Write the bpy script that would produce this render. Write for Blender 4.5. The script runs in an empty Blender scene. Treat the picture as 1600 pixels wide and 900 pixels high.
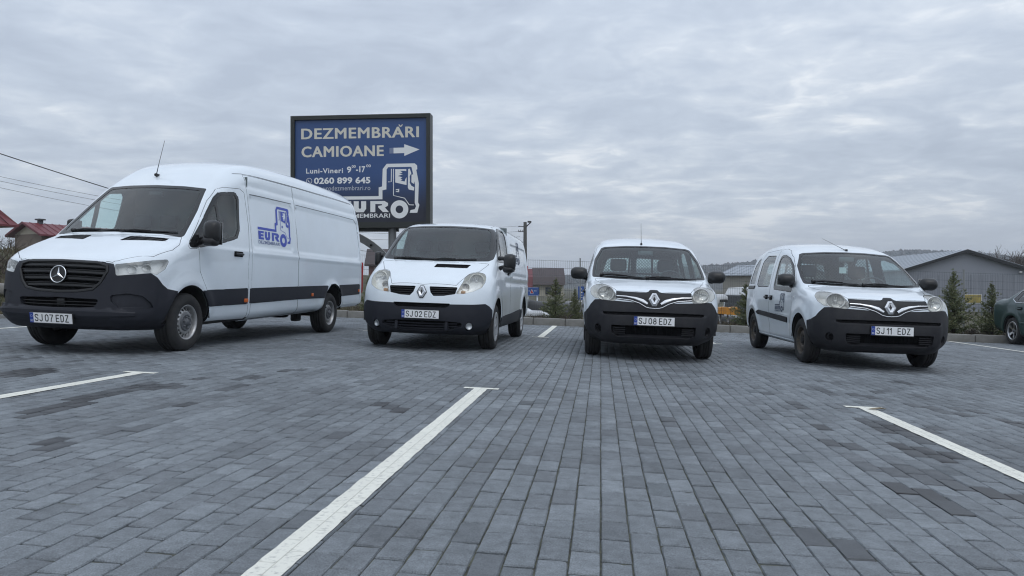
import bpy, bmesh, math, random
import numpy as np
from mathutils import Vector, Matrix
random.seed(7); np.random.seed(7)
R = math.radians
C = bpy.context.scene.collection
SC = bpy.context.scene
# ---------------------------------------------------------------- camera
H = .897                       # eye height above the paving
SLOPE = .0341                  # the lot falls to the right
TILT = math.atan(SLOPE)
cam_d = bpy.data.cameras.new('camera'); cam = bpy.data.objects.new('camera', cam_d); C.objects.link(cam)
cam.location = (0, 0, H); cam.rotation_euler = (R(90), 0, 0)
cam_d.sensor_width = 36; cam_d.lens = 1200 / 1600 * 36; cam_d.clip_start = .05; cam_d.clip_end = 6000
SC.camera = cam
# ---------------------------------------------------------------- sky, sun, exposure
SUN_EL, SUN_ROT = R(58), R(150)
wd = bpy.data.worlds.new('World'); SC.world = wd; wd.use_nodes = True
def build_world():
    nt = wd.node_tree; N = nt.nodes; L = nt.links; N.clear()
    out = N.new('ShaderNodeOutputWorld'); bg = N.new('ShaderNodeBackground'); bg.inputs[1].default_value = .1
    sky = N.new('ShaderNodeTexSky'); sky.sky_type = 'NISHITA'; sky.sun_disc = False
    sky.sun_elevation = SUN_EL; sky.sun_rotation = SUN_ROT; sky.air_density = 1.5; sky.dust_density = 2
    tc = N.new('ShaderNodeTexCoord'); sep = N.new('ShaderNodeSeparateXYZ'); L.new(tc.outputs['Generated'], sep.inputs[0])
    def math_(op, a, b=None, clamp=False):
        n = N.new('ShaderNodeMath'); n.operation = op; n.use_clamp = clamp
        for i, v in enumerate((a, b)):
            if v is None: continue
            if isinstance(v, (int, float)): n.inputs[i].default_value = v
            else: L.new(v, n.inputs[i])
        return n.outputs[0]
    z = math_('MAXIMUM', sep.outputs[2], 0.0)
    den = math_('ADD', z, .13)
    u = math_('DIVIDE', sep.outputs[0], den); v = math_('DIVIDE', sep.outputs[1], den)
    cmb = N.new('ShaderNodeCombineXYZ'); L.new(u, cmb.inputs[0]); L.new(v, cmb.inputs[1])
    def noise(scale, det, rough, dist, off=(0, 0, 0), st=(1, 1, 1)):
        mp = N.new('ShaderNodeMapping'); mp.inputs['Location'].default_value = off; mp.inputs['Scale'].default_value = st
        mp.inputs['Rotation'].default_value = (0, 0, R(14))
        L.new(cmb.outputs[0], mp.inputs[0])
        n = N.new('ShaderNodeTexNoise'); L.new(mp.outputs[0], n.inputs[0])
        n.inputs['Scale'].default_value = scale; n.inputs['Detail'].default_value = det; n.inputs['Roughness'].default_value = rough; n.inputs['Distortion'].default_value = dist
        return n.outputs[0]
    big = noise(.50, 4, .5, .3, (3.1, 1.2, 0), (1.0, 1.0, 1))
    mid = noise(1.9, 9, .58, .55, (7.3, 4.1, 0), (1.0, 1.05, 1))
    fine = noise(6.5, 7, .55, .5, (1.3, 9.1, 0), (1.0, 1.1, 1))
    s = math_('ADD', math_('ADD', math_('MULTIPLY', big, .40), math_('MULTIPLY', mid, .48)), math_('MULTIPLY', fine, .26))
    ramp = N.new('ShaderNodeValToRGB'); cr = ramp.color_ramp
    cr.elements[0].position = .44; cr.elements[0].color = (4.3, 4.9, 5.9, 1)
    cr.elements[1].position = .685; cr.elements[1].color = (7.7, 8.1, 8.6, 1)
    e = cr.elements.new(.55); e.color = (5.05, 5.7, 6.7, 1)
    e = cr.elements.new(.625); e.color = (6.0, 6.6, 7.45, 1)
    L.new(s, ramp.inputs[0])
    # nearer the horizon the layer is seen edge on and evens out to a blue grey
    hz = N.new('ShaderNodeMapRange'); L.new(z, hz.inputs[0]); hz.inputs[1].default_value = 0; hz.inputs[2].default_value = .12
    hz.inputs[3].default_value = .75; hz.inputs[4].default_value = 0; hz.interpolation_type = 'SMOOTHSTEP'
    m1 = N.new('ShaderNodeMixRGB'); L.new(hz.outputs[0], m1.inputs[0]); L.new(ramp.outputs[0], m1.inputs[1]); m1.inputs[2].default_value = (5.2, 5.65, 6.35, 1)
    # an overcast sky grows brighter towards the zenith
    zb = math_('MULTIPLY_ADD', z, .75); zb.node.inputs[2].default_value = 1.02
    mz = N.new('ShaderNodeMixRGB'); mz.blend_type = 'MULTIPLY'; mz.inputs[0].default_value = 1; L.new(m1.outputs[0], mz.inputs[1]); L.new(zb, mz.inputs[2]); m1 = mz
    m2 = N.new('ShaderNodeMixRGB'); m2.inputs[0].default_value = .93; L.new(sky.outputs[0], m2.inputs[1]); L.new(m1.outputs[0], m2.inputs[2])
    L.new(m2.outputs[0], bg.inputs[0]); L.new(bg.outputs[0], out.inputs[0])
build_world()
sun_d = bpy.data.lights.new('sun', 'SUN'); sun_d.energy = .6; sun_d.angle = R(40); sun_d.color = (1, .985, .96)
sun = bpy.data.objects.new('sun', sun_d); C.objects.link(sun)
sun.rotation_euler = (R(90) - SUN_EL, 0, R(180) - SUN_ROT)
SC.view_settings.view_transform = 'Standard'; SC.view_settings.look = 'None'; SC.view_settings.exposure = 0; SC.view_settings.gamma = 1
SC.render.engine = 'CYCLES'; SC.render.filter_size = 1.15; SC.cycles.pixel_filter_type = 'BLACKMAN_HARRIS'; SC.cycles.filter_width = 1.15; SC.cycles.volume_bounces = 0
SC.cycles.max_bounces = 10; SC.cycles.transparent_max_bounces = 24; SC.cycles.glossy_bounces = 4; SC.cycles.transmission_bounces = 6
SC.cycles.use_denoising = True; SC.cycles.denoising_prefilter = 'ACCURATE'; SC.cycles.denoising_input_passes = 'RGB_ALBEDO_NORMAL'; SC.cycles.caustics_reflective = False; SC.cycles.caustics_refractive = False

# ---------------------------------------------------------------- materials
MATS = {}
def mat(name, col, rough=.5, metal=0, spec=.5, coat=0, noise=None, bump=None, sub=None):
    """col: base colour; noise: (scale, amount, second colour) variation; bump: (scale, strength, distance)"""
    if name in MATS: return MATS[name]
    m = bpy.data.materials.new(name); m.use_nodes = True; nt = m.node_tree; N = nt.nodes; L = nt.links
    b = N['Principled BSDF']; b.inputs['Roughness'].default_value = rough; b.inputs['Metallic'].default_value = metal
    b.inputs['Specular IOR Level'].default_value = spec
    b.inputs['Base Color'].default_value = (*col, 1)
    if coat: b.inputs['Coat Weight'].default_value = coat; b.inputs['Coat Roughness'].default_value = .04
    tc = N.new('ShaderNodeTexCoord')
    if noise:
        n = N.new('ShaderNodeTexNoise'); L.new(tc.outputs['Object'], n.inputs[0]); n.inputs['Scale'].default_value = noise[0]; n.inputs['Detail'].default_value = 6; n.inputs['Roughness'].default_value = .6
        mr = N.new('ShaderNodeMapRange'); mr.inputs[1].default_value = .35; mr.inputs[2].default_value = .7; mr.inputs[4].default_value = noise[1]; L.new(n.outputs[0], mr.inputs[0])
        mx = N.new('ShaderNodeMixRGB'); mx.inputs[1].default_value = (*col, 1); mx.inputs[2].default_value = (*noise[2], 1); L.new(mr.outputs[0], mx.inputs[0]); L.new(mx.outputs[0], b.inputs['Base Color'])
    if bump:
        n = N.new('ShaderNodeTexNoise'); L.new(tc.outputs['Object'], n.inputs[0]); n.inputs['Scale'].default_value = bump[0]; n.inputs['Detail'].default_value = 4
        bp = N.new('ShaderNodeBump'); bp.inputs['Strength'].default_value = bump[1]; bp.inputs['Distance'].default_value = bump[2]; L.new(n.outputs[0], bp.inputs['Height']); L.new(bp.outputs[0], b.inputs['Normal'])
    MATS[name] = m; return m

def glass_mat(name, tint, refl=1.0, rough=.0, haze=0.0):
    m = bpy.data.materials.new(name); m.use_nodes = True; nt = m.node_tree; N = nt.nodes; L = nt.links; N.clear()
    out = N.new('ShaderNodeOutputMaterial'); tr = N.new('ShaderNodeBsdfTransparent'); tr.inputs[0].default_value = (*tint, 1)
    gl = N.new('ShaderNodeBsdfGlossy'); gl.inputs['Roughness'].default_value = rough; gl.inputs[0].default_value = (refl, refl, refl, 1)
    # reflection by the angle of view, the same from both sides of the thin pane
    geo = N.new('ShaderNodeNewGeometry'); dt = N.new('ShaderNodeVectorMath'); dt.operation = 'DOT_PRODUCT'; L.new(geo.outputs['Normal'], dt.inputs[0]); L.new(geo.outputs['Incoming'], dt.inputs[1])
    ab = N.new('ShaderNodeMath'); ab.operation = 'ABSOLUTE'; L.new(dt.outputs['Value'], ab.inputs[0]); om = N.new('ShaderNodeMath'); om.operation = 'SUBTRACT'; om.inputs[0].default_value = 1; L.new(ab.outputs[0], om.inputs[1])
    pw = N.new('ShaderNodeMath'); pw.operation = 'POWER'; L.new(om.outputs[0], pw.inputs[0]); pw.inputs[1].default_value = 4.2
    mul = N.new('ShaderNodeMath'); mul.operation = 'MULTIPLY_ADD'; mul.inputs[1].default_value = .92; mul.inputs[2].default_value = .05; mul.use_clamp = True; L.new(pw.outputs[0], mul.inputs[0])
    mx = N.new('ShaderNodeMixShader'); L.new(mul.outputs[0], mx.inputs[0]); L.new(tr.outputs[0], mx.inputs[1]); L.new(gl.outputs[0], mx.inputs[2])
    last = mx
    if haze:
        df = N.new('ShaderNodeBsdfDiffuse'); df.inputs[0].default_value = (.6, .62, .6, 1)
        m2 = N.new('ShaderNodeMixShader'); m2.inputs[0].default_value = haze; L.new(mx.outputs[0], m2.inputs[1]); L.new(df.outputs[0], m2.inputs[2]); last = m2
    L.new(last.outputs[0], out.inputs[0]); MATS[name] = m; return m

def paint(name, col, grime=(.42, .40, .37), g=.16):
    m = mat(name, col, .38, coat=1.0, noise=(2.3, g, grime))
    return m
WHITE = paint('white_paint', (.765, .83, .885), (.46, .45, .43), .12)
GREEN_PAINT = mat('dark_green_paint', (.004, .034, .034), .4, metal=.1, coat=.5, noise=(3, .2, (.012, .042, .042)))
BUMPER = mat('grey_bumper_plastic', (.019, .0205, .028), .52, spec=.30, noise=(9, .25, (.034, .035, .043)), bump=(420, .12, .002))
BUMPER2 = mat('dusty_bumper_plastic', (.018, .0185, .023), .55, spec=.3, noise=(6, .5, (.042, .041, .042)), bump=(420, .12, .002))
BLACK = mat('black_plastic', (.012, .012, .013), .38)
MATTE = mat('matte_black', (.012, .012, .013), .8, noise=(14, .4, (.03, .028, .026)))
VOID = mat('gap_and_recess_shade', (.005, .005, .006), .85, spec=.15)  # near-black that paints shade into openings and onto panel edges at the gaps
PANELBLACK = mat('black_grille_panel', (.014, .015, .018), .45, spec=.3)
REFLECT = mat('lamp_reflector', (.88, .88, .88), .16, metal=.8)
BADGE = mat('badge_metal', (.80, .81, .83), .24, metal=.75)
UNDER = mat('underbody', (.016, .016, .017), .85, noise=(7, .5, (.045, .04, .035)))
RUBBER = mat('tyre_rubber', (.017, .017, .018), .82, noise=(11, .5, (.042, .04, .037)), bump=(60, .2, .004))
TRIM = mat('glazing_border', (.012, .013, .014), .12)
CHROME = mat('chrome', (.82, .83, .85), .10, metal=1)
SATIN = mat('satin_metal', (.62, .63, .65), .28, metal=1)
STEEL = mat('steel_wheel', (.50, .50, .50), .42, metal=.75, noise=(20, .35, (.16, .15, .14)))
RUSTY = mat('dirty_steel_wheel', (.065, .062, .058), .62, metal=.4, noise=(26, .7, (.17, .13, .09)))
HUBCAP = mat('silver_wheel_cover', (.68, .69, .71), .3, metal=.6, noise=(18, .25, (.4, .39, .38)))
CAPGREY = mat('grey_hub_plastic', (.10, .105, .115), .5)
LAMPSHELL = mat('lamp_housing', (.86, .86, .85), .25, metal=.15)
LAMPRIM = mat('lamp_bezel', (.74, .75, .76), .28, metal=.2)
YELLOWED = mat('yellowed_lamp_bezel', (.78, .765, .70), .35, metal=.1)
AMBER = mat('amber_plastic', (.50, .27, .13), .3)
ORANGE = mat('orange_reflector', (.62, .13, .02), .35)
REDP = mat('red_lamp_plastic', (.35, .015, .015), .3)
LINING = mat('cab_lining', (.105, .128, .13), .85)
DASH = mat('dashboard_plastic', (.035, .037, .04), .7, bump=(300, .1, .002))
SEAT = mat('seat_fabric', (.05, .052, .058), .9, noise=(40, .3, (.08, .08, .085)))
GRID = mat('partition_grey', (.10, .105, .11), .6)
BULK = mat('bulkhead_panel', (.13, .155, .16), .7, noise=(4, .3, (.10, .118, .122)))
GLASS = glass_mat('windscreen_glass', (.76, .92, .91), haze=.012)
SIDEGLASS = glass_mat('side_glass', (.80, .90, .88), haze=.006)
LENS = glass_mat('lamp_lens', (.93, .94, .93), refl=.9, rough=.02, haze=.015)
LENS_OLD = glass_mat('hazed_lamp_lens', (.9, .9, .87), refl=.8, rough=.08, haze=.06)
PLATEW = mat('plate_white', (.88, .88, .88), .4, noise=(30, .15, (.55, .54, .52)))
PLATEB = mat('plate_blue', (.02, .06, .32), .4)
INK = mat('plate_ink', (.014, .014, .016), .45)
LOGOBLUE = mat('logo_print_blue', (.045, .08, .46), .4)
LOGODARK = mat('logo_print_slate', (.05, .07, .12), .5)
LOGOTHIN = mat('logo_print_thin', (.16, .20, .36), .5)
MIRROR = mat('mirror_glass', (.9, .9, .9), .03, metal=1)

# ---------------------------------------------------------------- object helpers
def tag(o, label=None, cat=None, group=None, kind=None):
    if label: o['label'] = label
    if cat: o['category'] = cat
    if group: o['group'] = group
    if kind: o['kind'] = kind
    return o
def empty(name, M=None, parent=None):
    o = bpy.data.objects.new(name, None); o.empty_display_size = .2; C.objects.link(o)
    if parent: o.parent = parent
    if M is not None: o.matrix_local = Matrix(M)
    return o
def link_mesh(name, V, F, mats, parent=None, smooth=False, fm=None, ln=None, M=None):
    me = bpy.data.meshes.new(name)
    me.from_pydata([tuple(map(float, v)) for v in V], [], [tuple(int(i) for i in f) for f in F])
    if not isinstance(mats, (list, tuple)): mats = [mats]
    for m in mats: me.materials.append(m)
    if fm is not None: me.polygons.foreach_set('material_index', np.asarray(fm, np.int32))
    me.polygons.foreach_set('use_smooth', np.full(len(me.polygons), bool(smooth)) if not isinstance(smooth, (list, np.ndarray)) else np.asarray(smooth, bool))
    if ln is not None: me.normals_split_custom_set([tuple(map(float, n)) for n in ln])
    me.update()
    o = bpy.data.objects.new(name, me); C.objects.link(o)
    if parent: o.parent = parent
    if M is not None: o.matrix_local = Matrix(M)
    return o
class MB:
    """collects shapes for one mesh"""
    def __init__(s): s.V = []; s.F = []; s.m = []; s.s = []
    def add(s, V, F, m=0, smooth=False):
        b = len(s.V); s.V += [tuple(v) for v in V]
        for f in F: s.F.append([i + b for i in f]); s.m.append(m); s.s.append(smooth)
        return s
    def box(s, c, h, m=0, M=None):
        V = [(c[0]+a*h[0], c[1]+b*h[1], c[2]+d*h[2]) for a in (-1,1) for b in (-1,1) for d in (-1,1)]
        if M is not None: V = [tuple((M @ Vector(v))) for v in V]
        return s.add(V, [(0,1,3,2),(4,6,7,5),(0,4,5,1),(2,3,7,6),(0,2,6,4),(1,5,7,3)], m)
    def rbox(s, c, h, r, m=0, n=4, M=None, f=None):
        """box with rounded edges"""
        h = np.array(h, float); r = min(r, *(h * .99)); V = []; F = []
        for ax in range(3):
            for sg in (-1, 1):
                b = len(V); u = (ax+1) % 3; w = (ax+2) % 3
                for i in range(n+1):
                    for j in range(n+1):
                        q = np.zeros(3); q[ax] = sg*h[ax]
                        # denser near the edges
                        t = -math.cos(math.pi*i/n); k = -math.cos(math.pi*j/n)
                        q[u] = h[u]*t; q[w] = h[w]*k
                        core = np.clip(q, -(h-r), h-r); d = q-core; L = np.linalg.norm(d)
                        p = core + d/L*r if L > 1e-9 else q
                        if f: p = np.array(f(p))
                        V.append(p + np.array(c))
                for i in range(n):
                    for j in range(n):
                        a = b+i*(n+1)+j; q4 = (a, a+n+1, a+n+2, a+1)
                        F.append(q4 if sg > 0 else q4[::-1])
        if M is not None: V = [tuple(M @ Vector(v)) for v in V]
        return s.add(V, F, m, True)
    def tube(s, pts, r, n=8, m=0, cap=True, smooth=True):
        P = [np.array(p, float) for p in pts]; N = len(P); rr = r if isinstance(r, (list, tuple)) else [r]*N
        V = []; F = []; up = np.array((0, 0, 1.0))
        for i in range(N):
            t = P[min(i+1, N-1)] - P[max(i-1, 0)]; t = t/(np.linalg.norm(t)+1e-9)
            a = np.cross(t, up if abs(t[2]) < .95 else np.array((1.0, 0, 0))); a /= np.linalg.norm(a); b = np.cross(a, t)
            for k in range(n):
                q = 2*math.pi*k/n; V.append(P[i] + (a*math.cos(q) + b*math.sin(q))*rr[i])
        for i in range(N-1):
            for k in range(n): F.append((i*n+k, i*n+(k+1) % n, (i+1)*n+(k+1) % n, (i+1)*n+k))
        if cap: F.append(tuple(range(n-1, -1, -1))); F.append(tuple((N-1)*n+k for k in range(n)))
        return s.add(V, F, m, smooth)
    def lathe(s, prof, n=48, m=0, M=None, smooth=True, axis='y'):
        """profile of (radius, height) turned round the y axis"""
        V = []; F = []; K = len(prof)
        for k in range(n):
            a = 2*math.pi*k/n
            for (r, y) in prof:
                V.append((r*math.cos(a), y, r*math.sin(a)) if axis == 'y' else (r*math.cos(a), r*math.sin(a), y))
        for k in range(n):
            for i in range(K-1):
                a = k*K+i; b = ((k+1) % n)*K+i; F.append((a, a+1, b+1, b))
        if M is not None: V = [tuple(M @ Vector(v)) for v in V]
        return s.add(V, F, m, smooth)
    def prism(s, poly, a, b, axis=1, m=0):
        """polygon of two coordinates pulled along an axis from a to b"""
        n = len(poly)
        def P(q, t):
            return {0: (t, q[0], q[1]), 1: (q[0], t, q[1]), 2: (q[0], q[1], t)}[axis]
        V = [P(q, a) for q in poly] + [P(q, b) for q in poly]
        F = [tuple(range(n)), tuple(range(2*n-1, n-1, -1))] + [(i, i+n, (i+1) % n+n, (i+1) % n) for i in range(n)]
        return s.add(V, F, m)
    def strip(s, pts, nrm, w, t, m=0, smooth=True):
        """flat bar lying on a surface: points, surface normals, width (number or list), thickness"""
        P = [np.array(p, float) for p in pts]; N = len(P); ww = w if isinstance(w, (list, tuple)) else [w]*N
        V = []; F = []
        for i in range(N):
            d = P[min(i+1, N-1)] - P[max(i-1, 0)]; d /= (np.linalg.norm(d)+1e-9); nn = np.array(nrm[i], float); a = np.cross(nn, d); a /= (np.linalg.norm(a)+1e-9)
            for (sx, sz) in ((-1, -.5), (-1, .55), (-.55, 1), (.55, 1), (1, .55), (1, -.5)): V.append(P[i] + a*ww[i]/2*sx + nn*t*sz)
        for i in range(N-1):
            for k in range(6): F.append((i*6+k, i*6+(k+1) % 6, (i+1)*6+(k+1) % 6, (i+1)*6+k))
        F.append(tuple(range(5, -1, -1))); F.append(tuple((N-1)*6+k for k in range(6)))
        return s.add(V, F, m, False)
    def obj(s, name, mats, parent=None, M=None):
        return link_mesh(name, s.V, s.F, mats, parent, s.s, s.m, None, M)
def copy_tree(o, parent=None, skip=()):
    c = o.copy(); C.objects.link(c); c.parent = parent
    for ch in o.children:
        if ch.name.split('.')[0] not in skip: copy_tree(ch, c, skip)
    return c
def lot(X, Y, z=0.0):
    return Vector((X + z*SLOPE, Y, -SLOPE*X + z))
def at(px, py, Y):
    """a point seen at this place of a 1600 x 900 frame, Y metres ahead"""
    return Vector(((px-800)/1200*Y, Y, H + (450-py)/1200*Y))
LOTM = Matrix.Rotation(TILT, 4, 'Y')
def lot_matrix(X, Y, yaw):
    return Matrix.Translation(lot(X, Y)) @ LOTM @ Matrix.Rotation(yaw, 4, 'Z')
_text = {}
def text_shape(s, size=1.0, bold=0.0, xs=1.0, spacing=1.0):
    """letters as flat polygons: (V, F, width)"""
    key = (s, bold, spacing)
    if key not in _text:
        cu = bpy.data.curves.new('lettering', 'FONT'); cu.body = s; cu.size = 1; cu.offset = bold; cu.resolution_u = 3; cu.space_character = spacing
        o = bpy.data.objects.new('lettering', cu); C.objects.link(o)
        dg = bpy.context.evaluated_depsgraph_get(); me = bpy.data.meshes.new_from_object(o.evaluated_get(dg))
        V = [tuple(v.co) for v in me.vertices]; F = [tuple(p.vertices) for p in me.polygons]
        bpy.data.objects.remove(o); bpy.data.curves.remove(cu); bpy.data.meshes.remove(me)
        _text[key] = (V, F)
    V, F = _text[key]; x0 = min(v[0] for v in V); x1 = max(v[0] for v in V)
    return [((v[0]-x0)*size*xs, v[1]*size) for v in V], F, (x1-x0)*size*xs
def text_fit(s, width, cap, bold=0.0, spacing=1.0):
    """letters scaled to a width and a capital height"""
    V, F, w = text_shape(s, 1.0, bold, 1.0, spacing)
    Hh, _, _ = text_shape('H', 1.0, bold); h = max(v[1] for v in Hh)
    return [(v[0]*width/w, v[1]*cap/h) for v in V], F
def fill_poly(poly):
    """triangles of a simple concave polygon"""
    from mathutils.geometry import tessellate_polygon
    return [tuple(t) for t in tessellate_polygon([[Vector((p[0], p[1], 0)) for p in poly]])]
def fine_tris(V, F, maxlen):
    """split long edges so that flat print can follow a curved panel"""
    bm = bmesh.new(); vs = [bm.verts.new((v[0], v[1], 0)) for v in V]
    for f in F:
        try: bm.faces.new([vs[i] for i in f])
        except ValueError: pass
    for _ in range(5):
        es = [e for e in bm.edges if e.calc_length() > maxlen]
        if not es: break
        bmesh.ops.subdivide_edges(bm, edges=es, cuts=1); bmesh.ops.triangulate(bm, faces=bm.faces[:])
    bm.verts.index_update(); V2 = [(v.co.x, v.co.y) for v in bm.verts]; F2 = [tuple(v.index for v in f.verts) for f in bm.faces]; bm.free()
    return V2, F2
# ---------------------------------------------------------------- body surfaces (numpy)
def sstep(a, b, x):
    t = np.clip((x - a) / (b - a), 0.0, 1.0)
    return t * t * (3 - 2 * t)

def interp(x, tab):
    """smooth (monotone cubic) interpolation of a table of (x, value)"""
    xs = np.array([p[0] for p in tab]); ys = np.array([p[1] for p in tab])
    d = np.diff(ys) / np.diff(xs)
    m = np.zeros(len(xs)); m[0] = d[0]; m[-1] = d[-1]
    for i in range(1, len(xs) - 1):
        m[i] = 0 if d[i - 1] * d[i] <= 0 else 2 * d[i - 1] * d[i] / (d[i - 1] + d[i])
    x = np.clip(x, xs[0], xs[-1])
    k = np.clip(np.searchsorted(xs, x) - 1, 0, len(xs) - 2)
    h = xs[k + 1] - xs[k]; t = (x - xs[k]) / h
    return ((2*t**3 - 3*t**2 + 1) * ys[k] + (t**3 - 2*t**2 + t) * h * m[k]
            + (-2*t**3 + 3*t**2) * ys[k + 1] + (t**3 - t**2) * h * m[k + 1])

def round_poly(pts, r, n=5):
    """closed polygon with rounded corners; a point may carry its own radius as a third number"""
    out = []
    N = len(pts)
    for i in range(N):
        p = np.array(pts[i][:2], float); a = np.array(pts[i - 1][:2], float); b = np.array(pts[(i + 1) % N][:2], float)
        rr = pts[i][2] if len(pts[i]) > 2 else r
        u = a - p; v = b - p; lu = np.linalg.norm(u); lv = np.linalg.norm(v)
        u /= lu; v /= lv
        c = np.clip(u @ v, -1, 1); half = math.acos(c) / 2
        if rr <= 0 or half > 1.54:
            out.append(tuple(p)); continue
        t = min(rr / math.tan(half), lu * .48, lv * .48)
        A = p + u * t; B = p + v * t
        for k in range(n + 1):
            s = k / n
            q = A * (1 - s)**2 + p * 2 * s * (1 - s) + B * s * s
            out.append(tuple(q))
    return out

def smooth_closed(pts, step=.03):
    """Catmull-Rom (centripetal) through the points; a point with a third number 1 is a corner"""
    P = [np.array(p[:2], float) for p in pts]; N = len(P); out = []
    cor = [len(p) > 2 and p[2] == 1 for p in pts]
    for i in range(N):
        p0, p1, p2, p3 = P[i - 1], P[i], P[(i + 1) % N], P[(i + 2) % N]
        if cor[i]: p0 = 2 * p1 - p2
        if cor[(i + 1) % N]: p3 = 2 * p2 - p1
        t0 = 0; t1 = t0 + np.linalg.norm(p1 - p0)**.5; t2 = t1 + np.linalg.norm(p2 - p1)**.5; t3 = t2 + np.linalg.norm(p3 - p2)**.5
        n = max(1, int(np.linalg.norm(p2 - p1) / step))
        for k in range(n):
            t = t1 + (t2 - t1) * k / n
            A1 = (t1-t)/(t1-t0)*p0 + (t-t0)/(t1-t0)*p1; A2 = (t2-t)/(t2-t1)*p1 + (t-t1)/(t2-t1)*p2; A3 = (t3-t)/(t3-t2)*p2 + (t-t2)/(t3-t2)*p3
            B1 = (t2-t)/(t2-t0)*A1 + (t-t0)/(t2-t0)*A2; B2 = (t3-t)/(t3-t1)*A2 + (t-t1)/(t3-t1)*A3
            out.append((t2-t)/(t2-t1)*B1 + (t-t1)/(t2-t1)*B2)
    return np.array(out)

class Grid2:
    """signed distance to a closed outline, sampled on a fine grid"""
    def __init__(s, pts, h=.012, pad=.35):
        P = np.asarray(pts); s.h = h
        s.lo = P.min(0) - pad; n = np.ceil((P.max(0) + pad - s.lo) / h).astype(int) + 2; s.n = n
        X, Z = np.meshgrid(s.lo[0] + h * np.arange(n[0]), s.lo[1] + h * np.arange(n[1]), indexing='ij')
        x = X.ravel().astype(np.float32); z = Z.ravel().astype(np.float32)
        best = np.full(x.shape, 1e9, np.float32); inside = np.zeros(x.shape, bool)
        for i in range(len(P)):
            a = P[i].astype(np.float32); b = P[(i + 1) % len(P)].astype(np.float32); e = b - a
            wx = x - a[0]; wz = z - a[1]
            t = np.clip((wx * e[0] + wz * e[1]) / (e @ e + 1e-12), 0, 1)
            dx = wx - e[0] * t; dz = wz - e[1] * t
            np.minimum(best, dx * dx + dz * dz, out=best)
            if abs(e[1]) > 1e-9:
                c = (a[1] > z) != (b[1] > z)
                inside ^= c & (wx < e[0] * wz / e[1])
        d = np.sqrt(best); d[inside] *= -1
        s.d = d.reshape(n).astype(np.float64)
    def __call__(s, x, z):
        u = np.clip((x - s.lo[0]) / s.h, 0, s.n[0] - 1.001); v = np.clip((z - s.lo[1]) / s.h, 0, s.n[1] - 1.001)
        i = u.astype(int); j = v.astype(int); fu = u - i; fv = v - j; d = s.d
        return (d[i, j]*(1-fu)*(1-fv) + d[i+1, j]*fu*(1-fv) + d[i, j+1]*(1-fu)*fv + d[i+1, j+1]*fu*fv)

def smax(a, b, r):
    return np.minimum(-r, np.maximum(a, b)) + np.hypot(np.maximum(r + a, 0), np.maximum(r + b, 0))

def ring(x, z, cx, cz, R, s):
    d = np.hypot(x - cx, z - cz)
    return np.exp(-((d - R) / s)**2)

def boxd(x, z, x0, x1, z0, z1, r):
    dx = np.abs(x - (x0 + x1) / 2) - (x1 - x0) / 2 + r; dz = np.abs(z - (z0 + z1) / 2) - (z1 - z0) / 2 + r
    return np.hypot(np.maximum(dx, 0), np.maximum(dz, 0)) + np.minimum(np.maximum(dx, dz), 0) - r

SPR_SIDE = smooth_closed([(.70,.27),(.90,.285),(.985,.36),(1.004,.50),(.995,.62),(.975,.78),(.955,.93),(.92,1.035),(.83,1.10),(.55,1.215),(.28,1.32),(.10,1.385,1),
    (-.72,2.09),(-.80,2.15),(-1.0,2.30),(-1.30,2.45),(-1.7,2.555),(-2.3,2.61),(-3.2,2.635),(-4.6,2.625),(-5.5,2.59),(-5.76,2.52),(-5.85,2.36),(-5.90,1.9),(-5.955,1.1),(-5.965,.6),(-5.95,.48),(-5.85,.44,1),(-5.0,.42),(-1.0,.30),(.4,.27)])
TRA_SIDE = smooth_closed([(.55,.22),(.70,.235),(.795,.31),(.83,.45),(.828,.60),(.812,.72),(.785,.82),(.735,.91),(.60,1.005),(.32,1.145),(.12,1.245,1),
    (-.72,1.80),(-.82,1.845),(-1.05,1.895),(-1.5,1.93),(-2.2,1.935),(-3.2,1.925),(-3.7,1.90),(-3.82,1.82),(-3.87,1.60),(-3.93,1.0),(-3.95,.6),(-3.93,.42),(-3.8,.34,1),(-3.0,.30),(-.5,.25)])
KAN_SIDE = smooth_closed([(.60,.235),(.77,.25),(.848,.33),(.872,.45),(.872,.56),(.855,.68),(.83,.78),(.79,.865),(.72,.925),(.58,.965),(.30,1.025),(.04,1.075,1),
    (-.80,1.565),(-.90,1.615),(-1.1,1.675),(-1.5,1.75),(-2.0,1.79),(-2.5,1.79),(-2.95,1.76),(-3.18,1.70),(-3.28,1.59),(-3.34,1.25),(-3.40,.85),(-3.405,.5),(-3.37,.33),(-3.2,.27,1),(-2.5,.24),(-.4,.22)])
SED_SIDE = smooth_closed([(.5,.2),(.78,.22),(.86,.35),(.88,.5),(.85,.64),(.72,.72),(.3,.84),(-.25,.93,1),(-1.0,1.35),(-1.25,1.42),(-1.7,1.46),(-2.2,1.44),(-2.6,1.36),(-3.15,1.09),(-3.35,1.06),(-3.62,1.04),(-3.74,.98),(-3.80,.8),(-3.82,.6),(-3.80,.42),(-3.7,.26,1),(-3.0,.2),(-.4,.18)])

def bend(x, z, y, kf, kr, c):
    y2 = y * y
    return x + (kf * sstep(-1.6, .2, x) - kr * sstep(-1.8, -3.0, x)) * y2, z + c * sstep(.75, 1.5, z) * y2

class Body:
    pass

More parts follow.
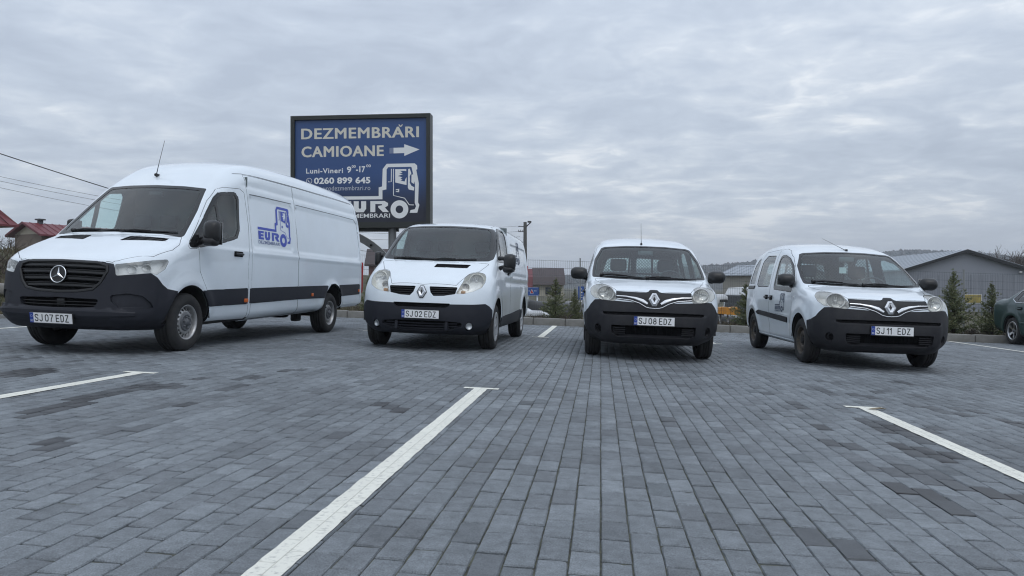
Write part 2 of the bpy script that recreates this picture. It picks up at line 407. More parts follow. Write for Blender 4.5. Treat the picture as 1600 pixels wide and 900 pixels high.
class Sprinter(Body):
    bounds = ((-6.12, -1.15, .14), (1.15, 1.15, 2.78)); h = .042
    def __init__(s): s.g = Grid2(SPR_SIDE, .014)
    def f(s, x, y, z):
        ay = np.abs(y)
        kf = .20 - .06 * sstep(1.0, 1.4, z)
        xx = x + (kf * sstep(-2.2, .2, x)) * y * y - .03 * sstep(-4, -5.5, x) * y * y
        zz = z + (.035 + .05 * sstep(1.9, 2.5, z)) * sstep(.8, 1.5, z) * y * y
        a = s.g(xx, zz)
        a = a - .022 * sstep(.525, .50, z) * sstep(.36, .40, z) * sstep(.0, .4, x)
        W = interp(z, [(.2,.90),(.40,.955),(.60,.985),(.75,.99),(.9,.992),(1.15,.985),(1.40,.955),(1.75,.885),(2.2,.815),(2.45,.77),(2.7,.72)])
        # behind the cab the walls stand steeper
        Wb = interp(z, [(.2,.93),(.45,.985),(.75,.99),(1.2,.985),(1.5,.965),(2.0,.915),(2.4,.855),(2.7,.79)])
        k = sstep(-.9, -1.9, x)
        W = W * (1 - k) + Wb * k
        W = W - .05 * sstep(.2, 1.0, x)**1.5 - .02 * sstep(-4.5, -5.9, x)
        W = W + .022 * np.exp(-((np.hypot(x, z - .36) - .47) / .09)**2) * sstep(.3, .5, z) + .02 * np.exp(-((np.hypot(x + 4.325, z - .36) - .47) / .08)**2)
        # panel recesses
        for (x0, x1, z0, z1) in ((-2.82, -1.50, 1.34, 2.08), (-5.72, -2.92, 1.34, 2.08)):
            W = W - .016 * sstep(.012, -.03, boxd(x, z, x0, x1, z0, z1, .10))
        W = W - .012 * sstep(-1.3, -1.5, x) * np.exp(-((z - 2.21) / .035)**2)
        W = W + .010 * np.exp(-((z - 1.26) / .03)**2) * sstep(-.2, -1.0, x)
        r = .13 + .14 * sstep(.2, .85, x) * sstep(1.3, .95, z) + .09 * sstep(1.9, 2.4, z)
        return smax(a, ay - W, r)

class Trafic(Body):
    bounds = ((-4.1, -1.12, .12), (1.0, 1.12, 2.08)); h = .036
    def __init__(s): s.g = Grid2(TRA_SIDE)
    def f(s, x, y, z):
        ay = np.abs(y)
        kf = .24 - .10 * sstep(.95, 1.3, z)
        xx = x + kf * sstep(-1.8, .2, x) * y * y - .03 * sstep(-2.5, -3.8, x) * y * y
        zz = z + (.05 + .02 * sstep(1.6, 1.9, z)) * sstep(.8, 1.5, z) * y * y
        a = s.g(xx, zz)
        W = interp(z, [(.15,.86),(.35,.915),(.55,.93),(.75,.935),(.95,.928),(1.15,.905),(1.35,.865),(1.6,.82),(1.8,.765),(2.0,.71)])
        Wb = interp(z, [(.15,.87),(.35,.93),(.55,.945),(1.1,.94),(1.3,.92),(1.6,.87),(1.8,.82),(2.0,.75)])
        k = sstep(-.9, -1.8, x); W = W * (1 - k) + Wb * k
        W = W - .06 * sstep(.15, .83, x)**1.5
        W = W + .016 * np.exp(-((np.hypot(x, z - .335) - .46) / .10)**2) * sstep(.3, .5, z) + .022 * np.exp(-((np.hypot(x + 3.098, z - .335) - .45) / .08)**2)
        W = W - .012 * np.exp(-((z - .98) / .05)**2) * sstep(-.6, -1.0, x)
        W = W - .014 * sstep(.01, -.03, boxd(x, z, -3.65, -1.55, 1.05, 1.62, .10))
        r = .11 + .16 * sstep(.1, .75, x) * sstep(1.2, .85, z) + .04 * sstep(1.6, 1.9, z)
        return smax(a, ay - W, r)

class Kangoo(Body):
    bounds = ((-3.55, -1.08, .12), (1.04, 1.08, 1.92)); h = .034
    def __init__(s): s.g = Grid2(KAN_SIDE)
    def f(s, x, y, z):
        ay = np.abs(y)
        kf = .20 - .06 * sstep(.9, 1.15, z)
        xx = x + kf * sstep(-1.8, .2, x) * y * y - .05 * sstep(-2.2, -3.2, x) * y * y
        zz = z + (.06 + .05 * sstep(1.5, 1.75, z)) * sstep(.75, 1.2, z) * y * y
        a = s.g(xx, zz)
        a = a - .022 * sstep(.618, .596, z) * sstep(.72, .62, ay) * sstep(0, .4, x)
        W = interp(z, [(.15,.80),(.32,.855),(.50,.882),(.70,.892),(.85,.89),(1.0,.88),(1.12,.86),(1.3,.82),(1.5,.765),(1.65,.71),(1.85,.62)])
        W = W - .055 * sstep(.15, .87, x)**1.5 - .03 * sstep(-2.4, -3.4, x)
        W = W + .018 * np.exp(-((np.hypot(x, z - .315) - .43) / .085)**2) * sstep(.28, .45, z) + .024 * np.exp(-((np.hypot(x + 2.697, z - .315) - .43) / .08)**2) * sstep(.28, .45, z)
        W = W - .012 * sstep(-.4, -.6, x) * sstep(-2.5, -2.2, x) * np.exp(-((z - .46) / .06)**2)
        r = .10 + .17 * sstep(.1, .75, x) * sstep(1.05, .75, z) + .03 * sstep(1.45, 1.7, z)
        return smax(a, ay - W, r)

class Sedan(Body):
    bounds = ((-4.0, -1.02, .08), (1.05, 1.02, 1.58)); h = .042
    def __init__(s): s.g = Grid2(SED_SIDE)
    def f(s, x, y, z):
        ay = np.abs(y)
        xx = x + .18 * sstep(-1.0, .4, x) * y * y - .10 * sstep(-2.4, -3.4, x) * y * y
        zz = z + .07 * sstep(.8, 1.3, z) * y * y
        a = s.g(xx, zz)
        W = interp(z, [(.1,.78),(.3,.855),(.5,.875),(.7,.88),(.88,.86),(1.0,.81),(1.2,.70),(1.45,.56)])
        W = W - .07 * sstep(.1, .9, x)**1.5 - .06 * sstep(-2.8, -3.8, x)
        W = W + .015 * np.exp(-((np.hypot(x, z - .31) - .41) / .07)**2) + .015 * np.exp(-((np.hypot(x + 2.70, z - .31) - .41) / .07)**2)
        r = .09 + .12 * sstep(-3.0, -3.6, x) * sstep(1.0, .6, z) + .12 * sstep(.2, .8, x) * sstep(1.0, .6, z)
        return smax(a, ay - W, r)

def grad(b, P, e=.012):
    x, y, z = P[:, 0], P[:, 1], P[:, 2]
    g = np.stack([b.f(x+e, y, z) - b.f(x-e, y, z), b.f(x, y+e, z) - b.f(x, y-e, z), b.f(x, y, z+e) - b.f(x, y, z-e)], 1) / (2 * e)
    return g

def unitn(g):
    return g / (np.linalg.norm(g, axis=1, keepdims=True) + 1e-9)

def surface_net(b):
    lo = np.array(b.bounds[0]); hi = np.array(b.bounds[1]); h = b.h
    ny = int(math.ceil((hi[1]) / h)); lo[1] = -ny * h - h / 2   # symmetric about y = 0
    n = np.array([int((hi[0]-lo[0])/h)+1, 2*ny+2, int((hi[2]-lo[2])/h)+1])
    ax = [lo[i] + h * np.arange(n[i]) for i in range(3)]
    F = np.empty(n)
    Y, Z = np.meshgrid(ax[1], ax[2], indexing='ij')
    for i in range(n[0]):
        F[i] = b.f(np.full(Y.shape, ax[0][i]), Y, Z)
    S = F < 0
    c = n - 1
    cnt = np.zeros(c); acc = np.zeros((*c, 3))
    idx = np.stack(np.meshgrid(*[np.arange(k) for k in c], indexing='ij'), -1).astype(float)
    corners = [(i, j, k) for i in (0,1) for j in (0,1) for k in (0,1)]
    def sl(o): return tuple(slice(o[d], o[d] + c[d]) for d in range(3))
    for o in corners:
        for d in range(3):
            if o[d] == 0:
                o2 = list(o); o2[d] = 1
                A = F[sl(o)]; B = F[sl(o2)]; m = (A < 0) != (B < 0)
                t = np.where(m, A / (A - B + 1e-12), 0)
                for q in range(3):
                    acc[..., q] += np.where(m, o[q] + (t if q == d else 0), 0)
                cnt += m
    act = cnt > 0
    ids = np.full(c, -1); ids[act] = np.arange(act.sum())
    V = lo + h * (idx[act] + acc[act] / cnt[act][:, None])
    faces = []
    for d in range(3):
        e, g = [(1, 2), (2, 0), (0, 1)][d]
        a = [slice(None)] * 3; a[d] = slice(0, n[d]-1); a[e] = slice(1, n[e]-1); a[g] = slice(1, n[g]-1)
        b2 = list(a); b2[d] = slice(1, n[d])
        A = S[tuple(a)]; B = S[tuple(b2)]
        m = A != B
        I = np.argwhere(m); out = A[m]
        I[:, e] += 1; I[:, g] += 1
        def cell(de, dg):
            J = I.copy(); J[:, e] += de; J[:, g] += dg
            return ids[J[:, 0], J[:, 1], J[:, 2]]
        q = np.stack([cell(-1,-1), cell(0,-1), cell(0,0), cell(-1,0)], 1)
        q[~out] = q[~out][:, ::-1]
        faces.append(q)
    Q = np.concatenate(faces)
    for _ in range(3):
        v = b.f(V[:, 0], V[:, 1], V[:, 2]); g = grad(b, V)
        V = V - np.clip(v / (np.sum(g * g, 1) + 1e-6), -.03, .03)[:, None] * g
    return V, Q

def cast(b, O, D, nan=False):
    """march rays to the surface, returns points (nan where missed)"""
    O = np.atleast_2d(np.asarray(O, float)); D = np.atleast_2d(np.asarray(D, float)); D = D / np.linalg.norm(D, axis=1, keepdims=True)
    t = np.zeros(len(O)); hit = np.zeros(len(O), bool); best = np.full(len(O), 9.0); bt = t.copy()
    live = np.arange(len(O))
    for _ in range(160):
        P = O[live] + D[live] * t[live][:, None]
        v = b.f(P[:, 0], P[:, 1], P[:, 2])
        k = v < best[live]; best[live[k]] = v[k]; bt[live[k]] = t[live[k]]
        done = v < 5e-4; hit[live[done]] = True
        t[live[~done]] += np.clip(v[~done] * .75, .001, .3)
        live = live[~done & (t[live] < 12)]
        if not len(live): break
    P = O + D * t[:, None]
    if nan: P[~hit] = np.nan
    elif (~hit).any():
        Q = O[~hit] + D[~hit] * bt[~hit][:, None]      # a ray that just misses: the nearest surface point
        for _ in range(8):
            v = b.f(Q[:, 0], Q[:, 1], Q[:, 2]); g = grad(b, Q); Q = Q - (v / (np.sum(g * g, 1) + 1e-6))[:, None] * g
        P[~hit] = Q
    return P
# ---------------------------------------------------------------- cutting a body into its panels
def inset_poly(poly, d):
    n = len(poly); A = sum(poly[i][0]*poly[(i+1) % n][1]-poly[(i+1) % n][0]*poly[i][1] for i in range(n)); sg = 1 if A > 0 else -1
    out = []
    for i in range(n):
        a = np.array(poly[i-1], float); p = np.array(poly[i], float); b = np.array(poly[(i+1) % n], float)
        u = p-a; v = b-p; u /= np.linalg.norm(u)+1e-9; v /= np.linalg.norm(v)+1e-9
        n1 = np.array((-u[1], u[0]))*sg; n2 = np.array((-v[1], v[0]))*sg; m = n1+n2; L = m @ m
        out.append(tuple(p + (m/L*2*d if L > .3 else n1*d)))
    return out
def in_poly(x, y, P):
    c = False; n = len(P); j = n-1
    for i in range(n):
        if (P[i][1] > y) != (P[j][1] > y) and x < (P[j][0]-P[i][0])*(y-P[i][1])/(P[j][1]-P[i][1])+P[i][0]: c = not c
        j = i
    return c
class Shell:
    def __init__(s, body):
        s.b = body; V, Q = surface_net(body)
        s.bm = bmesh.new(); vs = [s.bm.verts.new(v) for v in V]
        for q in Q:
            try: s.bm.faces.new([vs[i] for i in q])
            except ValueError: pass
        s.reg = s.bm.faces.layers.int.new('reg'); s.bm.normal_update(); s.ids = {'body': 0}
    def id(s, n): return s.ids.setdefault(n, len(s.ids))
    def frame(s, ang):
        if ang == 'top': return Vector((0, 1, 0)), Vector((1, 0, 0)), Vector((0, 0, 1))
        if ang == 'down': return Vector((0, 1, 0)), Vector((1, 0, 0)), Vector((0, 0, -1))
        a = R(ang); return Vector((-math.sin(a), math.cos(a), 0)), Vector((0, 0, 1)), Vector((math.cos(a), math.sin(a), 0))
    def cut(s, pts, ang, name, r=0.0, nmin=.08, zone=None, keep=None, both=False, n=5, flat=None):
        """cut an outline into the surface along a direction; points are (x, y, z), or two coordinates in that view"""
        U, W, D = s.frame(ang)
        if len(pts[0]) == 3 and flat is None: p2 = [((Vector(p)).dot(U), Vector(p).dot(W)) for p in pts]
        elif ang == 90: p2 = [(-p[0], *p[1:]) for p in pts]
        elif ang == 180: p2 = [(-p[0], *p[1:]) for p in pts]
        else: p2 = [tuple(p) for p in pts]
        poly = round_poly(p2, r, n) if r or any(len(p) > 2 for p in p2) else p2
        s._cut(poly, U, W, D, s.id(name if not both else name+'_left'), nmin, zone, keep)
        if both:
            mir = [(-u, w) for u, w in poly] if ang in (0, 'top', 180) else poly
            if ang in (0, 'top', 180): U2, W2, D2 = U, W, D
            elif ang == 90: U2, W2, D2 = U, W, Vector((0, -1, 0))
            else: U2, W2, D2 = s.frame(-ang); mir = [(-u, w) for u, w in poly]
            z2 = (lambda c: zone(Vector((c.x, -c.y, c.z)))) if zone else None
            s._cut(mir, U2, W2, D2, s.id(name+'_right'), nmin, z2, keep)
        return poly
    def _cut(s, poly, U, W, D, rid, nmin, zone, keep):
        bm = s.bm; lay = s.reg; us = [p[0] for p in poly]; ws = [p[1] for p in poly]
        lo = (min(us)-.06, min(ws)-.06); hi = (max(us)+.06, max(ws)+.06); F = {}; bins = {}; cs = .09
        kid = None if keep is None else {s.id(k) for k in keep}
        ux, uy, uz = U; wx, wy, wz = W; dx, dy, dz = D
        def enter(f):
            q = []
            for v in f.verts:
                x, y, z = v.co; q.append((x*ux+y*uy+z*uz, x*wx+y*wy+z*wz))
            a = [p[0] for p in q]; c = [p[1] for p in q]; F[f] = (q, min(a), max(a), min(c), max(c))
            for i in range(int(math.floor(min(a)/cs)), int(math.floor(max(a)/cs))+1):
                for j in range(int(math.floor(min(c)/cs)), int(math.floor(max(c)/cs))+1): bins.setdefault((i, j), set()).add(f)
        for f in bm.faces:
            nx, ny, nz = f.normal
            if nx*dx+ny*dy+nz*dz < nmin: continue
            x, y, z = f.verts[0].co; u = x*ux+y*uy+z*uz
            if u < lo[0] or u > hi[0]: continue
            w = x*wx+y*wy+z*wz
            if w < lo[1] or w > hi[1]: continue
            if zone and not zone(f.calc_center_median()): continue
            if kid is not None and f[lay] not in kid: continue
            enter(f)
        n = len(poly)
        for i in range(n):
            A = poly[i]; B = poly[(i+1) % n]; e = (B[0]-A[0], B[1]-A[1]); L = math.hypot(*e)
            if L < 1e-5: continue
            e = (e[0]/L, e[1]/L); nn = (e[1], -e[0]); sub = []; near = set()
            m = int(L/(cs*.5))+1
            for k in range(m+1):
                x = A[0]+(B[0]-A[0])*k/m; y = A[1]+(B[1]-A[1])*k/m; bi, bj = int(math.floor(x/cs)), int(math.floor(y/cs))
                for p in (-1, 0, 1):
                    for q in (-1, 0, 1): near |= bins.get((bi+p, bj+q), set())
            x0, x1 = min(A[0], B[0])-.003, max(A[0], B[0])+.003; y0, y1 = min(A[1], B[1])-.003, max(A[1], B[1])+.003
            for f in near:
                r = F.get(f)
                if r is None or r[2] < x0 or r[1] > x1 or r[4] < y0 or r[3] > y1: continue
                smin = 9; smx = -9; tmin = 9; tmax = -9
                for (u, w) in r[0]:
                    u -= A[0]; w -= A[1]; sd = u*nn[0]+w*nn[1]; t = u*e[0]+w*e[1]
                    if sd < smin: smin = sd
                    if sd > smx: smx = sd
                    if t < tmin: tmin = t
                    if t > tmax: tmax = t
                if smin < -1e-5 and smx > 1e-5 and tmax > -.003 and tmin < L+.003: sub.append(f)
            if not sub: continue
            for f in sub:
                del F[f]; on = []
                for ed in list(f.edges):
                    va, vb = ed.verts; sa, sb = [((v.co.dot(U)-A[0])*nn[0]+(v.co.dot(W)-A[1])*nn[1]) for v in (va, vb)]
                    if abs(sa) < 1e-5:
                        if va not in on: on.append(va)
                    if abs(sb) < 1e-5:
                        if vb not in on: on.append(vb)
                    if abs(sa) >= 1e-5 and abs(sb) >= 1e-5 and sa*sb < 0:
                        _, nv = bmesh.utils.edge_split(ed, va, sa/(sa-sb)); on.append(nv)
                nf = None
                if len(on) == 2:
                    try: nf, _ = bmesh.utils.face_split(f, on[0], on[1])
                    except ValueError: nf = None
                enter(f)
                if nf: nf.normal_update(); nf[lay] = f[lay]; enter(nf)
        for f in F:
            c = f.calc_center_median()
            if in_poly(c.dot(U), c.dot(W), poly): f.normal_update(); f[lay] = rid
            elif f.normal.length < .5: f.normal_update()
    def freeze(s):
        s.bm.verts.index_update(); s.V = np.array([v.co[:] for v in s.bm.verts]); s.N = unitn(grad(s.b, s.V))
        s.faces = {}
        for f in s.bm.faces: s.faces.setdefault(f[s.reg], []).append([v.index for v in f.verts])
        s.bm.free()
    def patch(s, names, off=0.0, gap=0.0, rim=0.0, rimoff=None, flip=False):
        """geometry of some regions: V, F, material index per face, loop normals, smooth flags"""
        fs = [f for n in ([names] if isinstance(names, str) else names) if n in s.ids for f in s.faces.get(s.ids[n], [])]
        idx = sorted({i for f in fs for i in f}); mp = {v: k for k, v in enumerate(idx)}
        P = s.V[idx].copy(); N = s.N[idx].copy(); F = [[mp[i] for i in f] for f in fs]
        cnt = {}
        for f in F:
            for a, b in zip(f, f[1:]+f[:1]):
                if (b, a) in cnt: cnt[(b, a)] += 1
                else: cnt[(a, b)] = cnt.get((a, b), 0)+1
        be = [e for e, c in cnt.items() if c == 1]
        if gap:
            mv = np.zeros_like(P)
            for a, b in be:
                d = P[b]-P[a]; L = np.linalg.norm(d)
                if L < 1e-7: continue
                w = np.cross(N[a], d/L); mv[a] += w*L; mv[b] += w*L
            L = np.linalg.norm(mv, axis=1); k = L > 1e-9; mv[k] /= L[k][:, None]; P += mv*gap
        base = P.copy(); P = P + N*off
        sm = [True]*len(F); fm = [0]*len(F)
        if flip: F = [f[::-1] for f in F]; N = -N
        ln = [N[i] for f in F for i in f]
        V = list(P)
        if rim:
            low = {}
            for a, b in be:
                for q in (a, b):
                    if q not in low: low[q] = len(V); V.append(P[q]-(N[q] if not flip else -N[q])*rim)
                quad = [a, low[a], low[b], b]; nn = np.cross(V[quad[1]]-V[a], V[b]-V[a]); L = np.linalg.norm(nn)+1e-12; nn = nn/L
                F.append(quad); sm.append(False); fm.append(1); ln += [nn]*4
        return V, F, fm, ln, sm
    def part(s, name, region, mats, parent, off=0.0, gap=0.0, rim=0.0, flip=False):
        V, F, fm, ln, sm = s.patch(region, off, gap, rim, flip=flip)
        if not F: print('empty region', name, region); return None
        if not isinstance(mats, (list, tuple)): mats = [mats, mats]
        o = link_mesh(name, V, F, mats, parent, sm, fm, ln)
        return o
    def lining(s, skip, parent, d=.03, box=None):
        ks = [n for n in s.ids if n not in skip]
        V, F, fm, ln, sm = s.patch(ks, -d, flip=True)
        return link_mesh('lining', V, F, [LINING], parent, True, [0]*len(F), ln)
    # points on the surface
    def on(s, pts, ang=0, off=0.0):
        """(y, z) seen from the front, or (x, z) seen from the left (90) or right (-90) side, on the surface"""
        U, W, D = s.frame(ang); O = []
        for p in pts:
            if ang == 90 or ang == -90: o = Vector((p[0], 0, p[1]))
            else: o = U*p[0]+W*p[1]
            O.append(np.array(o+D*(1.5 if ang in (90, -90) else 3.0)))
        P = cast(s.b, O, np.repeat(-np.array(D)[None], len(O), 0)); Nn = unitn(grad(s.b, P))
        return P+Nn*off, Nn
    def bar(s, mb, pts, w, t, ang=0, off=0.0, n=6, m=0):
        """bar along a path on the surface"""
        q = []
        for a, b in zip(pts, pts[1:]):
            for k in range(n): q.append(tuple(a[i]+(b[i]-a[i])*k/n for i in range(2)))
        q.append(tuple(pts[-1][:2]))
        if isinstance(w, (list, tuple)):
            ww = []
            for a, b in zip(w, w[1:]): ww += [a+(b-a)*k/n for k in range(n)]
            w = ww+[w[-1]]
        P, Nn = s.on(q, ang, off); mb.strip(P, Nn, w, t, m); return mb
    def decal(s, V2, F, ang, off=.0035, maxlen=.06):
        V2, F = fine_tris(V2, F, maxlen); P, Nn = s.on(V2, ang, off)
        return P, F

# ---------------------------------------------------------------- the firm's emblem, as print (units of the drawing: 1 unit across the sign)
def ring_shape(cx, cy, r0, r1, n=40):
    V = []; F = []
    for k in range(n):
        a = 2*math.pi*k/n; V += [(cx+r0*math.cos(a), cy+r0*math.sin(a)), (cx+r1*math.cos(a), cy+r1*math.sin(a))]
        b = (k+1) % n; F.append((2*k, 2*k+1, 2*b+1, 2*b))
    return V, F
def line_shape(pts, w):
    V = []; F = []
    for i, p in enumerate(pts):
        a = np.array(pts[max(i-1, 0)]); b = np.array(pts[min(i+1, len(pts)-1)]); d = (b-a)/(np.linalg.norm(b-a)+1e-9); n = np.array((-d[1], d[0]))*w/2
        V += [tuple(np.array(p)+n), tuple(np.array(p)-n)]
    for i in range(len(pts)-1): F.append((2*i, 2*i+1, 2*i+3, 2*i+2))
    return V, F
def emblem_shapes():
    """polygons of the truck emblem: list of (V, F); x to the right, y DOWN, as drawn"""
    S = []
    def poly(p): S.append((p, fill_poly(p)))
    poly([(-25,497),(460,497),(460,395),(500,385),(508,180),(555,120),(890,120),(918,145),(920,190),(908,195),(938,350),(930,575),(945,605),(920,697),(830,697),(840,665),(890,655),(905,620),(890,580),(893,370),(870,240),(850,160),(575,160),(555,185),(552,420),(505,430),(505,535),(-25,535)])
    S.append(line_shape([(575,332),(610,332),(612,180)], 9)); S.append(line_shape([(637,180),(637,492),(770,525),(825,603),(878,605)], 9))
    poly([(658,185),(790,185),(790,210),(770,205),(715,205),(745,225),(705,240),(750,245),(690,265),(745,280),(720,295),(745,310),(720,320),(770,330),(780,300),(793,280),(793,372),(658,340)])
    poly([(812,185),(830,180),(850,235),(830,270),(835,320),(830,345),(850,380),(885,400),(880,437),(820,425),(808,400)])
    poly([(852,250),(885,250),(890,310),(880,360),(850,340)])
    poly([(665,420),(705,415),(705,455),(665,450),(665,442),(690,440),(690,428),(665,430)])
    poly([(-15,555),(130,555),(130,588),(50,588),(50,604),(120,604),(120,636),(50,636),(50,652),(130,652),(130,685),(-15,685)])
    poly([(160,555),(220,555),(220,635),(235,648),(250,635),(250,555),(310,555),(310,645),(280,685),(190,685),(160,645)])
    poly([(360,555),(530,555),(572,580),(572,610),(535,632),(583,685),(510,685),(455,632),(455,612),(500,605),(500,592),(420,590),(420,685),(360,685)])
    S.append(ring_shape(708, 655, 45, 106))
    return S
def emblem_text(): 
    V, F = text_fit('DEZMEMBRARI', 615, 48, .01)
    return [(v[0]-20, 750-v[1]) for v in V], F

# ---------------------------------------------------------------- wheels
def disc_with_holes(r0, r1, yfun, hole, nr, na, th=.012):
    """dished disc between two radii, with openings where hole(r, angle) says so; outer side towards +y"""
    V = []; F = []
    for side in (0, 1):
        for i in range(nr+1):
            r = r0+(r1-r0)*i/nr
            for k in range(na):
                a = 2*math.pi*k/na; V.append((r*math.cos(a), yfun(r)-side*th, r*math.sin(a)))
    def vid(sd, i, k): return sd*(nr+1)*na+i*na+k % na
    solid = [[not hole(r0+(r1-r0)*(i+.5)/nr, 2*math.pi*(k+.5)/na) for k in range(na)] for i in range(nr)]
    for i in range(nr):
        for k in range(na):
            if not solid[i][k]: continue
            F.append((vid(0,i,k), vid(0,i,k+1), vid(0,i+1,k+1), vid(0,i+1,k)))
            for di, dk, e in ((-1,0,(0,0,0,1)),(1,0,(1,0,1,1)),(0,-1,(0,0,1,0)),(0,1,(0,1,1,1))):
                ii = i+di; kk = (k+dk) % na
                if 0 <= ii < nr and not solid[ii][kk]:
                    a = (i+e[0], k+e[1]); b = (i+e[2], k+e[3])
                    F.append((vid(0,*a), vid(0,*b), vid(1,*b), vid(1,*a)))
    return V, F
def make_wheel(root, x, y, Rt, w, Rr, style, side, steer=0.0):
    """tyre, rim and hub under one wheel; outer face at y, side +1 is the left of the vehicle"""
    M = Matrix.Translation((x, y, Rt-.004)) @ Matrix.Rotation(R(steer), 4, 'Z') @ Matrix.Scale(1, 4)
    wh = empty('wheel', M, root)
    FL = Matrix.Diagonal((1, side, 1, 1))
    t = MB(); hw = w
    prof = [(Rr+.002, -.012), (Rr+.012, .004), (Rr+(Rt-Rr)*.45, .012), (Rr+(Rt-Rr)*.8, .002), (Rt-.012, -.016), (Rt-.002, -.034)]
    nrib = 4
    for i in range(nrib):
        a = -.034-(hw-.068)*i/nrib; b = -.034-(hw-.068)*(i+1)/nrib
        prof += [(Rt, a-.002), (Rt, b+.010), (Rt-.009, b+.008), (Rt-.009, b+.002)] if i < nrib-1 else [(Rt, a-.002), (Rt, b)]
    prof += [(Rt-.012, -hw+.016), (Rr+(Rt-Rr)*.6, -hw-.006), (Rr, -hw+.01)]
    t.lathe(prof, 56, 0, FL); t.obj('tyre', [RUBBER], wh)
    rim = MB(); mats = [STEEL, MATTE]
    lip = [(Rr+.010, -.004), (Rr+.004, .000), (Rr-.008, -.006), (Rr-.012, -.028), (Rr-.022, -.05), (Rr-.03, -.16), (.05, -.165)]
    if style == 'slots':
        rim.lathe(lip, 56, 0, FL)
        def yf(r): return -.052+.026*sstep(.05, .10, r)*sstep(.168, .13, r)
        V, F = disc_with_holes(.062, Rr-.014, yf, lambda r, a: Rr*.69 < r < Rr*.86 and (a*16/(2*math.pi)) % 1 < .52, 12, 128)
        rim.add([FL @ Vector(v) for v in V], F, 0, False)
        rim.lathe([(Rr-.03, -.10), (.0, -.10)], 40, 1, FL)
        rim.obj('rim', [STEEL, MATTE], wh)
        cap = MB(); cap.lathe([(.108, -.028), (.100, -.012), (.085, -.008), (.082, -.014), (.045, -.012), (.040, .006), (.0, .008)], 40, 0, FL)
        for k in range(6):
            a = k*math.pi/3+.3; cap.lathe([(.013, -.016), (.012, .004), (0, .006)], 8, 0, FL @ Matrix.Translation((.066*math.cos(a), 0, .066*math.sin(a))))
        cap.obj('hub_cap', [CAPGREY], wh)
    elif style == 'dirty':
        rim.lathe(lip, 48, 0, FL)
        def yf(r): return -.055+.030*sstep(.05, .09, r)*sstep(.155, .12, r)
        V, F = disc_with_holes(.045, Rr-.014, yf, lambda r, a: Rr*.68 < r < Rr*.86 and (a*12/(2*math.pi)) % 1 < .5, 12, 96)
        rim.add([FL @ Vector(v) for v in V], F, 0, False); rim.lathe([(Rr-.03, -.10), (.0, -.10)], 32, 1, FL)
        rim.obj('rim', [RUSTY, MATTE], wh)
        cap = MB(); cap.lathe([(.046, -.06), (.044, -.02), (.03, -.012), (0, -.010)], 24, 0, FL)
        for k in range(5):
            a = k*2*math.pi/5; cap.lathe([(.012, -.05), (.011, -.022), (0, -.02)], 6, 0, FL @ Matrix.Translation((.058*math.cos(a), 0, .058*math.sin(a))))
        cap.obj('hub', [UNDER], wh)
    elif style == 'cover':
        rim.lathe([(Rr+.012, -.004), (Rr+.006, .006), (Rr-.012, .004), (Rr-.020, -.004)], 56, 0, FL)
        def yf(r): return .002-.010*sstep(.06, .15, r)+.012*sstep(.16, .19, r)
        V, F = disc_with_holes(.0, Rr-.012, yf, lambda r, a: Rr*.52 < r < Rr*.86 and .30 < (a*7/(2*math.pi)) % 1 < .30+.22+.32*(r/Rr-.5), 14, 112, .01)
        rim.add([FL @ Vector(v) for v in V], F, 0, False)
        rim.lathe([(Rr-.01, -.04), (0, -.06)], 40, 1, FL); rim.obj('wheel_cover', [HUBCAP, MATTE], wh)
        cap = MB(); cap.lathe([(.034, -.002), (.032, .008), (0, .010)], 24, 0, FL); cap.obj('hub_cap', [SATIN], wh)
    elif style == 'spokes':
        rim.lathe([(Rr+.012, -.004), (Rr+.006, .004), (Rr-.014, .000), (Rr-.022, -.04), (Rr-.03, -.14)], 56, 0, FL)
        def hole(r, a):
            q = (a*5/(2*math.pi)) % 1; hwid = .16+.10*sstep(.5, 1, r/Rr)
            return r > .07 and r < Rr-.03 and min(q, 1-q) > hwid*(.105/r)**.55
        V, F = disc_with_holes(.0, Rr-.012, lambda r: -.030+.022*sstep(.04, .17, r), hole, 14, 120, .025)
        rim.add([FL @ Vector(v) for v in V], F, 0, False); rim.lathe([(Rr-.03, -.11), (0, -.11)], 40, 1, FL); rim.obj('rim', [SATIN, MATTE], wh)
        cap = MB(); cap.lathe([(.032, -.03), (.03, -.018), (0, -.016)], 24, 0, FL); cap.obj('hub_cap', [CAPGREY], wh)
    return wh

